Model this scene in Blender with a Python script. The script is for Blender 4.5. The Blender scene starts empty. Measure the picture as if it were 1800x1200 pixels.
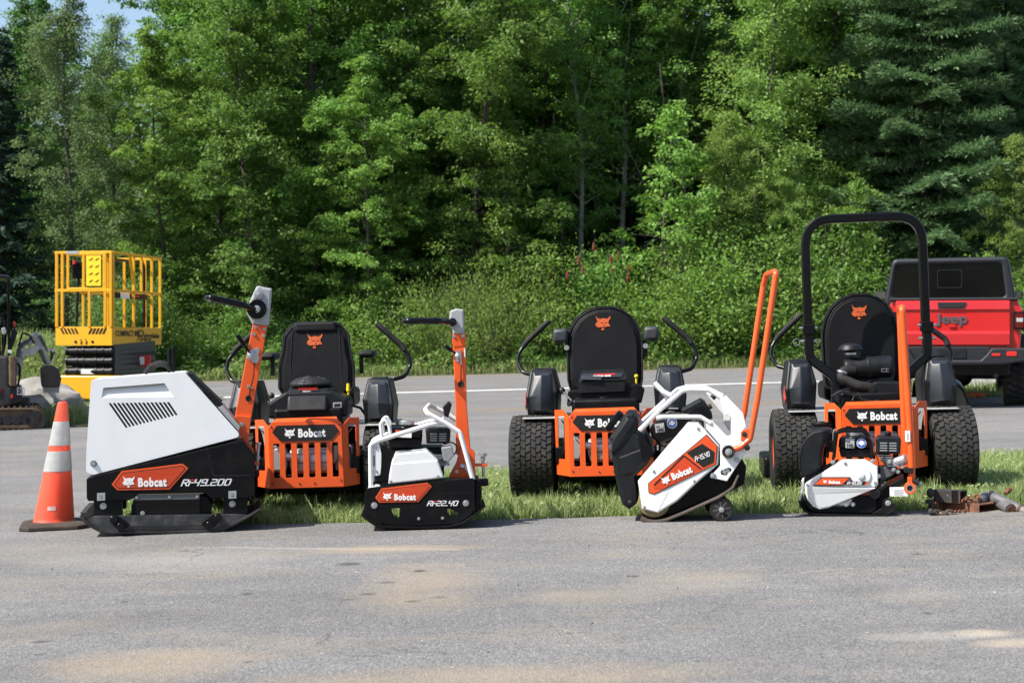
import bpy, bmesh, math, random
import numpy as np
from mathutils import Vector, Matrix, Euler
random.seed(7)
R = math.radians
scene = bpy.context.scene
COL = scene.collection

# ---------------------------------------------------------------- camera, world, sun, exposure
F, YH, CX, CH = 2900.0, 592.0, 900.0, 1.0      # focal length in px of the 1800 px photo, eye level row, centre column, eye height
cam_d = bpy.data.cameras.new('camera'); cam = bpy.data.objects.new('camera', cam_d); COL.objects.link(cam)
cam.location = (0, 0, CH); cam.rotation_euler = (R(90), 0, 0)
cam_d.sensor_width = 36; cam_d.lens = F / 1800 * 36; cam_d.shift_y = -(600 - YH) / 1800
cam_d.clip_start = 0.1; cam_d.clip_end = 3000
cam_d.dof.use_dof = True; cam_d.dof.focus_distance = 9.0; cam_d.dof.aperture_fstop = 6.3
scene.camera = cam
SUN_EL, SUN_AZ = R(50), (-0.91, -0.41)          # sun high on the left, a little behind the camera
sd = Vector((SUN_AZ[0] * math.cos(SUN_EL), SUN_AZ[1] * math.cos(SUN_EL), math.sin(SUN_EL)))
w = bpy.data.worlds.new('World'); scene.world = w; w.use_nodes = True
nt = w.node_tree; bg = nt.nodes['Background']
sky = nt.nodes.new('ShaderNodeTexSky'); sky.sky_type = 'NISHITA'; sky.sun_disc = False
sky.sun_elevation = SUN_EL; sky.sun_rotation = math.atan2(sd.x, sd.y); sky.air_density = 1.0; sky.dust_density = 1.6
nt.links.new(sky.outputs[0], bg.inputs[0]); bg.inputs[1].default_value = 0.12
ld = bpy.data.lights.new('sun', 'SUN'); ld.energy = 5.0; ld.angle = R(0.5); ld.color = (1.0, 0.95, 0.87)
sun = bpy.data.objects.new('sun', ld); COL.objects.link(sun)
sun.rotation_euler = sd.to_track_quat('Z', 'Y').to_euler(); sun.location = (-20, -15, 30)
scene.view_settings.view_transform = 'Standard'; scene.view_settings.look = 'None'
scene.view_settings.exposure = 0.72; scene.view_settings.gamma = 1.0
scene.cycles.max_bounces = 6; scene.cycles.diffuse_bounces = 3; scene.cycles.glossy_bounces = 3
scene.cycles.transmission_bounces = 4; scene.cycles.transparent_max_bounces = 6

def gz(x, y=0):                                 # the whole yard tilts gently up to the right
    return 0.025 * max(-16.0, min(16.0, x))

# ---------------------------------------------------------------- materials
MATS = {}
def lin(c): return tuple(((v / 255) / 12.92 if v / 255 <= 0.04045 else ((v / 255 + 0.055) / 1.055) ** 2.4) for v in c)
def mat(name, col, rough=0.5, metal=0.0, var=0.06, vscale=8.0, bump=0.0, bscale=60.0, coat=0.0, dirt=None, dscale=5.0, damt=0.5, spec=0.5):
    if name in MATS: return MATS[name]
    m = bpy.data.materials.new(name); m.use_nodes = True; n = m.node_tree.nodes; l = m.node_tree.links
    b = n['Principled BSDF']; tc = n.new('ShaderNodeTexCoord')
    nz = n.new('ShaderNodeTexNoise'); nz.inputs['Scale'].default_value = vscale; nz.inputs['Detail'].default_value = 5
    l.new(tc.outputs['Object'], nz.inputs['Vector'])
    cr = n.new('ShaderNodeValToRGB'); cr.color_ramp.elements[0].position = 0.3; cr.color_ramp.elements[1].position = 0.7
    lo = tuple(max(0, c * (1 - var)) for c in col); hi = tuple(min(1, c * (1 + var)) for c in col)
    cr.color_ramp.elements[0].color = (*lo, 1); cr.color_ramp.elements[1].color = (*hi, 1)
    l.new(nz.outputs[0], cr.inputs[0]); out = cr.outputs[0]
    if dirt:
        n2 = n.new('ShaderNodeTexNoise'); n2.inputs['Scale'].default_value = dscale; n2.inputs['Detail'].default_value = 8; n2.inputs['Roughness'].default_value = 0.65
        l.new(tc.outputs['Object'], n2.inputs['Vector'])
        r2 = n.new('ShaderNodeValToRGB'); r2.color_ramp.elements[0].position = 0.48; r2.color_ramp.elements[1].position = 0.68
        r2.color_ramp.elements[0].color = (0, 0, 0, 1); r2.color_ramp.elements[1].color = (damt, damt, damt, 1)
        l.new(n2.outputs[0], r2.inputs[0])
        mx = n.new('ShaderNodeMixRGB'); mx.inputs[2].default_value = (*dirt, 1)
        l.new(r2.outputs[0], mx.inputs[0]); l.new(out, mx.inputs[1]); out = mx.outputs[0]
    l.new(out, b.inputs['Base Color'])
    rr = n.new('ShaderNodeMapRange'); rr.inputs['To Min'].default_value = max(0.03, rough - 0.08); rr.inputs['To Max'].default_value = min(1, rough + 0.1)
    n3 = n.new('ShaderNodeTexNoise'); n3.inputs['Scale'].default_value = vscale * 2.3; n3.inputs['Detail'].default_value = 4
    l.new(tc.outputs['Object'], n3.inputs['Vector']); l.new(n3.outputs[0], rr.inputs[0]); l.new(rr.outputs[0], b.inputs['Roughness'])
    b.inputs['Metallic'].default_value = metal; b.inputs['Coat Weight'].default_value = coat; b.inputs['Coat Roughness'].default_value = 0.08
    b.inputs['Specular IOR Level'].default_value = spec
    if bump:
        nb = n.new('ShaderNodeTexNoise'); nb.inputs['Scale'].default_value = bscale; nb.inputs['Detail'].default_value = 3
        l.new(tc.outputs['Object'], nb.inputs['Vector'])
        bp = n.new('ShaderNodeBump'); bp.inputs['Strength'].default_value = bump; bp.inputs['Distance'].default_value = 0.01
        l.new(nb.outputs[0], bp.inputs['Height']); l.new(bp.outputs[0], b.inputs['Normal'])
    MATS[name] = m; return m

DUST = (0.30, 0.26, 0.20)
M_white = mat('white_paint', (0.74, 0.75, 0.75), 0.35, coat=0.15, var=0.02, dirt=(0.55, 0.53, 0.48), dscale=3.5, damt=0.28)
M_black = mat('black_paint', (0.005, 0.005, 0.006), 0.38, var=0.3, dirt=(0.022, 0.021, 0.019), dscale=7, damt=0.35, bump=0.03, bscale=200, spec=0.16)
M_plastic = mat('black_plastic', (0.009, 0.010, 0.012), 0.40, var=0.25, dirt=(0.040, 0.038, 0.036), dscale=9, damt=0.25, bump=0.12, bscale=400, spec=0.27)
M_gloss = mat('gloss_black', (0.004, 0.004, 0.005), 0.22, var=0.2, spec=0.28)
M_seat = mat('seat_vinyl', (0.0045, 0.0045, 0.005), 0.5, var=0.2, bump=0.15, bscale=300, dirt=(0.016, 0.016, 0.016), dscale=6, damt=0.2, spec=0.22)
M_orange = mat('orange_paint', (0.80, 0.098, 0.012), 0.38, coat=0.2, var=0.05, dirt=(0.45, 0.11, 0.04), dscale=6, damt=0.35)
M_orange_d = mat('orange_print', (0.72, 0.085, 0.018), 0.30, var=0.04)
M_gray = mat('cast_gray', (0.36, 0.37, 0.37), 0.45, var=0.08, bump=0.06, bscale=150)
M_steel = mat('zinc_steel', (0.55, 0.56, 0.57), 0.32, metal=0.9, var=0.1)
M_alu = mat('cast_aluminium', (0.42, 0.43, 0.44), 0.42, metal=0.7, var=0.2, bump=0.1)
M_dsteel = mat('worn_plate_steel', (0.022, 0.022, 0.024), 0.45, metal=0.2, var=0.35, dirt=(0.08, 0.07, 0.06), dscale=12, damt=0.5)
M_rubber = mat('rubber', (0.010, 0.010, 0.010), 0.7, var=0.3, bump=0.2, bscale=80, dirt=(0.06, 0.054, 0.045), dscale=8, damt=0.4, spec=0.3)
M_tread = mat('tread_rubber', (0.022, 0.022, 0.022), 0.8, var=0.3, bump=0.25, bscale=90, dirt=(0.085, 0.075, 0.06), dscale=10, damt=0.5, spec=0.3)
M_dark = mat('deep_black', (0.006, 0.006, 0.006), 0.7, var=0.2)
M_wprint = mat('white_print', (0.85, 0.85, 0.84), 0.35, var=0.01)
M_kprint = mat('black_print', (0.012, 0.012, 0.012), 0.35, var=0.1)
M_rprint = mat('red_print', (0.62, 0.03, 0.02), 0.35, var=0.03)
M_bprint = mat('blue_print', (0.02, 0.10, 0.42), 0.35, var=0.03)
M_cat = mat('orange_stitch', (0.50, 0.085, 0.015), 0.6, var=0.15, vscale=60)
M_gold = mat('gold_edge', (0.24, 0.19, 0.09), 0.4, var=0.15)
M_rust = mat('rusty_steel', (0.19, 0.075, 0.035), 0.8, var=0.35, vscale=20, bump=0.4, bscale=90, dirt=(0.06, 0.035, 0.025), dscale=14, damt=0.8)
M_yellow = mat('yellow_paint', (0.82, 0.41, 0.012), 0.35, coat=0.2, var=0.04, dirt=(0.45, 0.25, 0.05), dscale=4, damt=0.3)
M_lemon = mat('lemon_panel', (0.80, 0.60, 0.02), 0.4, var=0.04)
M_red = mat('red_car_paint', (0.52, 0.012, 0.014), 0.22, coat=0.8, var=0.02)
M_cone = mat('cone_orange', (0.85, 0.075, 0.03), 0.5, var=0.05, bump=0.04, bscale=50, dirt=(0.55, 0.10, 0.06), dscale=9, damt=0.6)
M_refl = mat('reflective_sleeve', (0.34, 0.345, 0.34), 0.5, var=0.12, vscale=20, dirt=(0.33, 0.30, 0.27), dscale=14, damt=0.5)
M_hardtop = mat('hardtop', (0.010, 0.012, 0.016), 0.45, var=0.12, bump=0.1, bscale=200)
M_glass = mat('tinted_glass', (0.002, 0.0025, 0.003), 0.04, var=0.0, spec=0.35)
M_beige = mat('excavator_gray', (0.50, 0.48, 0.44), 0.5, var=0.1, dirt=(0.20, 0.14, 0.08), dscale=3, damt=0.6)
M_brown = mat('muddy_panel', (0.11, 0.070, 0.042), 0.7, var=0.25, dirt=(0.20, 0.14, 0.09), dscale=5, damt=0.6)
M_stone = mat('granite', (0.30, 0.29, 0.27), 0.85, var=0.25, vscale=3, bump=0.6, bscale=9, dirt=(0.16, 0.15, 0.13), dscale=4, damt=0.8)
M_lens = mat('red_lens', (0.10, 0.003, 0.003), 0.15, var=0.05)
M_yline = M_lemon

# ---------------------------------------------------------------- object helpers
OFF = [Vector((0, 0, 0))]
def root(name, label, cat, loc=(0, 0, 0), group=None, rot=(0, 0, 0)):
    o = bpy.data.objects.new(name, None); COL.objects.link(o); o.location = loc; o.rotation_euler = rot
    o.empty_display_size = 0.1
    o['label'] = label; o['category'] = cat
    if group: o['group'] = group
    OFF[0] = Vector((0, 0, 0)); return o
def wroot(name, label, cat, loc, yaw=0.0, group=None):    # thing whose parts are given in world coordinates, then turned by yaw about loc
    o = root(name, label, cat, loc, group, (0, 0, yaw)); OFF[0] = Vector(loc); return o
def tag(o, label, cat, group=None):
    o['label'] = label; o['category'] = cat
    if group: o['group'] = group
    return o
def kind(o, k): o['kind'] = k; return o

def fillet(pts, r, n=4, closed=True):
    P = [Vector(p) for p in pts]; out = []; N = len(P)
    for i, p in enumerate(P):
        if not closed and i in (0, N - 1): out.append(p); continue
        ri = r[i] if isinstance(r, (list, tuple)) else r
        a, b = P[i - 1] - p, P[(i + 1) % N] - p
        la, lb = a.length, b.length
        if la < 1e-6 or lb < 1e-6 or ri <= 0: out.append(p); continue
        ang = a.angle(b)
        if ang > 3.05: out.append(p); continue
        d = min(ri / math.tan(ang / 2), la * 0.45, lb * 0.45); a.normalize(); b.normalize()
        p0, p2 = p + a * d, p + b * d
        for k in range(n + 1):
            t = k / n; out.append(p0 * (1 - t) ** 2 + p * 2 * t * (1 - t) + p2 * t * t)
    return out

class MB:
    def __init__(s): s.bm = bmesh.new()
    def quadloft(s, rings, closed=True, cap=True):
        vs = [[s.bm.verts.new(p) for p in r] for r in rings]
        n = len(vs[0])
        for a, b in zip(vs, vs[1:]):
            for i in range(n if closed else n - 1):
                j = (i + 1) % n
                try: s.bm.faces.new((a[i], a[j], b[j], b[i]))
                except ValueError: pass
        if cap and closed:
            s.bm.faces.new(vs[0][::-1]); s.bm.faces.new(vs[-1])
        return s
    def box(s, x0, x1, y0, y1, z0, z1, M=None):
        ps = [Vector(p) for p in ((x0, y0, z0), (x1, y0, z0), (x1, y1, z0), (x0, y1, z0), (x0, y0, z1), (x1, y0, z1), (x1, y1, z1), (x0, y1, z1))]
        if M: ps = [M @ p for p in ps]
        v = [s.bm.verts.new(p) for p in ps]
        for f in ((3, 2, 1, 0), (4, 5, 6, 7), (0, 1, 5, 4), (1, 2, 6, 5), (2, 3, 7, 6), (3, 0, 4, 7)): s.bm.faces.new([v[i] for i in f])
        return s
    def hull8(s, lo, hi):                        # lo, hi: four points each (same winding)
        return s.quadloft([[Vector(p) for p in lo], [Vector(p) for p in hi]])
    def cyl(s, p0, p1, r, r2=None, seg=20):
        p0, p1 = Vector(p0), Vector(p1); r2 = r if r2 is None else r2
        d = (p1 - p0).normalized(); u = d.orthogonal().normalized(); v = d.cross(u)
        return s.quadloft([[p + u * math.cos(2 * math.pi * i / seg) * q + v * math.sin(2 * math.pi * i / seg) * q for i in range(seg)] for p, q in ((p0, r), (p1, r2))])
    def lathe(s, prof, c, ax=(0, 0, 1), seg=28, cap=True):   # prof: (radius, distance along axis)
        c, d = Vector(c), Vector(ax).normalized(); u = d.orthogonal().normalized(); v = d.cross(u)
        return s.quadloft([[c + d * h + (u * math.cos(2 * math.pi * i / seg) + v * math.sin(2 * math.pi * i / seg)) * max(r, 1e-4) for i in range(seg)] for r, h in prof], cap=cap)
    def tube(s, path, r, seg=10, closed=False, sq=False, rr=None):
        P = [Vector(p) for p in path]; N = len(P); rings = []
        u = None
        for i in range(N):
            if closed: t = (P[(i + 1) % N] - P[i - 1]).normalized()
            else: t = (P[min(i + 1, N - 1)] - P[max(i - 1, 0)]).normalized()
            if u is None: u = t.cross(Vector((0, 1, 0))) if abs(t.y) < 0.9 else t.cross(Vector((0, 0, 1)))
            u = (u - t * u.dot(t)).normalized(); v = t.cross(u)
            q = rr[i] if rr else r
            if sq: rings.append([P[i] + u * a * q + v * b * q for a, b in ((1, .75), (.75, 1), (-.75, 1), (-1, .75), (-1, -.75), (-.75, -1), (.75, -1), (1, -.75))])
            else: rings.append([P[i] + (u * math.cos(2 * math.pi * k / seg) + v * math.sin(2 * math.pi * k / seg)) * q for k in range(seg)])
        if closed: rings.append(rings[0]); return s.quadloft(rings, cap=False)
        return s.quadloft(rings)
    def sphere(s, c, rx, ry=None, rz=None, u=16, v=10, M=None):
        T = Matrix.Translation(c) @ (M or Matrix()) @ Matrix.Diagonal((rx, ry or rx, rz or rx, 1))
        bmesh.ops.create_uvsphere(s.bm, u_segments=u, v_segments=v, radius=1, matrix=T); return s
    def mesh(s, me, M=None):
        if M: me.transform(M)
        s.bm.from_mesh(me); bpy.data.meshes.remove(me); return s
    def plate(s, outer, y0, y1, holes=(), bev=0.0, M=None):  # outline in (x, z), thickness along y
        s.flat = True; cu = bpy.data.curves.new('t', 'CURVE'); cu.dimensions = '2D'; cu.fill_mode = 'BOTH'
        for poly in [outer] + list(holes):
            sp = cu.splines.new('POLY'); sp.points.add(len(poly) - 1)
            for q, p in zip(sp.points, poly): q.co = (p[0], p[1], 0, 1)
            sp.use_cyclic_u = True
        d = abs(y1 - y0); bev = min(bev, d * 0.45)
        cu.extrude = d / 2 - bev; cu.bevel_depth = bev; cu.bevel_resolution = 1; cu.offset = -bev
        ob = bpy.data.objects.new('t', cu); me = bpy.data.meshes.new_from_object(ob)
        bpy.data.objects.remove(ob); bpy.data.curves.remove(cu)
        T = Matrix.Translation((0, (y0 + y1) / 2, 0)) @ Matrix.Rotation(math.pi / 2, 4, 'X'); T = (M @ T) if M else T
        b2 = bmesh.new(); b2.from_mesh(me); bpy.data.meshes.remove(me); bmesh.ops.remove_doubles(b2, verts=b2.verts, dist=1e-6)
        for f in b2.faces:                       # front and back fills face outwards
            if abs(f.normal.z) > .99:
                if (f.calc_center_median().z > 0) != (f.normal.z > 0): f.normal_flip()
        bad = sum(1 if any(abs(g.normal.z) > .99 and e.link_loops[0].vert == e.link_loops[1].vert for g in e.link_faces) else 0 for e in b2.edges if len(e.link_faces) == 2 and (abs(e.link_faces[0].normal.z) > .99) != (abs(e.link_faces[1].normal.z) > .99))
        good = sum(1 for e in b2.edges if len(e.link_faces) == 2 and (abs(e.link_faces[0].normal.z) > .99) != (abs(e.link_faces[1].normal.z) > .99)) - bad
        if bad > good:
            for f in b2.faces:
                if abs(f.normal.z) <= .99: f.normal_flip()
        me = bpy.data.meshes.new('t'); b2.to_mesh(me); b2.free(); me.transform(T)
        n0 = len(s.bm.faces); s.bm.from_mesh(me); bpy.data.meshes.remove(me)
        L = s.bm.faces.layers.int.get('pl') or s.bm.faces.layers.int.new('pl'); s.bm.faces.ensure_lookup_table()
        for f in s.bm.faces[n0:]: f[L] = 1
        return s
    def sheet_with_holes(s, outer, y0, y1, holes):   # many holes: tessellated directly
        from mathutils.geometry import tessellate_polygon
        P = [[Vector((p[0], 0, p[1])) for p in poly] for poly in [outer] + list(holes)]; tr = tessellate_polygon(P); fl = [p for q in P for p in q]
        A = [s.bm.verts.new((p.x, y0, p.z)) for p in fl]; B = [s.bm.verts.new((p.x, y1, p.z)) for p in fl]
        for a, b, c in tr: s.bm.faces.new((A[a], A[b], A[c])); s.bm.faces.new((B[c], B[b], B[a]))
        k = 0
        for q in P:
            n = len(q)
            for i in range(n): j = (i + 1) % n; s.bm.faces.new((A[k + i], A[k + j], B[k + j], B[k + i]))
            k += n
        return s
    def text(s, body, size, M, bold=0.0, sx=1.0, shear=0.0, ext=0.0015, spacing=1.0):
        cu = bpy.data.curves.new('t', 'FONT'); cu.body = body; cu.size = size; cu.offset = bold; cu.shear = shear; cu.extrude = ext
        cu.space_character = spacing; cu.resolution_u = 3
        ob = bpy.data.objects.new('t', cu); me = bpy.data.meshes.new_from_object(ob)
        bpy.data.objects.remove(ob); bpy.data.curves.remove(cu)
        return s.mesh(me, M @ Matrix.Rotation(math.pi / 2, 4, 'X') @ Matrix.Diagonal((sx, 1, 1, 1)))

PLURAL = {'bolts': 'bolt', 'cover_bolts': 'cover_bolt', 'housing_bolts': 'housing_bolt', 'gusset_bolts': 'gusset_bolt', 'frame_bolts': 'frame_bolt', 'guard_bolts': 'guard_bolt', 'choke_bolts': 'choke_bolt', 'seed_heads': 'seed_head',
          'hose_clamp': 'hose_clamp', 'hoses': 'hose', 'pivot_pins': 'pivot_pin', 'intake_pipes': 'intake_pipe', 'bucket_teeth': 'bucket_tooth', 'hinge_pins': 'hinge_pin', 'tank_bolt': 'tank_bolt', 'slot_bolt': 'slot_bolt', 'canopy_post': 'canopy_post', 'track_rollers': 'track_roller'}
def split_mb(mb, dist):                         # loose pieces of one mesh, pieces closer than dist kept together
    bm = mb.bm; bm.verts.ensure_lookup_table(); seen = {}; isl = []
    for v in bm.verts:
        if v.index in seen: continue
        st_ = [v]; grp = []; seen[v.index] = 1
        while st_:
            a = st_.pop(); grp.append(a)
            for e in a.link_edges:
                b = e.other_vert(a)
                if b.index not in seen: seen[b.index] = 1; st_.append(b)
        isl.append(grp)
    cl = []
    for g in isl:
        c = sum((v.co for v in g), Vector()) / len(g)
        for q in cl:
            if (q[0] - c).length < dist: q[1].extend(g); break
        else: cl.append([c, list(g)])
    out = []
    for c, g in cl:
        keep = set(v.index for v in g); b2 = bm.copy(); b2.verts.ensure_lookup_table()
        bmesh.ops.delete(b2, geom=[v for v in b2.verts if v.index not in keep], context='VERTS'); n = MB(); n.bm.free(); n.bm = b2; out.append(n)
    bm.free(); return out
def mk(name, mb, m, parent=None, bevel=0.0, smooth=40, sub=0, seg=2):
    if name in PLURAL:
        mb.bm.verts.index_update(); bmesh.ops.remove_doubles(mb.bm, verts=mb.bm.verts, dist=1e-6); mb.bm.verts.index_update()
        return [mk_one(PLURAL[name], q, m, parent, bevel, smooth, sub, seg) for q in split_mb(mb, 0.02)][0]
    return mk_one(name, mb, m, parent, bevel, smooth, sub, seg)
def mk_one(name, mb, m, parent=None, bevel=0.0, smooth=35, sub=0, seg=2):
    bm = mb.bm
    bmesh.ops.remove_doubles(bm, verts=bm.verts, dist=1e-6)
    L = bm.faces.layers.int.get('pl')
    bmesh.ops.recalc_face_normals(bm, faces=[f for f in bm.faces if not L or f[L] == 0])
    me = bpy.data.meshes.new(name)
    if OFF[0].length: bmesh.ops.translate(bm, verts=bm.verts, vec=-OFF[0])
    bm.to_mesh(me); bm.free(); me.materials.append(m)
    if smooth:
        me.shade_smooth(); me.set_sharp_from_angle(angle=R(smooth))
        if getattr(mb, 'flat', False):           # keep the big faces of cut plates flat right up to their rounded edge
            b3 = bmesh.new(); b3.from_mesh(me)
            for e in b3.edges:
                if len(e.link_faces) == 2:
                    f1, f2 = e.link_faces
                    if f1.normal.angle(f2.normal, 0) > R(8) and (abs(f1.normal.y) > .99 or abs(f2.normal.y) > .99): e.smooth = False
            b3.to_mesh(me); b3.free()
    o = bpy.data.objects.new(name, me); COL.objects.link(o)
    if parent: o.parent = parent
    else: o.location = OFF[0].copy()
    if bevel:
        b = o.modifiers.new('bevel', 'BEVEL'); b.width = bevel; b.segments = seg; b.limit_method = 'ANGLE'; b.angle_limit = R(30); b.harden_normals = False
    if smooth: q = o.modifiers.new('wn', 'WEIGHTED_NORMAL'); q.keep_sharp = True; q.weight = 80
    if sub:
        q = o.modifiers.new('sub', 'SUBSURF'); q.levels = sub; q.render_levels = sub
    return o
def npmesh(name, verts, faces_n, m, parent=None, attr=None, loc=None):
    """verts (N,3) array, consecutive groups of faces_n vertices form the faces; attr: one value per face"""
    n = len(verts) // faces_n; me = bpy.data.meshes.new(name)
    me.vertices.add(len(verts)); me.vertices.foreach_set('co', np.asarray(verts, np.float32).ravel())
    me.loops.add(n * faces_n); me.loops.foreach_set('vertex_index', np.arange(n * faces_n, dtype=np.int32))
    me.polygons.add(n); me.polygons.foreach_set('loop_start', np.arange(0, n * faces_n, faces_n, dtype=np.int32))
    me.polygons.foreach_set('loop_total', np.full(n, faces_n, np.int32))
    if attr is not None:
        a = me.attributes.new('tint', 'FLOAT', 'FACE'); a.data.foreach_set('value', np.asarray(attr, np.float32))
    me.update(calc_edges=True); me.materials.append(m)
    o = bpy.data.objects.new(name, me); COL.objects.link(o)
    if parent: o.parent = parent
    if loc is not None: o.location = loc
    return o

def wp(px, py, Y): return Vector(((px - CX) / F * Y, Y, CH - (py - YH) / F * Y))
class PX:
    """pixel outline of a side view at distance Y -> metres; ox, oy, k: corner and zoom of the crop it was read from"""
    def __init__(s, Y, ox=0, oy=0, k=1.0): s.Y, s.ox, s.oy, s.k = Y, ox, oy, k
    def q(s, x, y, Y=None):
        Y = Y or s.Y; v = wp(s.ox + x / s.k, s.oy + y / s.k, Y); return (v.x, v.z)
    def p(s, x, y, dy=0.0):                     # 3-D point dy behind the plane, same real x, z
        a = s.q(x, y); return Vector((a[0], s.Y + dy, a[1]))
    def poly(s, pts, r=0, n=4):
        P = [s.q(*p) for p in pts]
        return [tuple(v) for v in fillet(P, r, n)] if r else P
    def m(s, d): return d / s.k / F * s.Y
    def bolts(s, mb, pts, r=0.008, dy=0.0, h=0.006):
        for x, y in pts:
            a = s.p(x, y, dy); mb.cyl(a, a + Vector((0, -h * 0.4, 0)), r * 1.35, seg=14); mb.cyl(a + Vector((0, -h * 0.4, 0)), a + Vector((0, -h, 0)), r, r * 0.85, seg=6)
        return mb

# ---------------------------------------------------------------- lettering and marks
CAT = [(150, 275), (168, 306), (198, 318), (235, 308), (272, 317), (296, 303), (315, 284), (311, 316), (293, 343), (289, 362), (301, 384), (312, 402),
       (292, 404), (274, 399), (262, 413), (250, 405), (243, 398), (238, 416), (226, 404), (212, 412), (196, 407), (182, 416), (172, 405), (156, 410), (163, 398), (147, 392),
       (146, 375), (160, 352), (172, 344), (160, 322)]
CAT_H = [[(197, 352), (218, 358), (236, 358), (230, 366), (212, 366)], [(249, 364), (262, 360), (281, 351), (277, 361), (260, 369)], [(236, 378), (250, 378), (246, 392), (240, 392)]]
CAT_C = [(213, 420), (236, 420), (243, 429), (240, 443), (213, 443), (208, 431)]
def cat_logo(mb, M, h):                          # head with pointed ears, centre at M origin, height h
    k = h / 170.0; f = lambda P: [((x - 231) * k, -(y - 359) * k) for x, y in P]
    mb.plate(f(CAT), -0.001, 0.001, [f(p) for p in CAT_H], M=M); mb.plate(f(CAT_C), -0.001, 0.001, M=M)
# model numbers: slanted angular strokes on a 4 x 6 grid
GL = {'R': [[(0, 0), (0, 6), (3.4, 6), (3.4, 3.4), (1, 3)], [(1.6, 3), (3.5, 0)]], 'I': [[(0, 0), (0, 6)]], 'F': [[(0, 0), (0, 6), (3.4, 6)], [(0.9, 3.1), (2.8, 3.1)]],
      'P': [[(0, 0), (0, 4.4)], [(1.2, 3.0), (2.6, 3.0)]], '4': [[(0.2, 6), (0, 3), (3.2, 3)], [(3.5, 6), (2.9, 0)]], '9': [[(3.4, 3), (0.2, 3), (0.2, 6), (3.4, 6), (3.4, 0), (0.2, 0)]],
      '.': [[(0, 0), (0.9, 0)]], '2': [[(0.2, 6), (3.4, 6), (3.4, 3.1), (0.2, 3.1), (0.2, 0), (3.4, 0)]], '0': [[(0.2, 0), (0.2, 6), (3.4, 6), (3.4, 0), (0.2, 0)]],
      'D': [[(0.2, 0), (0.2, 6), (3.0, 6), (3.5, 5.2), (3.5, 0.8), (3.0, 0), (0.2, 0)]], '1': [[(0.2, 6), (1.4, 6), (1.4, 0)]], '5': [[(3.4, 6), (0.2, 6), (0.2, 3.2), (3.4, 3.2), (3.4, 0), (0.2, 0)]],
      '3': [[(0.2, 6), (3.4, 6), (3.4, 0), (0.2, 0)], [(1.0, 3.1), (3.2, 3.1)]], '-': [[(0, 3.0), (1.0, 3.0)]]}
ADV = {'I': 1.6, '.': 1.9, '1': 3.0, '-': 1.8, 'P': 3.4, 'F': 3.9}
def model_no(txt, M, h, sw=0.95, red='P'):
    a, b = MB(), MB(); k = h / 7.0; x = 0
    def stroke(mb, P):
        for p, q in zip(P, P[1:]):
            p, q = Vector(p), Vector(q); d = (q - p)
            if d.length < 1e-6: continue
            d.normalize(); n = Vector((-d.y, d.x)) * sw / 2; e = d * sw / 2
            pts = [p - e + n, q + e + n, q + e - n, p - e - n]
            mb.plate([((c.x + 0.28 * (c.y)) * k, c.y * k) for c in pts], -0.0008, 0.0008, M=M)
    for ch in txt:
        for P in GL[ch]: stroke(a, [(c[0] + x, c[1] + 0.5) for c in P])
        if ch in 'P': stroke(b, [(x + 0.0, 6.4), (x + 2.7, 6.4), (x + 2.7, 5.0)])
        x += ADV.get(ch, 4.7)
    return a, b
# ---------------------------------------------------------------- ground
def nodes(name):
    m = bpy.data.materials.new(name); m.use_nodes = True; return m, m.node_tree.nodes, m.node_tree.links, m.node_tree.nodes['Principled BSDF']
def noise(n, l, vec, scale, detail=5, rough=0.55):
    z = n.new('ShaderNodeTexNoise'); z.inputs['Scale'].default_value = scale; z.inputs['Detail'].default_value = detail; z.inputs['Roughness'].default_value = rough
    l.new(vec, z.inputs['Vector']); return z.outputs[0]
def ramp(n, l, src, p0, p1, c0=(0, 0, 0), c1=(1, 1, 1)):
    r = n.new('ShaderNodeValToRGB'); r.color_ramp.elements[0].position = p0; r.color_ramp.elements[1].position = p1
    r.color_ramp.elements[0].color = (*c0, 1); r.color_ramp.elements[1].color = (*c1, 1); l.new(src, r.inputs[0]); return r.outputs[0]
def mix(n, l, fac, a, b, mode='MIX'):
    x = n.new('ShaderNodeMixRGB'); x.blend_type = mode
    for i, v in enumerate((fac, a, b)):
        if isinstance(v, bpy.types.NodeSocket): l.new(v, x.inputs[i])
        elif isinstance(v, (int, float)): x.inputs[i].default_value = v if i == 0 else (v, v, v, 1)
        else: x.inputs[i].default_value = (*v, 1)
    return x.outputs[0]
def mth(n, l, op, a, b=None):
    x = n.new('ShaderNodeMath'); x.operation = op
    for i, v in enumerate((a, b)):
        if v is None: continue
        if isinstance(v, bpy.types.NodeSocket): l.new(v, x.inputs[i])
        else: x.inputs[i].default_value = v
    return x.outputs[0]
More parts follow.
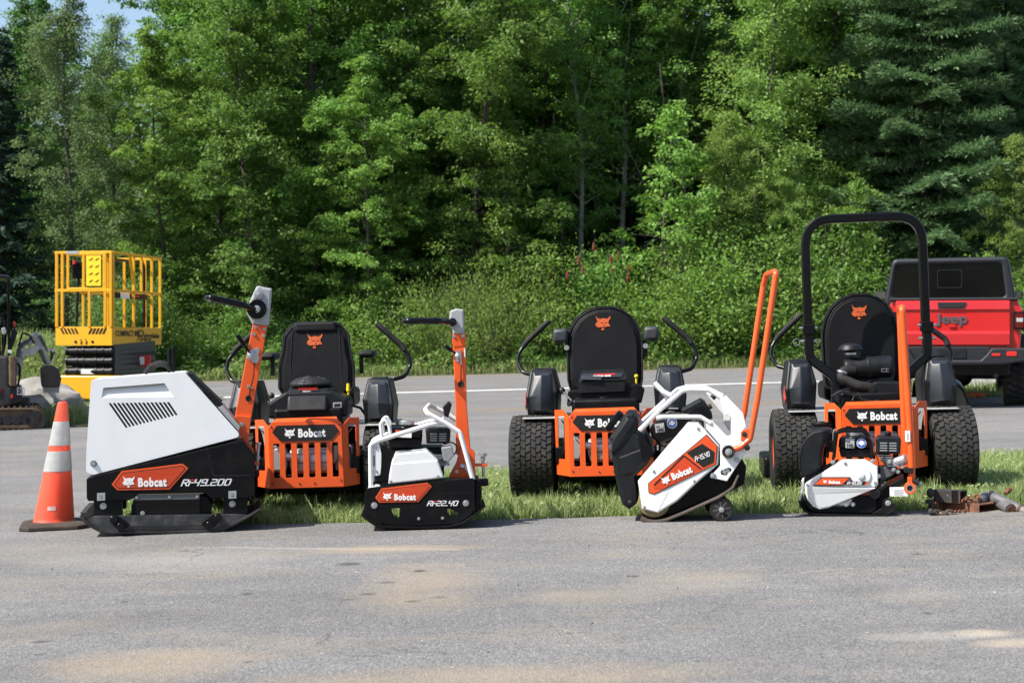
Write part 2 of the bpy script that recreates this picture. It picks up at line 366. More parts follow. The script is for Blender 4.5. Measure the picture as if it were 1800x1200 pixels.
def asphalt(name, base, stains=(), scr=(), sandy=0.40):
    m, n, l, b = nodes(name); tc = n.new('ShaderNodeTexCoord'); P = tc.outputs['Object']
    sc = n.new('ShaderNodeVectorMath'); sc.operation = 'MULTIPLY'; sc.inputs[1].default_value = (0.55, 1.0, 1.0); l.new(P, sc.inputs[0]); PS = sc.outputs[0]
    big = noise(n, l, PS, 0.9, 7, 0.62); mid = noise(n, l, PS, 5, 6, 0.65); fine = noise(n, l, P, 110, 3, 0.7); grit = noise(n, l, P, 330, 2, 0.6)
    c = ramp(n, l, big, 0.3, 0.72, tuple(v * 0.80 for v in base), tuple(v * 1.22 for v in base))
    c = mix(n, l, ramp(n, l, mid, 0.38, 0.75, (0, 0, 0), (0.5, 0.5, 0.5)), c, tuple(v * 0.72 for v in base))
    vo = n.new('ShaderNodeTexVoronoi'); vo.inputs['Scale'].default_value = 170; l.new(P, vo.inputs['Vector'])
    stone = ramp(n, l, vo.outputs['Color'], 0.30, 0.98, (0.55, 0.55, 0.55), (1.85, 1.82, 1.76))
    c = mix(n, l, 0.75, c, stone, 'MULTIPLY')
    c = mix(n, l, ramp(n, l, fine, 0.62, 0.70, (0, 0, 0), (0.75, 0.75, 0.75)), c, tuple(v * 0.28 for v in base))
    c = mix(n, l, ramp(n, l, grit, 0.72, 0.78, (0, 0, 0), (0.6, 0.6, 0.6)), c, (0.40, 0.38, 0.35))
    sand = ramp(n, l, noise(n, l, PS, 1.7, 10, 0.78), 0.50, 0.66, (0, 0, 0), (sandy, sandy, sandy))
    c = mix(n, l, sand, c, (0.30, 0.255, 0.19))
    sep = n.new('ShaderNodeSeparateXYZ'); l.new(P, sep.inputs[0]); X, Yc = sep.outputs[0], sep.outputs[1]
    wob = mth(n, l, 'MULTIPLY', noise(n, l, PS, 2.4, 9, 0.78), 2.6)
    grain = ramp(n, l, noise(n, l, P, 45, 5, 0.8), 0.36, 0.60, (.55, .55, .55), (1, 1, 1))
    for (ex, ey, rx, ry, col, st) in stains:
        dx = mth(n, l, 'POWER', mth(n, l, 'ABSOLUTE', mth(n, l, 'DIVIDE', mth(n, l, 'SUBTRACT', X, ex), rx)), 2.0)
        dy = mth(n, l, 'POWER', mth(n, l, 'ABSOLUTE', mth(n, l, 'DIVIDE', mth(n, l, 'SUBTRACT', Yc, ey), ry)), 2.0)
        d = mth(n, l, 'ADD', mth(n, l, 'ADD', dx, dy), wob)
        k = ramp(n, l, mth(n, l, 'MULTIPLY', d, 0.4), 0.42, 0.98, (min(1, st * 1.35),) * 3, (0, 0, 0)); k = mth(n, l, 'MULTIPLY', k, grain); c = mix(n, l, k, c, col)
    for (x0, y0, x1, y1, wd, st) in scr:         # long thin scratches and scuffs
        L = math.hypot(x1 - x0, y1 - y0); ux, uy = (x1 - x0) / L, (y1 - y0) / L
        ax = mth(n, l, 'SUBTRACT', X, x0); ay = mth(n, l, 'SUBTRACT', Yc, y0)
        t = mth(n, l, 'ADD', mth(n, l, 'MULTIPLY', ax, ux), mth(n, l, 'MULTIPLY', ay, uy))
        s_ = mth(n, l, 'ABSOLUTE', mth(n, l, 'ADD', mth(n, l, 'SUBTRACT', mth(n, l, 'MULTIPLY', ax, -uy), mth(n, l, 'MULTIPLY', ay, -ux)), mth(n, l, 'MULTIPLY', mth(n, l, 'SUBTRACT', mid, 0.5), 0.16)))
        inl = mth(n, l, 'MULTIPLY', mth(n, l, 'GREATER_THAN', t, 0), mth(n, l, 'LESS_THAN', t, L))
        k = mth(n, l, 'MULTIPLY', mth(n, l, 'MULTIPLY', mth(n, l, 'LESS_THAN', s_, wd), inl), mth(n, l, 'MULTIPLY', ramp(n, l, big, 0.3, 0.6), st))
        c = mix(n, l, k, c, (0.40, 0.38, 0.34))
    # hairline cracks where the surface is old, and small dark picked-out spots
    wv = n.new('ShaderNodeVectorMath'); wv.operation = 'ADD'; l.new(P, wv.inputs[0]); nv = n.new('ShaderNodeTexNoise'); nv.inputs['Scale'].default_value = 2.2; nv.inputs['Detail'].default_value = 6; l.new(P, nv.inputs['Vector'])
    sc2 = n.new('ShaderNodeVectorMath'); sc2.operation = 'SCALE'; sc2.inputs['Scale'].default_value = 0.55; l.new(nv.outputs['Color'], sc2.inputs[0]); l.new(sc2.outputs[0], wv.inputs[1])
    ve = n.new('ShaderNodeTexVoronoi'); ve.feature = 'DISTANCE_TO_EDGE'; ve.inputs['Scale'].default_value = 0.75; l.new(wv.outputs[0], ve.inputs['Vector'])
    crk = mth(n, l, 'MULTIPLY', mth(n, l, 'LESS_THAN', ve.outputs['Distance'], 0.0035), ramp(n, l, noise(n, l, P, 0.7, 3), 0.52, 0.60, (0, 0, 0), (.55, .55, .55)))
    c = mix(n, l, crk, c, tuple(v * 0.3 for v in base))
    sp = ramp(n, l, noise(n, l, PS, 14, 3, 0.6), 0.71, 0.74, (0, 0, 0), (.5, .5, .5)); c = mix(n, l, sp, c, tuple(v * 0.45 for v in base))
    l.new(c, b.inputs['Base Color']); b.inputs['Roughness'].default_value = 0.92; b.inputs['Specular IOR Level'].default_value = 0.25
    bp = n.new('ShaderNodeBump'); bp.inputs['Strength'].default_value = 0.8; bp.inputs['Distance'].default_value = 0.006
    l.new(mth(n, l, 'ADD', fine, mth(n, l, 'MULTIPLY', vo.outputs['Distance'], 0.6)), bp.inputs['Height']); l.new(bp.outputs[0], b.inputs['Normal'])
    return m
def g2(px, py):                                  # photo pixel on the yard plane -> x, y
    s = (py - YH) + 0.025 * (px - CX); return ((px - CX) / s, F / s)
TAN = (0.34, 0.27, 0.185); TAR = (0.030, 0.030, 0.032)
def st(px, py, wpx, hpx, col, k):
    x, y = g2(px, py); _, y2 = g2(px, py - hpx / 2); _, y3 = g2(px, py + hpx / 2); return (x, y, wpx / 2 / F * y, (y2 - y3) / 2, col, k)
stains = [st(270, 1166, 420, 70, TAN, .62), st(740, 1030, 260, 90, TAN, .48), st(870, 1192, 900, 60, TAN, .45), st(690, 965, 330, 13, TAN, .7), st(1720, 1112, 110, 16, (0.42, 0.36, 0.28), .8),
          st(1780, 1130, 170, 18, (0.42, 0.36, 0.28), .8), st(1220, 1020, 260, 50, (0.32, 0.28, 0.22), .45), st(1050, 1045, 300, 40, (0.33, 0.28, 0.21), .4), st(1640, 1118, 260, 20, (0.36, 0.34, 0.31), .5),
          st(612, 991, 50, 7, TAR, 1.0), st(738, 1003, 26, 5, TAR, .9), st(1115, 1012, 26, 4, TAR, .9), st(435, 1163, 26, 5, TAR, .7), st(1520, 1035, 220, 26, TAR, .25), st(200, 1090, 500, 60, TAR, .18), st(300, 985, 500, 40, (0.36, 0.34, 0.31), .3)]
rk = random.Random(12)
for k in range(14): stains.append(st(rk.uniform(20, 1780), rk.uniform(960, 1190), rk.uniform(14, 44), rk.uniform(3, 6), TAR, rk.uniform(.5, .8)))
for k in range(6): stains.append(st(rk.uniform(50, 1750), rk.uniform(960, 1190), rk.uniform(150, 420), rk.uniform(14, 40), (0.33, 0.295, 0.235), rk.uniform(.12, .28)))
def sc_(a, b, wd, k): (x0, y0), (x1, y1) = g2(*a), g2(*b); return (x0, y0, x1, y1, wd, k)
scr = [sc_((330, 962), (810, 965), .018, .55), sc_((960, 1015), (1210, 1112), .0025, .45), sc_((880, 1050), (1060, 1140), .0025, .35), sc_((1410, 1006), (1500, 998), .012, .6), sc_((720, 945), (900, 1040), .002, .3)]
M_lot = asphalt('yard_asphalt', (0.182, 0.181, 0.182), stains, scr)
M_road = asphalt('road_asphalt', (0.180, 0.178, 0.177), (), (), 0.15)
def ground_mat(name, a, b_, s=1.2):
    m, n, l, b = nodes(name); P = n.new('ShaderNodeTexCoord').outputs['Object']
    c = ramp(n, l, noise(n, l, P, s, 8, 0.65), 0.35, 0.65, a, b_); c = mix(n, l, ramp(n, l, noise(n, l, P, 25, 4, 0.7), 0.4, 0.7, (0, 0, 0), (.6, .6, .6)), c, tuple(v * 0.5 for v in a))
    l.new(c, b.inputs['Base Color']); b.inputs['Roughness'].default_value = 0.95; return m
M_soil = ground_mat('soil', (0.055, 0.045, 0.028), (0.035, 0.05, 0.015))
M_turf = ground_mat('turf', (0.035, 0.060, 0.012), (0.075, 0.095, 0.028))
M_forest = ground_mat('forest_floor', (0.022, 0.026, 0.010), (0.030, 0.045, 0.012))

def mound(x, y):                                 # grassy bank on the left between the yard and the road
    if not 21 < y < 30.8: return 0.0
    a = min(1, max(0, (-5.5 - x) / 2.2)); a = a * a * (3 - 2 * a); b = min(1, max(0, (y - 21.2) / 5.0)); c = min(1, max(0, (30.6 - y) / 3.0))
    return 1.0 * a * b * b * (3 - 2 * b) * c
def hill(x, y): return max(0, y - 49) * 0.10
def sheet(name, xs, ys, zf, m, clip=None):
    mb = MB(); V = {}
    for i, x in enumerate(xs):
        for j, y in enumerate(ys): V[i, j] = mb.bm.verts.new((x, y, zf(x, y)))
    for i in range(len(xs) - 1):
        for j in range(len(ys) - 1):
            if clip and not clip((xs[i] + xs[i + 1]) / 2, (ys[j] + ys[j + 1]) / 2): continue
            mb.bm.faces.new((V[i, j], V[i + 1, j], V[i + 1, j + 1], V[i, j + 1]))
    OFF[0] = Vector((0, 0, 0)); return kind(mk(name, mb, m), 'structure')
def fr(a, b, n): return [a + (b - a) * i / n for i in range(n + 1)]
sheet('ground', fr(-160, 160, 64), [-30, -10, 0, 10] + fr(20, 60, 40) + fr(64, 400, 24), lambda x, y: gz(x) - 0.08 + hill(x, y), M_forest)

ISL_F = lambda x: 9.06 - 0.02 * x + 0.03 * math.sin(x * 2.1) + 0.012 * math.sin(x * 9) + (0.6 * max(0, -2.25 - x) ** 2 * 40)   # near edge of the grass island
ISL_B = lambda x: 12.3 + 0.15 * x + 0.05 * math.sin(x * 1.7)
XL = -2.45
island = [(XL + 0.0, 9.75), (XL + 0.03, 9.45), (XL + 0.12, 9.22)] + [(x, 9.07 - 0.03 * x + 0.02 * math.sin(x * 2.3) + 0.010 * math.sin(x * 11)) for x in fr(XL + 0.3, 9.0, 60)] + \
         [(9.6, 9.4), (9.8, 11.5), (9.4, 13.2)] + [(x, 12.15 + 0.10 * x + 0.05 * math.sin(x * 1.7)) for x in fr(8.6, XL + 0.5, 30)] + [(XL + 0.1, 11.3)]
def inside(poly, x, y):
    c = False; j = len(poly) - 1
    for i in range(len(poly)):
        (xi, yi), (xj, yj) = poly[i], poly[j]
        if (yi > y) != (yj > y) and x < (xj - xi) * (y - yi) / (yj - yi) + xi: c = not c
        j = i
    return c
def flat(name, outer, m, z, holes=(), th=0.02):   # a sheet of ground, following the tilt
    mb = MB(); mb.plate(outer, -th / 2, th / 2, holes)
    for v in mb.bm.verts: x, y, zz = v.co.x, v.co.z, -v.co.y; v.co = (x, y, gz(x) + z + zz)
    return kind(mk(name, mb, m, smooth=0), 'structure')
lot_l = [(-14, -12), (14, -12), (14, 22.4), (6.6, 22.6), (2, 22.3), (-2, 22.5), (-4.9, 22.2), (-5.4, 21.2), (-7.2, 20.3), (-14, 19.9)]
lot_d = []
for (a, b) in zip(lot_l, lot_l[1:] + lot_l[:1]):
    n_ = max(1, int(math.dist(a, b) / 0.6))
    for k in range(n_): t = k / n_; lot_d.append((a[0] + (b[0] - a[0]) * t, a[1] + (b[1] - a[1]) * t + (0.06 * math.sin(a[0] + 7.3 * t * n_) if a[1] > 15 else 0)))
flat('asphalt_yard', lot_d, M_lot, -0.01, [island], 0.02)
def strip(name, xs, y0, y1, ny, z, m):
    mb = MB(); V = [[mb.bm.verts.new((x, (q := y0(x) + (y1(x) - y0(x)) * j / ny), gz(x) + z)) for j in range(ny + 1)] for x in xs]
    for A, B in zip(V, V[1:]):
        for j in range(ny): mb.bm.faces.new((A[j], B[j], B[j + 1], A[j + 1]))
    OFF[0] = Vector((0, 0, 0)); return kind(mk(name, mb, m, smooth=0), 'structure')
RX = fr(-60, -16, 8) + fr(-15, 15, 60) + fr(16, 60, 8)
strip('road', RX, lambda x: 22.9 + 0.05 * math.sin(x) + 0.10 * max(0, abs(x) - 5), lambda x: 46.2 + 0.02 * x + 0.1 * math.sin(x * .9), 3, -0.02, M_road)
M_gravel = ground_mat('gravel', (0.21, 0.17, 0.12), (0.155, 0.135, 0.11), 6)
strip('gravel_seam', fr(-5.3, 14, 90), lambda x: 22.3 + 0.12 * math.sin(x * 1.3) + .1 * math.sin(x * 4.1), lambda x: 23.2 + 0.14 * math.sin(x * 1.9 + 1) + .1 * math.sin(x * 5.3), 2, -0.004, M_gravel)
M_rl = mat('road_paint_white', (0.75, 0.75, 0.73), 0.6, var=0.08, dirt=(0.25, 0.25, 0.24), dscale=3, damt=0.5)
M_yl = mat('road_paint_yellow', (0.50, 0.30, 0.06), 0.6, var=0.1, dirt=(0.2, 0.17, 0.12), dscale=3, damt=0.6)
def stripe(name, ya, yb, w_, m): strip(name, RX, lambda x: ya + (yb - ya) * (x + 30) / 60, lambda x: ya + (yb - ya) * (x + 30) / 60 + w_, 1, -0.015, m)
stripe('white_road_line', 30.0, 33.2, 0.48, M_rl)
stripe('yellow_road_line', 43.6, 44.9, 0.12, M_yl); stripe('yellow_road_line', 43.95, 45.25, 0.12, M_yl)
kind(bpy.data.objects['asphalt_yard'], 'structure')
flat('grass_island', island, M_soil, -0.032, (), 0.03)

# verge and bank turf
bank_x = fr(-40, -5.3, 70); sheet('grass_bank', bank_x, fr(19.9, 30.5, 34), lambda x, y: gz(x) + mound(x, y) + 0.012 + 0.02 * math.sin(x * 3 + y * 2), M_turf,
    lambda x, y: y > 20.2 + 0.25 * max(0, x + 8))
sheet('road_verge', fr(-30, 45, 75), fr(46.0, 53, 14), lambda x, y: gz(x) - 0.015 + 0.05 * (y - 46), M_turf)
sheet('far_lawn', fr(6.2, 20, 20), fr(22.6, 30, 12), lambda x, y: gz(x) - 0.012 + 0.02 * min(1, (y - 22.5)), M_turf)

# ---------------------------------------------------------------- grass blades (uncountable)
def leafmat(name, c0, c1, trans=0.35, rough=0.6, c2=None, spec=0.3):
    m, n, l, b = nodes(name); at = n.new('ShaderNodeAttribute'); at.attribute_name = 'tint'; oi = n.new('ShaderNodeObjectInfo')
    r = n.new('ShaderNodeValToRGB'); r.color_ramp.elements[0].color = (*c0, 1); r.color_ramp.elements[1].color = (*c1, 1)
    if c2: e = r.color_ramp.elements.new(0.96); e.color = (*c2, 1); r.color_ramp.elements[1].position = 0.93
    l.new(at.outputs['Fac'], r.inputs[0])
    hs = n.new('ShaderNodeHueSaturation'); hs.inputs['Saturation'].default_value = 0.92; l.new(r.outputs[0], hs.inputs['Color'])
    l.new(mth(n, l, 'ADD', mth(n, l, 'MULTIPLY', oi.outputs['Random'], 0.35), 0.96), hs.inputs['Value'])
    l.new(mth(n, l, 'ADD', mth(n, l, 'MULTIPLY', oi.outputs['Random'], 0.02), 0.49), hs.inputs['Hue'])
    l.new(hs.outputs[0], b.inputs['Base Color']); b.inputs['Roughness'].default_value = rough; b.inputs['Specular IOR Level'].default_value = spec
    t = n.new('ShaderNodeBsdfTranslucent'); g = n.new('ShaderNodeHueSaturation'); g.inputs['Saturation'].default_value = 1.15; g.inputs['Value'].default_value = 1.5; g.inputs['Hue'].default_value = 0.495
    l.new(hs.outputs[0], g.inputs['Color']); l.new(g.outputs[0], t.inputs['Color'])
    ms = n.new('ShaderNodeMixShader'); ms.inputs[0].default_value = trans; l.new(b.outputs[0], ms.inputs[1]); l.new(t.outputs[0], ms.inputs[2])
    l.new(ms.outputs[0], n['Material Output'].inputs[0]); return m
M_grass = leafmat('grass', (0.090, 0.205, 0.026), (0.275, 0.430, 0.105), 0.42, c2=(0.45, 0.50, 0.24))
M_weed = leafmat('weeds', (0.085, 0.160, 0.030), (0.190, 0.290, 0.075), 0.40, c2=(0.28, 0.30, 0.12))
rng = np.random.default_rng(5)
def blades(name, pts, hmin, hmax, wd, m, label_kind='stuff', lean=0.5, seg=2):
    """pts (N,3) roots; each blade two stacked quads narrowing to its tip"""
    N = len(pts); a = rng.uniform(0, 2 * np.pi, N); h = hmin + (hmax - hmin) * rng.random(N) ** 1.6; ln = lean * h * rng.random(N)
    d = np.stack([np.cos(a), np.sin(a), np.zeros(N)], 1); a2 = rng.uniform(0, np.pi, N); s = np.stack([np.cos(a2), np.sin(a2), np.zeros(N)], 1) * (wd * (0.6 + 0.8 * rng.random(N)))[:, None] / 2
    z = np.array([0, 0, 1.0]); p0 = pts; p1 = pts + z * (h * 0.55)[:, None] + d * (ln * 0.3)[:, None]; p2 = pts + z * (h * (1 - 0.15 * ln / h))[:, None] + d * ln[:, None]
    q1 = np.stack([p0 - s, p0 + s, p1 + s * 0.8, p1 - s * 0.8], 1); q2 = np.stack([p1 - s * 0.8, p1 + s * 0.8, p2 + s * 0.1, p2 - s * 0.1], 1)
    V = np.concatenate([q1, q2], 1).reshape(-1, 3); t = rng.random(N); return npmesh(name, V, 4, m, attr=np.repeat(t, 2))
def scatter_poly(poly, n, x0, x1, y0, y1, pad=0.0):
    out = []
    P = np.array(poly)
    xs = rng.uniform(x0, x1, n * 2); ys = rng.uniform(y0, y1, n * 2)
    c = np.zeros(len(xs), bool); j = len(P) - 1
    for i in range(len(P)):
        xi, yi, xj, yj = *P[i], *P[j]
        if yi != yj: c ^= ((yi > ys) != (yj > ys)) & (xs < (xj - xi) * (ys - yi) / (yj - yi) + xi)
        j = i
    return xs[c], ys[c]
def gza(x): return 0.025 * np.clip(x, -16, 16)
xs, ys = scatter_poly(island, 210000, XL - .05, 5.2, 9.0, 13.0)
pn = 0.5 + 0.5 * np.sin(xs * 3.1 + np.sin(ys * 4.0) * 1.5) * np.cos(ys * 3.7 + xs)
keep = rng.random(len(xs)) < 0.45 + 0.55 * pn; xs, ys = xs[keep], ys[keep]
pts = np.stack([xs, ys, gza(xs) - 0.015], 1)
g1 = kind(blades('grass_blades', pts, 0.025, 0.105, 0.0052, M_grass, lean=0.9), 'stuff')
g1['label'] = 'short green lawn grass on the island between the machines'
# taller unmown tufts
tp = []
for k in range(150):
    cx_ = random.uniform(XL + .1, 4.8); cy_ = random.choice([random.uniform(9.12, 9.5), random.uniform(9.5, 12)])
    for q in range(random.randint(20, 60)): tp.append((cx_ + random.gauss(0, .035), cy_ + random.gauss(0, .03), gz(cx_) - 0.015))
tp = np.array([p for p in tp if inside(island, p[0], p[1])]); kind(blades('grass_tufts', tp, 0.06, 0.17, 0.0055, M_grass, lean=0.7), 'stuff')
def broad(name, pts, s0, s1, m):                 # low broad leaves (clover, plantain, dandelion)
    N = len(pts); a = rng.uniform(0, 2 * np.pi, N); L = rng.uniform(s0, s1, N); tl = rng.uniform(0.1, 0.9, N)
    u = np.stack([np.cos(a) * np.cos(tl), np.sin(a) * np.cos(tl), np.sin(tl)], 1) * L[:, None]; v = np.stack([-np.sin(a), np.cos(a), rng.normal(0, .2, N)], 1) * (L * 0.3)[:, None]
    return npmesh(name, np.stack([pts, pts + u * 0.55 + v, pts + u, pts + u * 0.55 - v], 1).reshape(-1, 3), 4, m, attr=rng.random(N) * 0.9)
xs, ys = scatter_poly(island, 3500, XL, 5.0, 9.05, 12.5)
kind(broad('clover_leaves', np.stack([xs, ys, gza(xs) + rng.uniform(0.0, 0.06, len(xs))], 1), 0.015, 0.05, M_grass), 'stuff')
# bank, verge, far lawn
def zb(x, y): return np.array([gz(a) + mound(a, b) for a, b in zip(x, y)])
x = rng.uniform(-12.5, -5.6, 42000); y = 20.5 + 9 * rng.random(42000) ** 1.2; k = (y > 20.6 + 0.25 * np.maximum(0, x + 8)); x, y = x[k], y[k]
kind(blades('bank_grass', np.stack([x, y, zb(x, y)], 1), 0.06, 0.38, 0.016, M_weed, lean=0.6), 'stuff')
x = rng.uniform(-17, 18, 42000); y = rng.uniform(46.0, 52, 42000)
kind(blades('verge_weeds', np.stack([x, y, gza(x) - 0.02 + 0.05 * (y - 46)], 1), 0.05, 0.36, 0.028, M_weed, lean=0.5), 'stuff')
x = rng.uniform(6.3, 12, 9000); y = rng.uniform(22.7, 30, 9000)
kind(blades('far_lawn_grass', np.stack([x, y, gza(x)], 1), 0.05, 0.16, 0.016, M_weed, lean=0.6), 'stuff')
kind(npmesh('loose_grit', (lambda P, A, S: np.stack([P, P + np.stack([np.cos(A), np.sin(A), 0 * A + .5], 1) * S, P + np.stack([np.cos(A + 1.2), np.sin(A + 1.2), 0 * A + .8], 1) * S * .9, P + np.stack([np.cos(A + 2.2), np.sin(A + 2.2), 0 * A], 1) * S], 1).reshape(-1, 3))(
    np.stack([(gx := rng.uniform(-4, 4, 1400)), 5.0 + 9 * rng.random(1400) ** 1.3, gza(gx) + 0.001], 1), rng.uniform(0, 6.3, 1400), rng.uniform(0.002, 0.007, 1400)[:, None]), 4, M_stone), 'stuff')
bpy.data.objects['loose_grit']['label'] = 'loose grit and pebbles scattered over the grey asphalt'

for i in range(34):                              # rank weeds and flowering stalks by the far edge of the road
    pass
x = rng.uniform(-16, 17, 15000); y = 46.3 + 3.2 * rng.random(15000); cl_ = np.sin(x * 1.7) * np.cos(x * .6 + 2) > -.2; x, y = x[cl_], y[cl_]
kind(broad('verge_herbs', np.stack([x, y, gza(x) + 0.05 * (y - 46) + rng.random(len(x)) * (.35 + .25 * np.sin(x * 2.3))], 1), 0.06, 0.16, M_weed), 'stuff')
x = rng.uniform(-12, -5.7, 12000); y = 21 + 8 * rng.random(12000); kind(broad('bank_herbs', np.stack([x, y, zb(x, y) + rng.random(len(x)) * .22], 1), 0.04, 0.11, M_weed), 'stuff')

# leafy undergrowth between the verge and the wood
N_ = 60000; x = rng.uniform(-17, 18, N_); y = 46.7 + 2.9 * rng.random(N_); hh_ = np.clip(0.55 + 0.45 * np.sin(x * 1.9 + np.sin(x * .7) * 2) + 0.25 * np.sin(x * 5.3), .15, 1.3) * (0.5 + (y - 47) / 2.6)
kind(broad('undergrowth', np.stack([x, y, gza(x) + 0.05 * (y - 46) + hh_ * rng.random(N_) ** .6], 1), 0.07, 0.17, M_weed2 := leafmat('undergrowth_leaf', (0.060, 0.130, 0.026), (0.165, 0.270, 0.065), 0.36)), 'stuff')
# ---------------------------------------------------------------- woodland
M_leafA = leafmat('leaf_mid_green', (0.057, 0.131, 0.019), (0.161, 0.291, 0.053), 0.35)
M_leafB = leafmat('leaf_fresh_green', (0.074, 0.160, 0.021), (0.215, 0.356, 0.066), 0.38)
M_leafC = leafmat('leaf_grey_green', (0.072, 0.137, 0.041), (0.185, 0.279, 0.102), 0.32)
M_leafD = leafmat('leaf_yellow_green', (0.087, 0.160, 0.025), (0.227, 0.327, 0.074), 0.38)
M_needle = leafmat('needles_dark', (0.022, 0.053, 0.034), (0.054, 0.106, 0.065), 0.10)
M_larch = leafmat('needles_larch', (0.070, 0.145, 0.058), (0.155, 0.270, 0.115), 0.25)
M_bark = mat('bark', (0.07, 0.06, 0.05), 0.9, var=0.35, vscale=12, bump=0.6, bscale=30)
M_birch = mat('birch_bark', (0.25, 0.24, 0.21), 0.8, var=0.2, vscale=10, dirt=(0.06, 0.05, 0.045), dscale=9, damt=0.8)
M_dead = mat('dead_twig', (0.11, 0.10, 0.085), 0.9, var=0.3)
M_sumac = mat('sumac_red', (0.17, 0.022, 0.016), 0.8, var=0.3)

def leafquads(P, D, size, asp=0.55):
    """rhombic leaves at P whose long axes follow D (roughly), faces near horizontal"""
    N = len(P); u = D + rng.normal(0, 0.55, (N, 3)); u[:, 2] -= 0.25; u /= np.linalg.norm(u, axis=1)[:, None]
    nn = np.stack([rng.normal(0, 0.55, N), rng.normal(0, 0.55, N), np.ones(N)], 1); v = np.cross(nn, u); v /= np.linalg.norm(v, axis=1)[:, None] + 1e-9
    L = size * (0.55 + 0.9 * rng.random(N)); u *= L[:, None]; v *= (L * asp)[:, None]
    return np.stack([P - u * 0.5, P + v * 0.5 - u * .05, P + u * 0.5, P - v * 0.5 - u * .05], 1).reshape(-1, 3)
def deciduous(H, crown0, rad, nb, per, leaf, up=0.35, top=0.25, flat_=0.46, wob=0.3, seed=0, skew=(0, 0)):
    """boughs spiralling up a leaning trunk; every bough carries flattened sprays of leaves. returns leaf verts, tints, wood MB"""
    rs = np.random.default_rng(seed); rd = random.Random(seed); wood = MB(); LV = []; TT = []
    lean = Vector((rd.gauss(0, .04), rd.gauss(0, .03)))
    tr = lambda z: Vector((lean.x * z + 0.15 * math.sin(z * .7 + seed), lean.y * z, z))
    zz = [H * k / 8 for k in range(9)]; r0 = 0.0055 * H + 0.02
    wood.tube([tr(z) for z in zz], 0.1, seg=7, rr=[r0 * (1 - 0.9 * z / H) + 0.01 for z in zz])
    for b in range(nb):
        t = (b + rd.random()) / nb; z = crown0 + (H - crown0) * t; az = b * 2.4 + rd.gauss(0, .5)
        prof = math.sin(math.pi * (0.12 + 0.88 * min(1, (t * 0.80 + 0.10)))) ** 0.7 if t < .9 else 0.45
        if t > 1 - top: prof *= (1 - t) / top * 0.8 + 0.25
        L = rad * prof * rd.uniform(0.6, 1.2); L += skew[0] * math.cos(az) + skew[1] * math.sin(az); L = max(0.4, L)
        e = up + 0.5 * t + rd.gauss(0, .15); d0 = Vector((math.cos(az) * math.cos(e), math.sin(az) * math.cos(e), math.sin(e)))
        pts = [tr(z)]; d = d0.copy()
        for k in range(4): d.z -= 0.13; d.x += rd.gauss(0, .1); d.y += rd.gauss(0, .1); d.normalize(); pts.append(pts[-1] + d * L / 4)
        wood.tube(pts, 0.02, seg=4, rr=[0.007 * L + 0.008, .006 * L + .006, .010, .008, .004])
        nclump = max(3, int(3 + L * 2.6)); pa = np.array([tuple(p) for p in pts])
        for c in range(nclump):
            f = rs.uniform(0.28, 1.03) * 4; i = min(3, int(f)); base = pa[i] + (pa[i + 1] - pa[i]) * (f - i)
            sp = 0.16 + 0.20 * L * 0.35; off = rs.normal(0, sp, 3); off[2] *= 0.6; base = base + off
            n = int(per * rs.uniform(0.5, 1.4)); r_ = rs.uniform(0.25, 0.60) * (0.6 + 0.16 * rad)
            q = rs.normal(0, 1, (n, 3)); q /= np.linalg.norm(q, axis=1)[:, None]; q *= (rs.random(n) ** 0.5)[:, None] * r_; q[:, 2] *= flat_
            q[:, 2] -= 0.30 * (q[:, 0] ** 2 + q[:, 1] ** 2) / max(r_, .1)       # sprays droop at their rim
            P = base + q; D = q / (r_ + 1e-6) + np.array([d.x, d.y, 0]) * 0.6
            LV.append(leafquads(P, D, leaf)); TT.append(np.clip(rs.uniform(0, .35) + rs.random(n) * 0.62, 0, 1))
    return np.concatenate(LV), np.concatenate(TT), wood
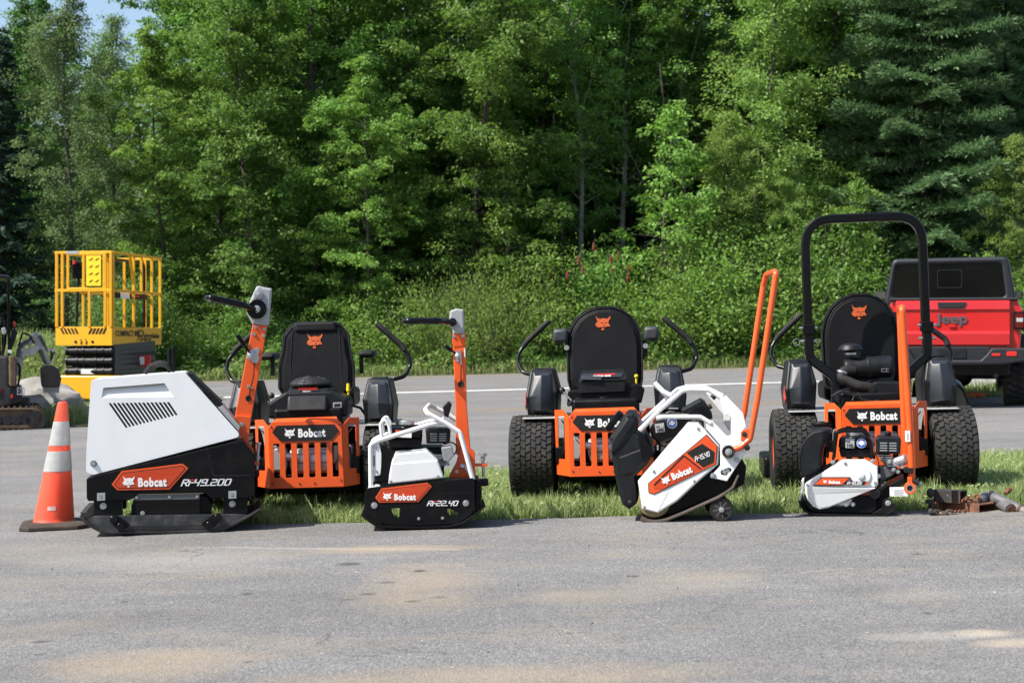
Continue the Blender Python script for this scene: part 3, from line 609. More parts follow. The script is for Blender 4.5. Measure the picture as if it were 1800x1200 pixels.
def conifer(H, rad, nb, per, needle, droop=0.25, seed=0, feather=False):
    rs = np.random.default_rng(seed); rd = random.Random(seed); wood = MB(); LV = []; TT = []
    wood.tube([(0, 0, z) for z in (0, H * .5, H)], .1, seg=7, rr=[0.013 * H, 0.008 * H, .01])
    for b in range(nb):
        t = (b + .5) / nb; z = 0.06 * H + 0.93 * H * t; az = b * 2.4 + rd.gauss(0, .3); L = rad * (1 - t) ** (0.75 if not feather else .6) * rd.uniform(.7, 1.15) + 0.15
        d = Vector((math.cos(az), math.sin(az), 0.12 if not feather else 0.05)); p = Vector((0, 0, z)); pts = [p]
        for k in range(4): d.z -= droop * 0.35 if k < 2 else -droop * 0.45; pts.append(pts[-1] + d.normalized() * L / 4)
        wood.tube(pts, .02, seg=4, rr=[.006 * L + .01, .012, .009, .006, .003])
        pa = np.array([tuple(q) for q in pts]); n = int(per * L)
        f = rs.uniform(0.15, 4, n); i = np.minimum(3, f.astype(int)); P = pa[i] + (pa[i + 1] - pa[i]) * (f - i)[:, None]
        side = np.array([-math.sin(az), math.cos(az), 0]); w_ = (0.38 if feather else 0.30) * L * (1.1 - f / 4.4); s_ = rs.uniform(-1, 1, n)
        P = P + side * (s_ * w_)[:, None]; P[:, 2] += -abs(s_) * 0.10 * L + rs.normal(0, 0.05, n)
        D = np.array([math.cos(az), math.sin(az), 0.0]) * 0.7 + side * np.sign(s_)[:, None] * 0.9; N = n
        u = D + rs.normal(0, .25, (N, 3)); u[:, 2] += (-0.3 if not feather else rs.normal(0.1, .3, N)); u /= np.linalg.norm(u, axis=1)[:, None]
        nn = rs.normal(0, .5, (N, 3)) + np.array([0, 0, 1]); v = np.cross(nn, u); v /= np.linalg.norm(v, axis=1)[:, None]
        Ls = needle * (0.6 + 0.8 * rs.random(N)); u *= Ls[:, None]; v *= (Ls * (0.18 if not feather else 0.12))[:, None]
        LV.append(np.stack([P, P + u * .5 + v, P + u, P + u * .5 - v], 1).reshape(-1, 3)); TT.append(rs.random(N))
    return np.concatenate(LV), np.concatenate(TT), wood
def bush(w_, H, n_st, per, leaf, seed=0, flat_=0.7, upright=False):
    rs = np.random.default_rng(seed); rd = random.Random(seed); wood = MB(); LV = []; TT = []
    for b in range(n_st):
        az = b * 2.4; r_ = w_ / 2 * math.sqrt((b + .5) / n_st); h = H * rd.uniform(.55, 1.05) * (1 - 0.45 * (r_ / (w_ / 2)) ** 2)
        tip = Vector((math.cos(az) * r_, math.sin(az) * r_, h)); pts = [Vector((tip.x * .3, tip.y * .3, 0)), Vector((tip.x * .7, tip.y * .7, h * .5)), tip]
        wood.tube(pts, .02, seg=4, rr=[.02, .013, .005])
        for c in range(int(4 + 2 * h)):
            t = rs.uniform(.12, 1.0); base = np.array(pts[1].lerp(pts[2], (t - .5) * 2) if t > .5 else pts[0].lerp(pts[1], t * 2)) + rs.normal(0, .16, 3)
            n = int(per * rs.uniform(.5, 1.4)); q = rs.normal(0, 1, (n, 3)) * (0.17 if upright else .24); q[:, 2] *= (1.8 if upright else flat_)
            P = base + q; P[:, 2] = np.maximum(P[:, 2], 0.03); D = q * 3; D[:, 2] += 0.8 if upright else 0.1
            LV.append(leafquads(P, D, leaf, 0.3 if upright else .55)); TT.append(np.clip(rs.uniform(0, .35) + rs.random(n) * .62, 0, 1))
    return np.concatenate(LV), np.concatenate(TT), wood

PROTO = {}
def proto(key, gen, lm, wm=None):
    V, T, wood = gen; OFF[0] = Vector((0, 0, 0))
    c = npmesh('crown', V, 4, lm, attr=T); t = mk('trunk', wood, wm or M_bark, smooth=60)
    PROTO[key] = (c.data, t.data)
    bpy.data.objects.remove(c); bpy.data.objects.remove(t)
LF = 0.135
proto('mapleA', deciduous(16, 1.0, 3.4, 71, 99, LF, seed=1), M_leafA)
proto('mapleB', deciduous(14, 0.8, 3.0, 64, 99, LF, seed=2, flat_=.42), M_leafB)
proto('mapleC', deciduous(17, 2.2, 3.2, 69, 99, LF, seed=3, flat_=.45), M_leafA)
proto('aspen', deciduous(13, 0.8, 2.2, 66, 96, 0.085, seed=4, flat_=.7, up=.6), M_leafC)
proto('alder', deciduous(12, 1.2, 2.7, 57, 105, 0.10, seed=5, flat_=.6, up=.5), M_leafD)
proto('birch', deciduous(15, 4.0, 2.3, 52, 90, 0.11, seed=6, flat_=.5, up=.7), M_leafA, M_birch)
proto('sapling', deciduous(7.5, 0.5, 1.9, 34, 48, LF, seed=8, flat_=.45), M_leafB)
proto('spruce', conifer(15, 2.6, 130, 330, 0.20, seed=9), M_needle)
proto('larch', conifer(17, 4.4, 120, 420, 0.22, droop=.12, seed=10, feather=True), M_larch)
proto('bushA', bush(4.2, 3.0, 40, 60, .085, seed=11), M_leafB)
proto('bushB', bush(3.6, 2.6, 46, 70, .075, seed=12, upright=True), M_leafD)
proto('bushC', bush(3.4, 3.6, 44, 70, .10, seed=13), M_leafA)
def tree(name, key, px, Y, s, label, cat, group, rz=None, sx=1.0, dz=0):
    x = (px - CX) / F * Y; o = root(name, label, cat, (x, Y, gz(x) + mound(x, Y) + hill(x, Y) - 0.05 + dz), group, (0, 0, random.uniform(0, 6.3) if rz is None else rz))
    o.scale = (s * sx, s * sx, s)
    for nm, me in zip(('crown', 'trunk'), PROTO[key]):
        c = bpy.data.objects.new(nm, me); COL.objects.link(c); c.parent = o
    return o
G1 = 'trees along the edge of the wood'; G2 = 'bushes at the foot of the wood'
T = [('spruce_tree', 'spruce', 4, 50, 0.72, 'dark spruce rising at the left edge of the photo behind the excavator', 'spruce'),
     ('aspen_tree', 'aspen', 122, 50, 0.90, 'grey-green aspen directly behind the yellow lift, second tree from the left', 'aspen'),
     ('aspen_tree', 'aspen', 205, 54, 0.87, 'tall pale aspen behind the yellow lift, its top under the patch of sky', 'aspen'),
     ('maple_tree', 'mapleB', 300, 51, 0.74, 'bright leafy maple just right of the yellow lift', 'maple'),
     ('maple_tree', 'mapleC', 392, 55, 1.04, 'tallest dark maple, its crown closing the patch of sky on the right', 'maple'),
     ('maple_tree', 'mapleA', 452, 50.5, 0.80, 'spreading maple above the grey handle head of the largest compactor', 'maple'),
     ('maple_tree', 'mapleA', 560, 53, 1.02, 'dense dark maple over the seat of the leftmost mower', 'maple'),
     ('maple_tree', 'mapleB', 652, 50, 0.66, 'low bright maple leaning over the road right of the leftmost mower', 'maple'),
     ('maple_tree', 'mapleC', 715, 54, 1.00, 'tall layered maple above the black loop handle of the mid-sized compactor', 'maple'),
     ('maple_tree', 'mapleA', 822, 51, 0.90, 'wide maple with drooping tiers above the willow bush', 'maple'),
     ('young_tree', 'sapling', 908, 50, 0.95, 'slim young tree left of the dark gap in the wood', 'young tree'),
     ('maple_tree', 'mapleC', 955, 57, 1.02, 'high thin-topped maple above the middle mower', 'maple'),
     ('birch_tree', 'birch', 1035, 53, .95, 'birch with bare pale trunk left of the dark gap in the wood', 'birch'),
     ('birch_tree', 'birch', 1108, 55, 1.1, 'birch with pale trunk in the middle of the dark gap', 'birch'),
     ('birch_tree', 'birch', 1215, 56, 1.06, 'birch with pale trunk right of the dark gap, beside the big light green alder', 'birch'),
     ('alder_tree', 'alder', 1322, 52, 1.12, 'big light green alder above the tall orange handle', 'alder'),
     ('alder_tree', 'alder', 1262, 50.5, 0.62, 'small alder growing under the big light green alder on its left', 'alder'),
     ('maple_tree', 'mapleA', 1455, 56, 1.04, 'shaded maple behind the roll bar of the rightmost mower', 'maple'),
     ('larch_tree', 'larch', 1622, 53, 1.0, 'feathery blue-green larch above the red pickup', 'larch'),
     ('larch_tree', 'larch', 1770, 55, 0.95, 'feathery larch cut by the right edge of the photo', 'larch'),
     ('alder_tree', 'alder', 1795, 49.5, 0.55, 'small yellow-green alder at the right edge below the larches', 'alder'),
     ('alder_tree', 'alder', 1395, 50, 0.50, 'small bright alder seen through the left half of the roll bar', 'alder'),
     ('young_tree', 'sapling', 1530, 49.6, 0.72, 'young tree filling the right half of the roll bar', 'young tree')]
for nm, key, px, Y, s, lab, cat in T: tree(nm, key, px, Y, s, lab, cat, G1)
T_ = 0
B = [('willow_bush', 'bushB', 800, 48.3, 0.95, 'yellow-green willow bush at the roadside behind the mid-sized compactor', 'willow bush'),
     ('willow_bush', 'bushB', 886, 48.8, 1.02, 'yellow-green willow bush left of the middle mower', 'willow bush'),
     ('round_bush', 'bushA', 700, 49, 0.80, 'leafy green bush between the leftmost mower and the willows', 'bush'),
     ('round_bush', 'bushA', 560, 49.5, 0.62, 'low green bush behind the seat of the leftmost mower', 'bush'),
     ('round_bush', 'bushC', 440, 49.3, 0.62, 'low grey-green bush behind the handle of the largest compactor', 'bush'),
     ('round_bush', 'bushA', 335, 49, 0.60, 'low green bush right of the yellow lift', 'bush'),
     ('sumac_bush', 'bushA', 985, 49.4, 0.98, 'sumac bush with red seed heads left of the middle mower seat', 'sumac bush'),
     ('sumac_bush', 'bushC', 1060, 49.8, .84, 'tall sumac bush directly above the seat of the middle mower', 'sumac bush'),
     ('young_tree', 'sapling', 1150, 49.4, .80, 'young leafy tree right of the middle mower seat, under the dark gap', 'young tree'),
     ('tall_bush', 'bushA', 1200, 48.6, .95, 'broad bush between the middle mower and the orange handle', 'bush'),
     ('tall_bush', 'bushA', 1245, 49.0, 1.12, 'rounded light green bush left of the tall orange handle', 'bush'),
     ('round_bush', 'bushA', 1345, 48.8, 1.0, 'bright bush right of the tall orange handle', 'bush'),
     ('round_bush', 'bushC', 1440, 49.4, 1.05, 'grey-green bush inside the roll bar', 'bush'),
     ('round_bush', 'bushA', 1545, 49.5, 1.05, 'light bush at the left side of the pickup roof', 'bush'),
     ('round_bush', 'bushA', 1800, 48.8, 1.12, 'light green bush right of the pickup cab', 'bush'),
     ('round_bush', 'bushA', 1680, 50, 0.9, 'bush showing above the pickup roof', 'bush'),
     ('round_bush', 'bushC', 232, 47.5, 0.85, 'bush seen through the yellow lift cage', 'bush')]
for nm, key, px, Y, s, lab, cat in B:
    o = tree(nm, key, px, Y, s * (1.28 if 690 < px < 1500 else 1.1), lab, cat, G2, sx=0.98)
    if nm == 'sumac_bush':
        hd = MB()
        for k in range(9):
            a = random.uniform(3.4, 6.0); rr_ = random.uniform(.7, 1.9); z = 3.1 * (1 - .3 * (rr_ / 2.1) ** 2) * random.uniform(.75, 1.0)
            hd.lathe([(.01, 0), (.030, .04), (.032, .12), (.016, .20), (.004, .23)], (math.cos(a) * rr_, math.sin(a) * rr_, z), seg=8)
        OFF[0] = Vector((0, 0, 0)); mk('seed_heads', hd, M_sumac, o)
# the wood behind reads as one mass
mass = []; mt = []; rs = random.Random(3)
KEYS = ['mapleA', 'mapleC', 'mapleB', 'aspen', 'birch', 'spruce', 'mapleA', 'mapleC']
def grab(key):
    me = PROTO[key][0]; a = np.empty(len(me.vertices) * 3, np.float32); me.vertices.foreach_get('co', a); t = np.empty(len(me.polygons), np.float32); me.attributes['tint'].data.foreach_get('value', t)
    return a.reshape(-1, 4, 3), t
GR = {k: grab(k) for k in set(KEYS)}
rows = [(59, 2.1, 1.0), (65, 2.7, 1.05), (73, 3.4, 1.12), (84, 4.2, 1.22), (97, 5.5, 1.3)]
for Yr, sp, sc in rows:
    x = -Yr * 0.34
    while x < Yr * 0.34:
        key = rs.choice(KEYS); A, t = GR[key]; px_ = CX + x / Yr * F
        s = sc * rs.uniform(.85, 1.15)
        if 100 < px_ < 335: s *= (0.55 if Yr < 90 else .46)
        elif px_ <= 140: s *= (0.71 if Yr < 90 else .56)
        sel = np.random.default_rng(int(abs(x) * 10 + Yr)).random(len(A)) < (0.5 if Yr < 62 else 0.33)
        a_ = rs.uniform(0, 6.3); V = A[sel]; c_, s_ = math.cos(a_), math.sin(a_)
        V = np.stack([V[..., 0] * c_ - V[..., 1] * s_, V[..., 0] * s_ + V[..., 1] * c_, V[..., 2]], -1)
        cen = V.mean(1, keepdims=True); V = cen + (V - cen) * (1.35 if Yr < 62 else 1.7); V *= s
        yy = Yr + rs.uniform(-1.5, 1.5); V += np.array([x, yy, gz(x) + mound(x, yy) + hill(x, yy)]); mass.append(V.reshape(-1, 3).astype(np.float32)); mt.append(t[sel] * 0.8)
        x += sp * rs.uniform(.7, 1.3)
for i in range(22):                              # low growth inside the wood
    A, t = grab('bushA'); A = A[::2]; x = -20 + i * 1.95; yy = rs.uniform(55.5, 58.5); a_ = rs.uniform(0, 6.3); c_, s_ = math.cos(a_), math.sin(a_)
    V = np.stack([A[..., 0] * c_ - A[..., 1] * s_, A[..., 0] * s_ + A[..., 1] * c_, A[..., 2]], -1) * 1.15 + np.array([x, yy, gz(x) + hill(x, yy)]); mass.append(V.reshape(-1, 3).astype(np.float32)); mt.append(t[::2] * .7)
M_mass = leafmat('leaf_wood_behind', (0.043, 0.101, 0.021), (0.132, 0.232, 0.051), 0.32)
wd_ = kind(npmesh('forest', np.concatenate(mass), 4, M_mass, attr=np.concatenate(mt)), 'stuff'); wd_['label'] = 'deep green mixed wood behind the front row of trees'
# bare trunks of the wood behind
tk = MB()
for i in range(26):
    x = rs.uniform(-16, 17); y = rs.uniform(52, 62); z0 = gz(x) + mound(x, y) + hill(x, y); h = rs.uniform(6, 9.5) * (.55 if x < -8 else 1); lx = rs.uniform(-1.2, 1.2)
    tk.tube([(x, y, z0 - .1), (x + lx * .4 + rs.uniform(-.2, .2), y, z0 + h * .5), (x + lx, y, z0 + h)], .05, seg=6, rr=[rs.uniform(.05, .09), .05, .02])
OFF[0] = Vector((0, 0, 0)); kind(mk('forest_trunks', tk, M_bark), 'stuff')
# fallen bare branches in the dark gap
for i, (pa, pb, lab) in enumerate([((1085, 230), (1150, 360), 'bare leaning branch sloping down to the right in the dark gap'), ((1200, 240), (1120, 330), 'bare branch sloping down to the left in the dark gap')]):
    a = wp(*pa, 52.6); b = wp(*pb, 52.2); br = MB(); br.tube([a, (a + b) / 2 + Vector((0, 0, .12)), b], .02, seg=5, rr=[.005, .009, .015])
    for k in range(3): c = a.lerp(b, .3 + .2 * k); br.tube([c, c + Vector((random.uniform(-.5, .5), .1, random.uniform(.2, .6)))], .006, seg=4)
    tag(mk('dead_branch', br, M_dead), lab, 'dead branch', 'dead branches in the gap')

# the wood on the other side of the yard, behind the viewer (it shows in the pickup's window and the paint)
ms2 = []; mt2 = []
for i in range(26):
    A, t = GR[KEYS[i % 8]]; sel = np.random.default_rng(i).random(len(A)) < .16; x0, y0 = -52 + i * 4.2, -34 - rs.uniform(0, 6); s = rs.uniform(.8, 1.1)
    V = A[sel]; cen = V.mean(1, keepdims=True); V = (cen + (V - cen) * 3.0) * s + np.array([x0, y0, 0]); ms2.append(V.reshape(-1, 3).astype(np.float32)); mt2.append(t[sel] * .8)
w2_ = kind(npmesh('forest', np.concatenate(ms2), 4, M_mass, attr=np.concatenate(mt2)), 'stuff')
# ---------------------------------------------------------------- shared bits of the compactors
V3 = Vector
def faceM(x, y, z, ang=0.0, s=1.0): return Matrix.Translation((x, y, z)) @ Matrix.Rotation(-ang, 4, 'Y') @ Matrix.Scale(s, 4)
def decal(par, P, pts, y, cat_at, cat_h, txt_at, txt_h, txt_w, ang=0.0, name='name_plate', r=3):
    """orange six-sided name plate with a darker inner field, cat's head and name; pts in crop pixels"""
    c = V3((sum(p[0] for p in pts) / len(pts), sum(p[1] for p in pts) / len(pts)))
    pl = mk(name, MB().plate(P.poly(pts, P.m(r)), y - .003, y + .004, bev=.0012), M_orange_d, par)
    return pl
def lettering(par, P, y, cat_c, cat_h, txt_l, cap_h, width, ang=0.0):
    mb = MB(); a = P.q(*cat_c); cat_logo(mb, faceM(a[0], y, a[1], ang), P.m(cat_h)); mk('cat_emblem', mb, M_wprint, par, smooth=0)
    b = P.q(*txt_l); H = P.m(cap_h) / 0.70; W = P.m(width)
    t = MB().text('Bobcat', H, Matrix(), bold=H * 0.048, ext=.0008, spacing=1.13)
    w0 = max(v.co.x for v in t.bm.verts) - min(v.co.x for v in t.bm.verts); k = W / w0
    M = faceM(b[0], y, b[1], ang) @ Matrix.Diagonal((k, 1, 1, 1))
    for v in t.bm.verts: v.co = M @ v.co
    mk('lettering', t, M_wprint, par, smooth=0)
def offs(pts, d):                                # shrink a convex outline (crop px) by d
    c = V3((sum(p[0] for p in pts) / len(pts), sum(p[1] for p in pts) / len(pts))); out = []
    n = len(pts); area = sum(pts[i][0] * pts[(i + 1) % n][1] - pts[(i + 1) % n][0] * pts[i][1] for i in range(n)); sg = 1 if area > 0 else -1
    for i in range(n):
        a, b, e = V3(pts[i - 1]), V3(pts[i]), V3(pts[(i + 1) % n]); u = (b - a).normalized(); v = (e - b).normalized()
        n1 = V3((-u.y, u.x)) * sg; n2 = V3((-v.y, v.x)) * sg; m = (n1 + n2); m /= max(.3, m.length_squared / 2); out.append(tuple(b + m * d))
    return out
def modelno(par, P, y, txt, at, cap, width, ang=0.0, sw=0.95):
    a, b = model_no(txt, Matrix(), P.m(cap) * 7 / 6.6, sw); x1 = max(v.co.x for v in a.bm.verts); k = P.m(width) / x1; q = P.q(*at)
    M = faceM(q[0], y, q[1], ang) @ Matrix.Diagonal((k, 1, 1, 1))
    for mb in (a, b):
        for v in mb.bm.verts: v.co = M @ v.co
    mk('model_number', a, M_wprint, par, smooth=0)
    if len(b.bm.verts): mk('model_number_accent', b, M_rprint, par, smooth=0)
def gas_engine(par, P, tank, filt, Y, W=0.30, cap=None, sticker=None):
    """small petrol engine: tank (x0,y0,x1,y1 crop px), air filter box, crankcase with fins behind"""
    x0, y0, x1, y1 = tank; k = (x1 - x0)
    e = MB().plate(P.poly([(x0 + .02 * k, y0 + (y1 - y0) * .16), (x0 + .10 * k, y0), (x1 - .12 * k, y0), (x1 - .01 * k, y0 + (y1 - y0) * .14), (x1, y0 + (y1 - y0) * .55), (x0, y0 + (y1 - y0) * .55)], P.m(.05 * k)), Y, Y + W * .85, bev=.018)
    tk = mk('fuel_tank', e, M_gloss, par)
    e = MB().plate(P.poly([(x0 + .01 * k, y0 + (y1 - y0) * .57), (x1, y0 + (y1 - y0) * .57), (x1 - .05 * k, y1), (x0 + .08 * k, y1)], P.m(.04 * k)), Y + .012, Y + W * .8, bev=.008)
    mk('engine_shroud', e, M_black, par)
    if cap:
        c = P.p(cap[0], cap[1], .12); mk('fuel_cap', MB().lathe([(.036, 0), (.040, .004), (.040, .020), (.036, .024), (.0, .026)], c, seg=24), M_steel, tk)
    fx0, fy0, fx1, fy1 = filt; b = MB().plate(P.poly([(fx0, fy0 + (fy1 - fy0) * .15), (fx0 + (fx1 - fx0) * .12, fy0), (fx1 - (fx1 - fx0) * .06, fy0 + (fy1 - fy0) * .03), (fx1, fy0 + (fy1 - fy0) * .2), (fx1 - (fx1 - fx0) * .03, fy1), (fx0 + (fx1 - fx0) * .03, fy1)], P.m((fx1 - fx0) * .05)), Y - .01, Y + W * .45, bev=.010)
    fb = mk('air_filter_box', b, M_plastic, par)
    g = MB()
    for r_ in range(4):
        for c_ in range(2):
            xx = fx0 + (fx1 - fx0) * (.18 + .36 * c_); yy = fy0 + (fy1 - fy0) * (.36 + .14 * r_); a = P.q(xx, yy); b2 = P.q(xx + (fx1 - fx0) * .28, yy + (fy1 - fy0) * .045); g.box(a[0], b2[0], Y - .0125, Y - .004, b2[1], a[1])
    mk('louvre', g, M_gray, fb, smooth=0)
    return tk
def ear_sticker(par, P, tk, c, r, lab, Y, ang=0.0, num='105'):
    """round blue ear-protection sticker and a grey square noise-level sticker reading 105"""
    a = P.q(*c); R_ = P.m(r); circ = lambda q, n=28: [(math.cos(2 * math.pi * i / n) * q, math.sin(2 * math.pi * i / n) * q) for i in range(n)]
    M = faceM(a[0], Y - .002, a[1], ang)
    mk('ear_protection_sticker', MB().plate(circ(R_), -.0012, .0012, M=M), M_wprint, tk, smooth=0)
    mk('sticker_disc', MB().plate(circ(R_ * .90), -.0022, 0, M=M), M_bprint, tk, smooth=0)
    hd = MB().plate([(math.cos(t) * R_ * .36, math.sin(t) * R_ * .46) for t in fr(0, 6.2832, 20)[:-1]], -.0032, -.001, M=M)
    arc = lambda q, s: [(math.cos(t) * q, math.sin(t) * q + s) for t in fr(0.1, 3.04, 12)]
    mk('sticker_head', hd, M_wprint, tk, smooth=0)
    q = MB().plate(arc(R_ * .60, 0) + arc(R_ * .50, 0)[::-1], -.0032, -.001, M=M).box(*[0] * 6)
    for s in (-1, 1): q.plate([(s * R_ * .42, -R_ * .25), (s * R_ * .62, -R_ * .2), (s * R_ * .62, R_ * .2), (s * R_ * .42, R_ * .25)], -.0034, -.001, M=M)
    mk('sticker_earmuffs', q, M_wprint, tk, smooth=0)
    x0, y0, x1, y1 = lab; b = P.q((x0 + x1) / 2, (y0 + y1) / 2); w_, h_ = P.m(x1 - x0) / 2, P.m(y1 - y0) / 2; M2 = faceM(b[0], Y - .002, b[1], ang)
    mk('noise_level_sticker', MB().plate([(-w_, -h_), (w_, -h_), (w_, h_), (-w_, h_)], -.0012, .0012, M=M2), M_gray, tk, smooth=0)
    t = MB().text(num, h_ * 1.0, M2 @ Matrix.Translation((-w_ * .85, -.002, -h_ * .8)), bold=.0004, sx=.95); t.text('Lwa', h_ * .55, M2 @ Matrix.Translation((-w_ * .8, -.002, h_ * .2)), sx=.9); t.text('dB', h_ * .4, M2 @ Matrix.Translation((w_ * .45, -.002, -h_ * .8)), sx=.9)
    mk('sticker_text', t, M_kprint, tk, smooth=0)
def vtube(P, pts, r, dy=0.0, rad=30, n=5): return fillet([P.p(x, y, dy) for x, y in pts], P.m(rad), n, closed=False)

# ================================================================ 1: the large diesel plate compactor
Y1 = 8.76; W1 = 0.50
A = PX(Y1, 140, 640, 3.872)
base = V3((wp(300, 937, Y1).x, Y1, wp(300, 937, Y1).z)); o = wroot('plate_compactor', 'largest plate compactor, white hood with slanted vent slots, beside the traffic cone', 'plate compactor', base, yaw=R(9.5), group='plate compactors lined up at the asphalt edge')
M_hood = mat('hood_white', (0.86, 0.87, 0.88), 0.33, coat=0.2, var=0.015, dirt=(0.62, 0.61, 0.58), dscale=3, damt=0.18)
hood = A.poly([(92, 102), (712, 54), (1092, 492), (1080, 512), (104, 744), (62, 706), (58, 610)], 0)
hood = [tuple(v) for v in fillet([A.q(*p) for p in [(92, 102), (712, 54), (1096, 496), (104, 746), (58, 726), (60, 590)]], [A.m(22), A.m(16), A.m(30), A.m(10), A.m(26), A.m(200)], 5)]
slots = []
for i in range(15):
    xt = 214 + i * 27.6; yt = 264 - i * .3; f = i / 14; xb = 323 + f * 332 * 1.0; yb = 430 - f * 82
    slots.append(A.poly([(xt - 9, yt - 2), (xt + 8, yt - 2), (xb + 9, yb - 6), (xb + 1, yb + 4), (xb - 8, yb - 6)], A.m(3), 2))
rec = A.poly([(172, 160), (578, 130), (640, 224), (159, 227)], 0)
hp = mk('hood', MB().sheet_with_holes(hood, Y1 + .015, Y1 + .0335, slots + [rec]), M_hood, o, smooth=0)
hs = [tuple(v) for v in fillet([A.q(*p) for p in [(92, 102), (712, 54), (1094, 494), (104, 744), (60, 722), (60, 590)]], [A.m(26), A.m(30), A.m(24), A.m(10), A.m(26), A.m(200)], 5)]
mk('hood_shell', MB().plate(hs, Y1 + .034, Y1 + W1 - .03, bev=.006), M_hood, hp)
vsc = A.poly([(190, 250), (660, 244), (690, 360), (300, 450)]); mk('slot_dark_backing', MB().plate(vsc, Y1 + .028, Y1 + .0335), M_dark, hp)  # near-black sheet standing in for the darkness inside the hood
# sloping pull recess: its floor leans inwards
a, b, c, d = A.p(172, 160, .0335), A.p(578, 130, .0335), A.p(640, 224, .0155), A.p(159, 227, .0155)
mk('pull_recess', MB().quadloft([[a, b, c, d], [v + V3((0, .001, 0)) for v in (a, b, c, d)]]), M_white, hp)
mk('recess_painted_shadow', MB().plate(A.poly([(172, 159), (578, 129), (578, 133), (172, 163)]), Y1 + .0145, Y1 + .034), M_dark, hp)  # dark strip draws the shadow line along the recess top
mb = MB(); a = A.p(108, 671, .015); mb.cyl(a, a + V3((0, -.004, 0)), A.m(21), seg=24); l1 = mk('hood_lock', mb, M_dark, hp); mk('lock_core', A.bolts(MB(), [(108, 671)], .0095, .010), M_steel, l1)
gr = MB().plate(A.poly([(722, 58), (755, 66), (965, 272), (935, 292)], A.m(6)), Y1 + .06, Y1 + W1 - .06, bev=.003); gg = mk('rear_grille', gr, M_plastic, o)
gs = MB()
for i in range(9):
    for j in range(9):
        t = .08 + i * .105; p0 = V3(A.q(738 + t * 200, 58 + t * 196)); p1 = V3(A.q(738 + (t + .06) * 200, 58 + (t + .06) * 196)); yy = Y1 + .075 + j * .039
        nx = V3((.003, 0, .003)); gs.quadloft([[V3((p0.x, yy, p0.y)) + nx, V3((p1.x, yy, p1.y)) + nx, V3((p1.x, yy + .028, p1.y)) + nx, V3((p0.x, yy + .028, p0.y)) + nx], [V3((p0.x, yy, p0.y)), V3((p1.x, yy, p1.y)), V3((p1.x, yy + .028, p1.y)), V3((p0.x, yy + .028, p0.y))]])
mk('grille_slats', gs, M_dark, gg, smooth=0)
mk('rear_deflector', MB().plate(A.poly([(935, 300), (968, 285), (1085, 430), (1075, 462)]), Y1 + .05, Y1 + W1 - .05, bev=.002), M_gray, o)
# black lower body
bod = [(62, 772), (108, 752), (1090, 520), (1112, 530), (1185, 622), (1186, 905), (1128, 920), (892, 918), (848, 878), (402, 880), (372, 908), (336, 922), (75, 922), (63, 900)]
mk('frame', MB().plate(A.poly(bod, A.m(8), 3), Y1, Y1 + W1, bev=.005), M_black, o)
mk('body_crease', MB().plate(A.poly([(858, 568), (868, 568), (912, 758), (1152, 760), (1152, 768), (904, 768)]), Y1 - .0015, Y1 + .004, bev=.001), M_plastic, o)
h6 = [(228, 812), (294, 722), (700, 677), (738, 708), (612, 851), (266, 851)]
np_ = mk('name_plate', MB().plate(A.poly(h6, A.m(5)), Y1 - .004, Y1 + .004, bev=.001), M_orange_d, o)
mk('name_plate_line', MB().plate(A.poly(offs(h6, 12)), Y1 - .0048, Y1), M_kprint, np_, smooth=0)
mk('name_plate_field', MB().plate(A.poly(offs(h6, 17)), Y1 - .0056, Y1), mat('orange_field', (0.55, 0.055, 0.014), .3), np_, smooth=0)
lettering(np_, A, Y1 - .0064, (342, 792), 80, (402, 826), 55, 190)
modelno(o, A, Y1 - .001, 'RP49.20D', (690, 830), 44, 342)
for x in (158, 1033):
    s_ = mk('lashing_point_sticker', MB().plate(A.poly([(x - 26, 868), (x + 27, 866), (x + 27, 918), (x - 26, 920)]), Y1 - .0012, Y1 + .003), M_gray, o, smooth=0)
    mk('sticker_hook', MB().tube([A.p(x - 8, 885, -.0012), A.p(x + 6, 888, -.0012), A.p(x + 8, 902, -.0012), A.p(x - 4, 906, -.0012), A.p(x - 8, 897, -.0012)], .0012, seg=5), M_kprint, s_)
for x0, x1, bx in ((108, 292, 171), (970, 1138, 1033)):
    m_ = mk('rubber_mount', MB().plate(A.poly([(x0, 910), (x1, 910), (x1, 1028), (x0, 1028)], A.m(6)), Y1 + .012, Y1 + .12, bev=.004), M_black, o); mk('mount_bolt', A.bolts(MB(), [(bx, 958)], .013, .012), M_alu, m_)
    m_ = mk('rubber_mount', MB().plate(A.poly([(x0, 910), (x1, 910), (x1, 1028), (x0, 1028)], A.m(6)), Y1 + W1 - .12, Y1 + W1 - .012, bev=.004), M_black, o)
ex = mk('exciter_housing', MB().plate(A.poly([(378, 900), (860, 900), (895, 960), (890, 1040), (840, 1080), (370, 1080), (352, 1040), (356, 960)], A.m(12)), Y1 + .03, Y1 + W1 - .03, bev=.006), M_black, o)
mk('exciter_cover', MB().plate(A.poly([(384, 920), (815, 920), (815, 1078), (384, 1078)]), Y1 + .018, Y1 + .032, bev=.003), M_gloss, ex)
mk('clamp_strip', MB().plate(A.poly([(380, 884), (815, 884), (812, 922), (376, 922)], A.m(8)), Y1 + .006, Y1 + .030, bev=.002), mat('grey_strip', (.10, .105, .11), .45), ex)
mk('gasket_edge', MB().plate(A.poly([(390, 870), (836, 868), (838, 884), (392, 884)]), Y1 + .006, Y1 + .06, bev=.002), mat('cream_edge', (.45, .38, .24), .6), ex)
mk('housing_bolts', A.bolts(A.bolts(MB(), [(392, 903), (611, 904), (796, 903)], .0055, .006), [(431, 1011), (545, 1075), (797, 1069)], .009, .016), M_steel, ex)
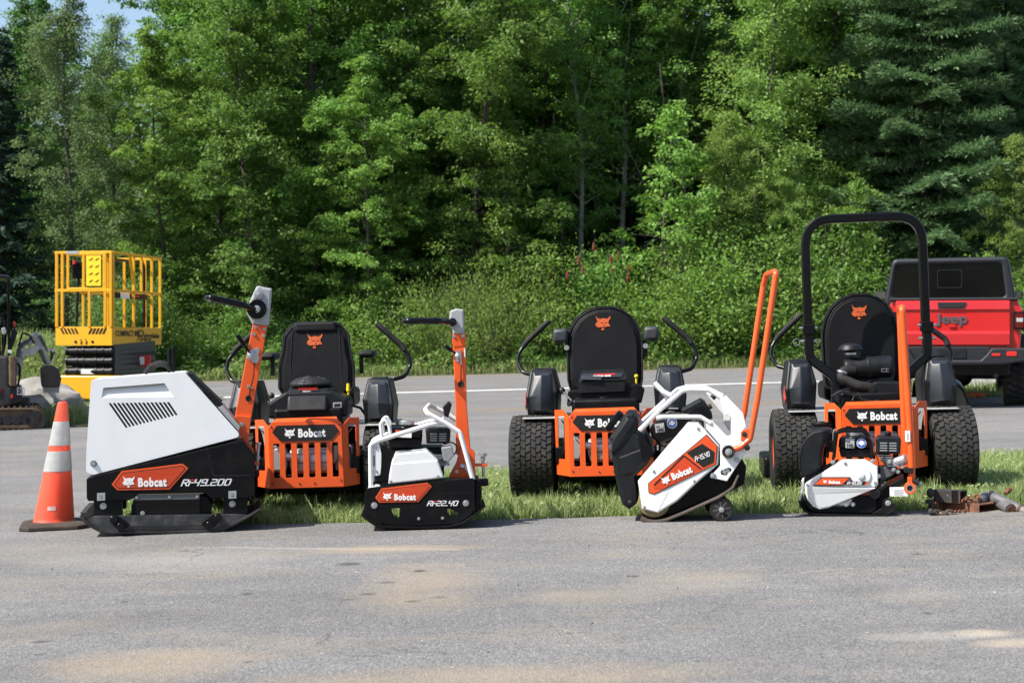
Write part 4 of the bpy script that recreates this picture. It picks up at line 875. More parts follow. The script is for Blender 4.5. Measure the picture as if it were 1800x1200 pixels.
# curved base plate
low = [(18, 1022), (36, 1052), (78, 1092), (140, 1128), (200, 1146), (560, 1152), (910, 1150), (985, 1134), (1070, 1094), (1150, 1048), (1226, 1000)]
up = [(1222, 988), (1150, 1030), (1062, 1072), (978, 1112), (905, 1130), (560, 1132), (205, 1126), (146, 1106), (90, 1070), (56, 1038), (30, 1004)]
bp = mk('base_plate', MB().plate(A.poly(low + up), Y1 - .012, Y1 + W1 + .012, bev=.004), M_dsteel, o)
mk('plate_side', MB().plate(A.poly([(40, 1012), (110, 1022), (1070, 1026), (1140, 1034), (1066, 1078), (978, 1118), (905, 1136), (205, 1132), (146, 1110), (88, 1074)]), Y1 - .002, Y1 + .010, bev=.002), mat('plate_side_grey', (.040, .042, .046), .42, metal=.2, var=.2, dirt=(.2, .19, .17), dscale=14, damt=.5), bp)
mk('plate_lip', MB().plate(A.poly([(20, 996), (60, 992), (108, 1014), (100, 1026), (56, 1036), (30, 1020)], A.m(5)), Y1 - .004, Y1 + W1, bev=.004), M_gray if False else M_dsteel, bp)
mk('skid_strip', MB().plate(A.poly([(325, 1090), (850, 1090), (850, 1126), (325, 1126)]), Y1 - .006, Y1 + .004, bev=.002), M_dsteel, bp)
for (ax, ay), (bx, by) in (((245, 1046), (290, 1094)), ((936, 1046), (882, 1094))):
    l_ = MB(); s = 1 if bx > ax else -1
    l_.plate(A.poly([(ax - 6 * s, ay - 30), (ax + 34 * s, ay - 22), (bx + 64 * s, by - 8), (bx + 10 * s, by + 28), (bx - 26 * s, by + 16), (ax - 26 * s, ay + 16)], A.m(12)), Y1 - .022, Y1 - .008, bev=.003)
    lk = mk('hinge_link', l_, M_black, o)
    for c in ((ax, ay), (bx, by)): p = A.p(*c); mk('hinge_boss', MB().cyl(p + V3((0, -.040, 0)), p + V3((0, .02, 0)), A.m(27), seg=24), M_gloss, lk, bevel=.003)
# handle: shaft at mid width
YC = Y1 + W1 / 2; B = PX(YC, 380, 490, 3.243)
mk('shaft', MB().plate(B.poly([(246, 258), (330, 268), (214, 935), (196, 1010), (150, 985), (132, 860)], B.m(4)), YC - .035, YC + .035, bev=.004), M_orange, o)
mk('shaft_bracket', MB().plate(B.poly([(148, 776), (238, 784), (222, 930), (236, 1046), (205, 1052), (205, 1010), (140, 915), (134, 880)], B.m(8)), YC - .050, YC + .050, bev=.004), M_orange, o)
cp = B.p(164, 903, -.05); mk('pivot_plate', MB().lathe([(B.m(34), 0), (B.m(34), .010)], cp, (0, -1, 0)), M_orange, o, bevel=.002)
mk('bolts', B.bolts(B.bolts(B.bolts(MB(), [(262, 275), (313, 287), (254, 315), (306, 324)], .007, -.036), [(183, 829)], .009, -.050), [(166, 903)], .010, -.062), M_steel, o)
hd = mk('handle_head', MB().plate(B.poly([(268, 42), (284, 38), (300, 44), (356, 54), (354, 90), (338, 270), (244, 258), (214, 196), (228, 130)], B.m(10)), YC - .040, YC + .040, bev=.012), M_gray, o)
p = B.p(268, 172, -.04); dk = mk('pivot_disc', MB().lathe([(B.m(56), 0), (B.m(56), .020), (B.m(50), .024), (B.m(48), .019), (0.001, .019)], p, (0, -1, 0), 36), M_gloss, hd)
mk('disc_bolt', MB().lathe([(B.m(21), 0), (B.m(21), .010), (B.m(11), .012), (B.m(11), .022)], p + V3((0, -.019, 0)), (0, -1, 0), 20), M_alu, dk)
p = B.p(280, 90, -.04); mk('head_bolt', MB().lathe([(B.m(27), 0), (B.m(26), .007), (B.m(17), .008), (B.m(12), .011), (0.001, .011)], p, (0, -1, 0), 20), M_alu, hd)
C = PX(YC)
lp = [C.p(462, 545, -.055), C.p(440, 536, -.13), C.p(384, 524, -.17), C.p(378, 524, -.14), C.p(378, 524, .14), C.p(384, 524, .17), C.p(440, 536, .13), C.p(462, 545, .055)]
mk('handle_loop', MB().tube(fillet(lp, .05, 5, False), .0165, seg=12), M_gloss, hd)
p0, p1 = C.p(429, 589, -.055), C.p(451, 620, -.050); mk('throttle_lever', MB().tube([p0, p0.lerp(p1, .55), p0.lerp(p1, .56), p1], .01, rr=[.0125, .0115, .007, .006]), M_black, o)
p = B.p(243, 437, -.036); tl = mk('throttle_quadrant', MB().lathe([(B.m(31), 0), (B.m(31), .012), (B.m(22), .016), (B.m(15), .020), (.001, .021)], p, (0, -1, 0), 24), M_alu, o)
mk('quadrant_plate', MB().plate(B.poly([(240, 400), (283, 392), (284, 415), (276, 430), (284, 445), (274, 480), (248, 478), (228, 462)], B.m(4)), YC - .042, YC - .036, bev=.001), M_steel, tl)
mk('cable', MB().tube(fillet([B.p(256, 478, -.042), B.p(250, 560, -.045), B.p(236, 618, -.046), B.p(222, 676, -.03)], .05, 5, False), .0028, seg=6), M_rubber, o)
mk('cable_clamp', B.bolts(MB(), [(222, 612), (238, 620)], .006, -.036, .012), M_steel, o)
mk('cable_grommet', MB().lathe([(B.m(17), 0), (B.m(17), .003), (B.m(11), .003), (B.m(11), 0.001), (.001, .001)], B.p(222, 682, -.0355), (0, -1, 0), 20), M_rubber, o)
pb = C.p(463, 826, -.02); pt = C.p(466, 782, -.02); la = MB(); la.cyl(pb, pt, .010, seg=14).cyl(pt, pt + V3((0, 0, .012)), .016, seg=14).cyl(pb.lerp(pt, .4), pb.lerp(pt, .55), .014, seg=14); mk('latch_pin', la, M_alu, o)
mk('latch_bracket', MB().plate(C.poly([(448, 808), (452, 806), (456, 812), (468, 814), (468, 817), (452, 818)], 0), YC - .04, YC + .02), M_orange, o)
mk('rubber_stop', MB().plate(C.poly([(449, 826), (466, 828), (464, 838), (449, 837)]), YC - .05, YC + .05, bev=.003), M_rubber, o)
mk('hydraulic_hose', MB().tube(fillet([C.p(447, 868, -.1), C.p(452, 862, -.1), C.p(449, 875, -.1), C.p(457, 895, -.05)], .02, 4, False), .004, seg=6), M_rubber, o)
mk('lifting_sling', MB().tube([A.p(*q, .25) for q in ((430, 70), (470, 20), (530, -2), (580, 8), (605, 48))], .02, seg=8, rr=[.012, .016, .018, .018, .012]), M_rubber, o)
for x, t in ((311, 612), (318, 607)): mk('folded_lever', MB().tube([C.p(x, 662), C.p(x, t + 4), C.p(x + 1, t)], .008, seg=8, rr=[.009, .009, .006]), M_black, o)

# ================================================================ 2: the mid-sized compactor
Y2 = 2900 / 335.0; W2 = 0.40; D = PX(Y2, 630, 680, 4.615); YD = Y2 + W2 / 2
o = wroot('plate_compactor', 'mid-sized black and white plate compactor with white tube cage and upright orange shaft', 'plate compactor', V3((wp(744, 931, Y2).x, Y2, wp(744, 931, Y2).z)), yaw=R(3), group='plate compactors lined up at the asphalt edge')
bod = [(50, 870), (68, 822), (100, 812), (245, 796), (925, 740), (946, 752), (948, 985), (905, 1050), (800, 1110), (560, 1128), (300, 1128), (150, 1085), (80, 1030), (50, 985)]
hl = [D.poly([(268, 982), (342, 982), (342, 1038), (322, 1060), (290, 1050), (272, 1020)], D.m(6), 3), D.poly([(722, 985), (770, 1000), (804, 1020), (804, 1050), (752, 1052), (722, 1035)], D.m(6), 3)]
mk('frame', MB().plate(D.poly(bod, D.m(10), 3), Y2, Y2 + .045, hl, bev=.004), M_black, o)
mk('inner_frame', MB().plate(D.poly([(70, 850), (945, 760), (990, 780), (1005, 900), (990, 960), (900, 980), (70, 980)], D.m(10), 3), Y2 + .046, Y2 + W2, bev=.004), M_black, o)
mk('exciter_housing', MB().plate(D.poly([(350, 960), (700, 960), (720, 1040), (680, 1100), (360, 1100), (330, 1040)], D.m(12), 3), Y2 + .05, Y2 + W2 - .03, bev=.01), M_black, o)
mk('body_crease', MB().plate(D.poly([(668, 856), (945, 856), (945, 863), (668, 863)]), Y2 - .001, Y2 + .003), M_plastic, o)
low = [(22, 1040), (60, 1072), (130, 1122), (180, 1142), (520, 1150), (740, 1142), (850, 1112), (950, 1046), (1035, 970)]
up = [(1028, 966), (944, 1030), (845, 1094), (738, 1122), (520, 1130), (190, 1122), (142, 1104), (72, 1056), (50, 1020), (80, 1018), (60, 1040)]
mk('base_plate', MB().plate(D.poly(low + up[:-3]), Y2 - .008, Y2 + W2 + .008, bev=.003), M_black, o)
h6 = [(138, 896), (188, 820), (560, 776), (596, 806), (488, 930), (172, 934)]
np_ = mk('name_plate', MB().plate(D.poly(h6, D.m(5)), Y2 - .004, Y2 + .003, bev=.001), M_orange_d, o)
mk('name_plate_line', MB().plate(D.poly(offs(h6, 11)), Y2 - .0048, Y2), M_kprint, np_, smooth=0)
mk('name_plate_field', MB().plate(D.poly(offs(h6, 15)), Y2 - .0056, Y2), MATS['orange_field'], np_, smooth=0)
lettering(np_, D, Y2 - .0064, (236, 882), 68, (290, 912), 46, 175)
modelno(o, D, Y2 - .001, 'RP22.40', (558, 964), 40, 258)
mk('bolts', D.bolts(D.bolts(MB(), [(129, 956), (871, 942)], .0125), [(489, 1066), (682, 1062)], .006), M_steel, o)
cv = [(243, 786), (252, 700), (272, 580), (300, 528), (552, 502), (622, 560), (690, 738)]
b_ = MB().plate(D.poly([(243, 786), (690, 738), (690, 720), (642, 590), (268, 616), (252, 700)], D.m(8), 3), Y2 + .004, Y2 + .10, bev=.008)
cvo = mk('belt_cover', b_, M_white, o)
mk('belt_cover_top', MB().quadloft([[D.p(*q, .010) for q in ((266, 618), (644, 592), (560, 520), (300, 545))], [D.p(*q, .09) for q in ((270, 600), (640, 580), (552, 502), (300, 528))]]), M_white, cvo, bevel=.004)
mk('cover_bolts', D.bolts(D.bolts(MB(), [(262, 766), (644, 724)], .006, .004), [(295, 566), (543, 540)], .006, .018), M_alu, cvo)
mk('engine_block', MB().plate(D.poly([(185, 470), (230, 500), (690, 500), (700, 740), (140, 790), (125, 720), (130, 600)], D.m(10), 3), Y2 + .105, Y2 + W2 - .02, bev=.006), M_black, o)
tk = gas_engine(o, D, (232, 325, 520, 500), (545, 335, 750, 465), Y2 + .06, cap=(390, 318))
mk('warning_sticker', MB().plate(D.poly([(300, 352), (432, 380), (430, 416), (300, 410)]), Y2 + .055, Y2 + .058), M_wprint, tk, smooth=0)
mk('sticker_band', MB().plate(D.poly([(300, 352), (370, 357), (370, 380), (300, 376)]), Y2 + .0535, Y2 + .056), M_orange, tk, smooth=0)
cb = MB(); p = D.p(735, 545, .06)
cb.plate(D.poly([(670, 490), (760, 480), (778, 560), (730, 620), (690, 600)], D.m(10), 3), Y2 + .03, Y2 + .12, bev=.008)
c_ = mk('carburettor', cb, M_alu, o)
fn = MB()
for i in range(7): q = D.p(640 + i * 9, 560 + i * 14, .09); fn.box(q.x - .03, q.x + .03, q.y - .02, q.y + .1, q.z - .003, q.z + .003, )
mk('cooling_fins', fn, M_alu, o, smooth=0)
mk('fuel_hose', MB().tube(fillet([D.p(690, 470, .05), D.p(760, 450, .045), D.p(800, 480, .05), D.p(795, 530, .05), D.p(760, 575, .06)], .03, 5, False), .004, seg=6), M_rubber, o)
mk('muffler_guard', MB().plate(D.poly([(640, 600), (700, 560), (745, 580), (735, 620), (690, 665), (660, 650)], D.m(8), 3), Y2 + .07, Y2 + .16, bev=.006), M_dsteel, o)
# white protection cage: near and far hoops
for dy in (0.022, W2 - .022):
    pa = fillet([D.p(102, 815, dy), D.p(100, 640, dy), D.p(98, 468, dy), D.p(170, 432, dy), D.p(240, 410, dy), D.p(560, 312, dy), D.p(700, 285, dy * .9 + .02)], D.m(40), 6, False)
    mk('cage_tube', MB().tube(pa, D.m(19), seg=12), M_white, o)
    pa = fillet([D.p(193, 420, dy), D.p(178, 300, dy), D.p(215, 262, dy), D.p(250, 320, dy), D.p(262, 395, dy)], D.m(36), 6, False)
    mk('grab_handle', MB().tube(pa, D.m(14), seg=12), M_white, o)
pa = fillet([D.p(930, 755, .022), D.p(878, 560, .022), D.p(826, 372, .022), D.p(700, 290, .022), D.p(560, 215, .022), D.p(545, 185, .05), D.p(575, 168, .33), D.p(620, 190, .37), D.p(720, 240, .38), D.p(826, 310, .38)], D.m(55), 6, False)
mk('cage_tube', MB().tube(pa, D.m(20), seg=12), M_white, o)
gp = mk('cage_gusset', MB().plate(D.poly([(128, 470), (168, 458), (186, 540), (184, 650), (176, 715), (128, 722)], D.m(6), 3), Y2 + .02, Y2 + .026, [D.poly([(120, 560), (131, 550), (133, 640), (121, 648)], D.m(3), 2)] if False else (), bev=.001), M_white, o)
mk('gusset_slot', MB().plate(D.poly([(122, 560), (132, 552), (133, 638), (122, 648)]), Y2 + .0185, Y2 + .022), M_dark, gp, smooth=0); mk('gusset_bolts', D.bolts(MB(), [(142, 492), (146, 684)], .0055, .020), M_alu, gp)
mk('cage_foot', MB().plate(D.poly([(76, 828), (82, 808), (130, 806), (135, 792), (172, 794), (180, 815)], D.m(4), 2), Y2 + .005, Y2 + .06, bev=.002), M_white, o)
Q = PX(YD); S = PX(YD, 600, 520, 2.727)
mk('shaft', MB().plate(S.poly([(542, 182), (604, 182), (610, 520), (630, 760), (560, 760), (556, 520)], S.m(4), 2), YD - .030, YD + .030, bev=.004), M_orange, o)
mk('shaft_collar', MB().plate(S.poly([(541, 180), (605, 180), (603, 240), (548, 244), (542, 230)], S.m(4), 2), YD - .033, YD + .033, bev=.003), M_orange, o)
mk('shaft_foot', MB().plate(S.poly([(604, 712), (648, 745), (652, 862), (632, 868), (560, 870), (522, 870), (560, 800), (580, 720)], S.m(5), 2), YD - .046, YD + .046, bev=.003), M_orange, o)
hd = mk('handle_head', MB().plate(S.poly([(530, 72), (560, 60), (596, 66), (600, 180), (544, 184), (542, 160), (524, 140)], S.m(8), 3), YD - .038, YD + .038, bev=.010), M_gray, o)
p = S.p(541, 126, -.038); dk = mk('pivot_disc', MB().lathe([(S.m(20), 0), (S.m(20), .016), (S.m(17), .018), (.001, .018)], p, (0, -1, 0), 28), M_gloss, hd); mk('disc_bolt', S.bolts(MB(), [(541, 126)], .010, -.056), M_alu, dk)
lp = [S.p(541, 126, -.050), S.p(500, 122, -.10), S.p(470, 120, -.16), S.p(325, 121, -.17), S.p(316, 121, -.12), S.p(316, 121, .12), S.p(325, 121, .17), S.p(470, 120, .16), S.p(500, 122, .10), S.p(541, 126, .050)]
mk('handle_loop', MB().tube(fillet(lp, .05, 5, False), .0165, seg=12), M_gloss, hd)
mk('bolts', S.bolts(S.bolts(MB(), [(549, 193), (591, 191)], .007, -.034), [(590, 815), (562, 838)], .007, -.046), M_steel, o)
p0, p1 = S.p(508, 238, -.045), S.p(556, 276, -.040); mk('throttle_lever', MB().tube([p0, p0.lerp(p1, .6), p0.lerp(p1, .61), p1], .01, rr=[.011, .010, .006, .005]), M_black, o)
tq = mk('throttle_quadrant', MB().lathe([(S.m(14), 0), (S.m(14), .012), (S.m(7), .018), (.001, .018)], S.p(567, 287, -.031), (0, -1, 0), 20), M_alu, o)
mk('quadrant_plate', MB().plate(S.poly([(556, 262), (572, 262), (572, 320), (556, 312)], S.m(3), 2).__add__([]), YD - .035, YD - .030), M_steel, tq); mk('quadrant_rail', MB().plate(S.poly([(576, 258), (583, 258), (586, 330), (579, 330)]), YD - .037, YD - .030), M_steel, tq)
mk('cable', MB().tube([S.p(582, 328, -.036), S.p(582, 380, -.038), S.p(582, 425, -.028)], .0028, seg=6), M_rubber, o)
mk('cable_grommet', MB().lathe([(S.m(15), 0), (S.m(15), .003), (S.m(9), .003), (S.m(9), .001), (.001, .001)], S.p(582, 422, -.0305), (0, -1, 0), 20), M_rubber, o)
mk('edge_label', MB().plate(S.poly([(597, 248), (602, 248), (603, 292), (598, 292)]), YD - .0325, YD - .029), M_wprint, o, smooth=0)
la = MB(); a, b = Q.p(853, 838, -.02), Q.p(852, 800, -.02); la.cyl(a, b, .008, seg=12).cyl(b + V3((0, 0, -.004)), b + V3((0, 0, .012)), .020, seg=14).cyl(a.lerp(b, .75), a.lerp(b, .95), .012, seg=12); mk('latch_pin', la, M_alu, o)
mk('latch_bracket', MB().plate(Q.poly([(838, 815), (860, 815), (860, 819), (838, 819)]), YD - .03, YD + .03, bev=.001), M_orange, o)
mk('rubber_stop', MB().plate(Q.poly([(846, 842), (861, 841), (862, 852), (846, 854)], Q.m(1)), YD - .05, YD + .03, bev=.003), M_rubber, o)
mk('tank_flap', MB().plate(D.poly([(690, 180), (740, 130), (766, 160), (735, 270), (700, 255)], D.m(8), 3), Y2 + .28, Y2 + .33, bev=.006), M_plastic, o)
mk('lock_hook', MB().tube(fillet([D.p(845, 640, .1), D.p(865, 650, .1), D.p(890, 700, .1), D.p(905, 735, .1)], .02, 4, False), .006, seg=8).tube([D.p(830, 650, .1), D.p(860, 660, .1)], .014, seg=10), M_steel, o)
mk('rear_bumper', MB().plate(D.poly([(950, 745), (990, 770), (1005, 860), (995, 930), (985, 980), (1030, 970), (950, 1040), (950, 960)], D.m(6), 3), Y2 + .03, Y2 + W2 - .03, bev=.004), M_black, o)
# ================================================================ 3: compactor tipped onto its transport wheels
Y3 = 2900 / 332.0; W3 = 0.36; E = PX(Y3, 1060, 660, 4.444); YE = Y3 + W3 / 2
o = wroot('plate_compactor', 'white compactor tipped forward on small transport wheels with tall twin orange handle tubes', 'plate compactor', V3((wp(1170, 917, Y3).x, Y3, wp(1170, 917, Y3).z)), yaw=-R(6.5), group='plate compactors lined up at the asphalt edge')
th = math.atan2(1000 - 820, 520 - 460)
cov = [(272, 826), (665, 362), (745, 364), (908, 545), (896, 690), (760, 810), (580, 980), (430, 1075), (305, 1045)]
cvo = mk('belt_cover', MB().plate(E.poly(cov, E.m(10), 3), Y3, Y3 + .07, bev=.010), M_white, o)
mk('cover_facet', MB().quadloft([[E.p(*q, -.001) for q in ((345, 925), (470, 905), (520, 895), (430, 1068), (312, 1038))], [E.p(*q, .02) for q in ((345, 925), (470, 905), (540, 890), (440, 1072), (305, 1042))]]), M_white, cvo, bevel=.003)
h6 = [(352, 842), (808, 455), (892, 545), (880, 690), (790, 732), (400, 928), (356, 915)]
np_ = mk('name_plate', MB().plate(E.poly(h6, E.m(5)), Y3 - .004, Y3 + .004, bev=.001), M_kprint, o)
mk('name_plate_border', MB().plate(E.poly(offs(h6, 6)), Y3 - .005, Y3), M_orange_d, np_, smooth=0)
mk('name_plate_field', MB().plate(E.poly([(400, 882), (398, 858), (632, 622), (755, 722), (470, 885)]), Y3 - .0062, Y3), MATS['orange_field'], np_, smooth=0)
mk('name_plate_line', MB().plate(E.poly([(395, 850), (628, 617), (640, 622), (768, 722), (758, 728), (632, 630), (402, 862)]), Y3 - .0070, Y3), M_kprint, np_, smooth=0)
mk('model_field', MB().plate(E.poly([(652, 600), (772, 528), (868, 592), (862, 672), (778, 712)], E.m(4)), Y3 - .0072, Y3), M_kprint, np_, smooth=0)
an = R(23)
lettering(np_, E, Y3 - .0084, (492, 812), 68, (546, 812), 50, 165, ang=an)
modelno(np_, E, Y3 - .0084, 'FP-15.40', (722, 668), 36, 128, ang=R(22), sw=1.0)
mk('cover_bolts', E.bolts(MB(), [(741, 411), (396, 747), (712, 822), (323, 1028)], .0055, 0), M_alu, cvo)
mk('frame', MB().plate(E.poly([(300, 830), (680, 420), (900, 470), (1000, 640), (1085, 660), (1118, 720), (1100, 850), (1050, 880), (880, 950), (560, 1090), (430, 1120), (330, 1110), (272, 1010)], E.m(15), 3), Y3 + .075, Y3 + W3 - .04, bev=.008), M_black, o)
# pulley and the steel base plate
mk('belt_pulley', MB().lathe([(E.m(112), 0), (E.m(126), .006), (E.m(126), .035), (E.m(112), .04), (.001, .04)], E.p(398, 988, .085 - .05), (0, 1, 0), 36), M_gold, o)
pl_l = [(290, 1128), (330, 1148), (420, 1152), (500, 1138), (640, 1078), (900, 958), (985, 905), (1020, 870), (1060, 775)]
pl_u = [(1046, 768), (1004, 858), (970, 888), (890, 940), (630, 1058), (490, 1116), (410, 1130), (345, 1126), (305, 1104)]
mk('base_plate', MB().plate(E.poly(pl_l + pl_u), Y3 - .004, Y3 + W3, bev=.004), mat('bare_plate', (.12, .10, .085), .45, metal=.5, var=.3, dirt=(.20, .12, .07), dscale=12, damt=.5), o)
for dy, n_ in ((.035, 'transport_wheel'), (.25, 'transport_wheel')):
    cx_, cy_ = (922, 1040) if dy < .1 else (885, 1030)
    c = E.p(cx_, cy_, dy); r_ = E.m(92)
    wl = mk(n_, MB().lathe([(r_ * .70, -.030), (r_ * .92, -.034), (r_, -.024), (r_, .024), (r_ * .92, .034), (r_ * .7, .03)], c, (0, 1, 0), 36), M_rubber, o)
    hb = MB().lathe([(.001, -.024), (r_ * .26, -.036), (r_ * .30, -.022), (r_ * .74, -.020), (r_ * .76, -.031), (r_ * .70, .02), (.001, .02)], c, (0, 1, 0), 32)
    for k in range(8):
        a = k * math.pi / 4 + .2; d = V3((math.cos(a), 0, math.sin(a))); hb.tube([c + d * r_ * .25 + V3((0, -.026, 0)), c + d * r_ * .73 + V3((0, -.026, 0))], .0055, seg=6)
    mk('wheel_hub', hb, mat('hub_grey', (.07, .07, .075), .5), wl); mk('axle_bolt', MB().lathe([(r_ * .22, 0), (r_ * .22, .01), (.001, .012)], c + V3((0, -.034, 0)), (0, -1, 0), 16), M_alu, wl)
mk('axle', MB().cyl(E.p(905, 1036, .03), E.p(905, 1036, .30), .010).plate(E.poly([(850, 930), (930, 920), (935, 1040), (880, 1040)], E.m(10)), Y3 + .10, Y3 + .115).plate(E.poly([(850, 930), (930, 920), (935, 1040), (880, 1040)], E.m(10)), Y3 + .20, Y3 + .215), M_black, o)
# water tank at the front
tkp = [(45, 480), (30, 455), (95, 350), (150, 285), (235, 280), (262, 310), (262, 440), (330, 455), (395, 590), (345, 690), (245, 800), (262, 985), (258, 1005), (200, 1055), (160, 1030), (118, 930), (100, 840), (70, 700), (60, 560)]
tkp = [(62, 545), (48, 490), (180, 285), (240, 285), (272, 330), (262, 440), (330, 460), (396, 610), (345, 690), (245, 800), (264, 940), (262, 1005), (200, 1056), (150, 1020), (118, 930), (92, 800), (64, 640)]
tk = mk('water_tank', MB().plate(E.poly(tkp, E.m(16), 4), Y3 + .03, Y3 + W3 - .03, bev=.022), M_plastic, o)
mk('tank_facet', MB().quadloft([[E.p(*q, .031) for q in ((60, 540), (180, 320), (255, 345), (262, 440), (60, 640))], [E.p(*q, .020) for q in ((68, 520), (190, 345), (235, 365), (120, 560), (70, 610))]]), M_plastic, tk, bevel=.006)
mk('tank_panel', MB().quadloft([[E.p(*q, .031) for q in ((120, 640), (330, 560), (360, 620), (250, 760), (150, 800))], [E.p(*q, .024) for q in ((140, 655), (322, 585), (345, 625), (245, 740), (165, 775))]]), M_plastic, tk, bevel=.006)
a = E.p(20, 450, .17); mk('tank_cap', MB().lathe([(.060, 0), (.066, .006), (.066, .030), (.058, .036), (.001, .036)], E.p(95, 385, .16), V3((-.80, 0, .62)), 24), M_gloss, tk)
mk('tank_bolt', MB().lathe([(E.m(20), 0), (E.m(18), .006), (E.m(12), .008), (.001, .010)], E.p(210, 998, .03), (0, -1, 0), 16).lathe([(E.m(11), 0), (E.m(10), .004), (E.m(5), .004)], E.p(270, 487, .03), (0, -1, 0), 14), M_dsteel, tk)
mk('tank_bracket', MB().plate(E.poly([(262, 440), (300, 445), (395, 600), (345, 690), (300, 640)], E.m(8)), Y3 + .02, Y3 + .032, bev=.002), M_black, o)
# white cage
def hoop(dy, pts, r=17, rad=40, nm='cage_tube'): return mk(nm, MB().tube(fillet([E.p(x, y, dy + (q[0] if q else 0)) for x, y, *q in pts], E.m(rad), 6, False), E.m(r), seg=12), M_white, o)
hoop(.03, [(285, 432), (440, 270), (620, 118), (680, 108), (830, 112), (925, 175)], 19, 60)
hoop(.20, [(268, 400), (500, 185), (580, 115), (640, 100), (800, 100), (935, 165)], 17, 60)
hoop(.12, [(395, 60), (470, 135), (530, 165)], 22, 10)
hoop(.16, [(395, 60), (440, 120), (505, 190), (500, 200)], 14, 20)
hoop(.005, [(420, 335), (470, 322), (760, 320), (840, 370)], 17, 60)
sp_ = [(930, 180), (960, 152), (1095, 290), (1112, 385), (1110, 410), (1075, 430), (1075, 505), (1120, 545), (1105, 600), (965, 818), (835, 795), (850, 775), (912, 700), (900, 540), (880, 500), (800, 410), (800, 375), (855, 350), (940, 430), (975, 470), (998, 455), (1000, 400), (945, 380), (945, 330), (915, 210)]
sp_ = [(915, 178), (958, 152), (1090, 290), (1114, 395), (1075, 440), (1075, 505), (1122, 545), (1110, 592), (965, 820), (832, 792), (912, 700), (912, 540), (808, 420), (800, 372), (852, 350), (965, 468), (996, 462), (998, 330), (960, 300), (945, 330), (942, 300), (918, 215)]
slot_ = E.poly([(918, 750), (922, 738), (980, 715), (1000, 725), (1000, 742), (940, 775), (922, 770)], E.m(8), 4)
spo = mk('side_plate', MB().plate(E.poly(sp_, E.m(7), 3), Y3 + .002, Y3 + .022, [slot_], bev=.003), M_white, o)
mk('side_plate_far', MB().plate(E.poly([(800, 140), (880, 150), (1000, 320), (996, 462), (945, 385), (945, 330), (830, 190)], E.m(7), 3), Y3 + W3 - .07, Y3 + W3 - .055, bev=.003), M_white, o)
mk('slot_liner', MB().plate(E.poly([(912, 752), (918, 732), (980, 708), (1006, 722), (1006, 746), (940, 782), (918, 776)], E.m(12), 4), Y3 + .014, Y3 + .03), M_rubber, spo); mk('slot_bolt', MB().cyl(E.p(945, 748, .020), E.p(945, 748, -.002), .011, seg=16).cyl(E.p(970, 738, .020), E.p(970, 738, .004), .010, seg=16), M_alu, spo)
mk('bolts', E.bolts(MB(), [(1040, 652), (857, 776)], .011, .002, .010), M_alu, o)
p = E.p(976, 589, .002); pv = mk('handle_pivot', MB().lathe([(E.m(50), 0), (E.m(50), .022), (E.m(45), .027), (E.m(30), .022), (E.m(28), .020), (.001, .020)], p, (0, -1, 0), 32), M_rubber, o); mk('pivot_bolt', MB().lathe([(E.m(27), 0), (E.m(27), .006), (E.m(16), .007), (E.m(15), .014), (.001, .015)], p + V3((0, -.020, 0)), (0, -1, 0), 20), M_alu, pv)
p = E.p(1120, 556, .0); mk('stop_buffer', MB().lathe([(E.m(22), 0), (E.m(22), .02), (E.m(10), .022), (.001, .022)], p, (0, -1, 0), 20), M_rubber, o)
# engine
tk2 = mk('engine_shroud', MB().plate(E.poly([(372, 400), (400, 372), (560, 335), (700, 355), (620, 470), (440, 545), (380, 490), (355, 430)], E.m(14), 4), Y3 + .075, Y3 + W3 - .06, bev=.012), M_gloss, o)
ear_sticker(o, E, tk2, (537, 376), 40, (405, 378, 478, 448), Y3 + .073, ang=R(8))
ab = mk('air_filter_box', MB().plate(E.poly([(608, 268), (760, 185), (792, 205), (850, 300), (856, 340), (820, 350), (640, 300), (612, 290)], E.m(12), 3), Y3 + .085, Y3 + W3 - .08, bev=.012), M_plastic, o)
g = MB()
for k in range(9): a = E.q(640 + k * 15, 268 - k * 6.5); g.box(a[0], a[0] + .004, Y3 + .082, Y3 + .088, a[1] - .006, a[1] + .004)
for k in range(5): q0, q1 = E.p(668 + k * 8, 285 + k * 3 - 10 * (k > 2), .083), E.p(775 + k * 8, 235 + k * 16, .083); g.tube([q0, q1], .002, seg=5)
mk('louvre', g, M_dark, ab, smooth=0)
mk('engine_pipe', MB().tube([E.p(510, 262, .09), E.p(585, 262, .09)], .004, seg=6).tube([E.p(490, 300, .1), E.p(520, 285, .1), E.p(560, 290, .1)], .003, seg=6), M_alu, o)
mk('ignition_cap', MB().tube([E.p(850, 180, .1), E.p(880, 150, .1), E.p(905, 165, .1)], .016, seg=8).cyl(E.p(820, 250, .1), E.p(848, 240, .1), .014), M_rubber, o)
# orange handle: two tubes joined at the top, running down to the pivot
G = PX(Y3 + .02)
hn = fillet([(G.q(1281, 791)[0], Y3 + .0, G.q(1281, 791)[1]), (G.q(1300, 784)[0], Y3 - .005, G.q(1300, 784)[1]), (G.q(1316, 770)[0], Y3, G.q(1316, 770)[1]), (G.q(1329, 700)[0], Y3, G.q(1329, 700)[1]), (G.q(1361, 481)[0], Y3, G.q(1361, 481)[1]), (G.q(1359, 478)[0], Y3 + .03, G.q(1359, 478)[1]),
    (G.q(1348, 480)[0], Y3 + .30, G.q(1348, 480)[1]), (G.q(1343, 500)[0], Y3 + .33, G.q(1343, 500)[1]), (G.q(1309, 730)[0], Y3 + .33, G.q(1309, 730)[1]), (G.q(1300, 760)[0], Y3 + .33, G.q(1300, 760)[1])], G.m(9), 6, False)
mk('handle_tube', MB().tube(hn, G.m(5.2), seg=14), M_orange, o)
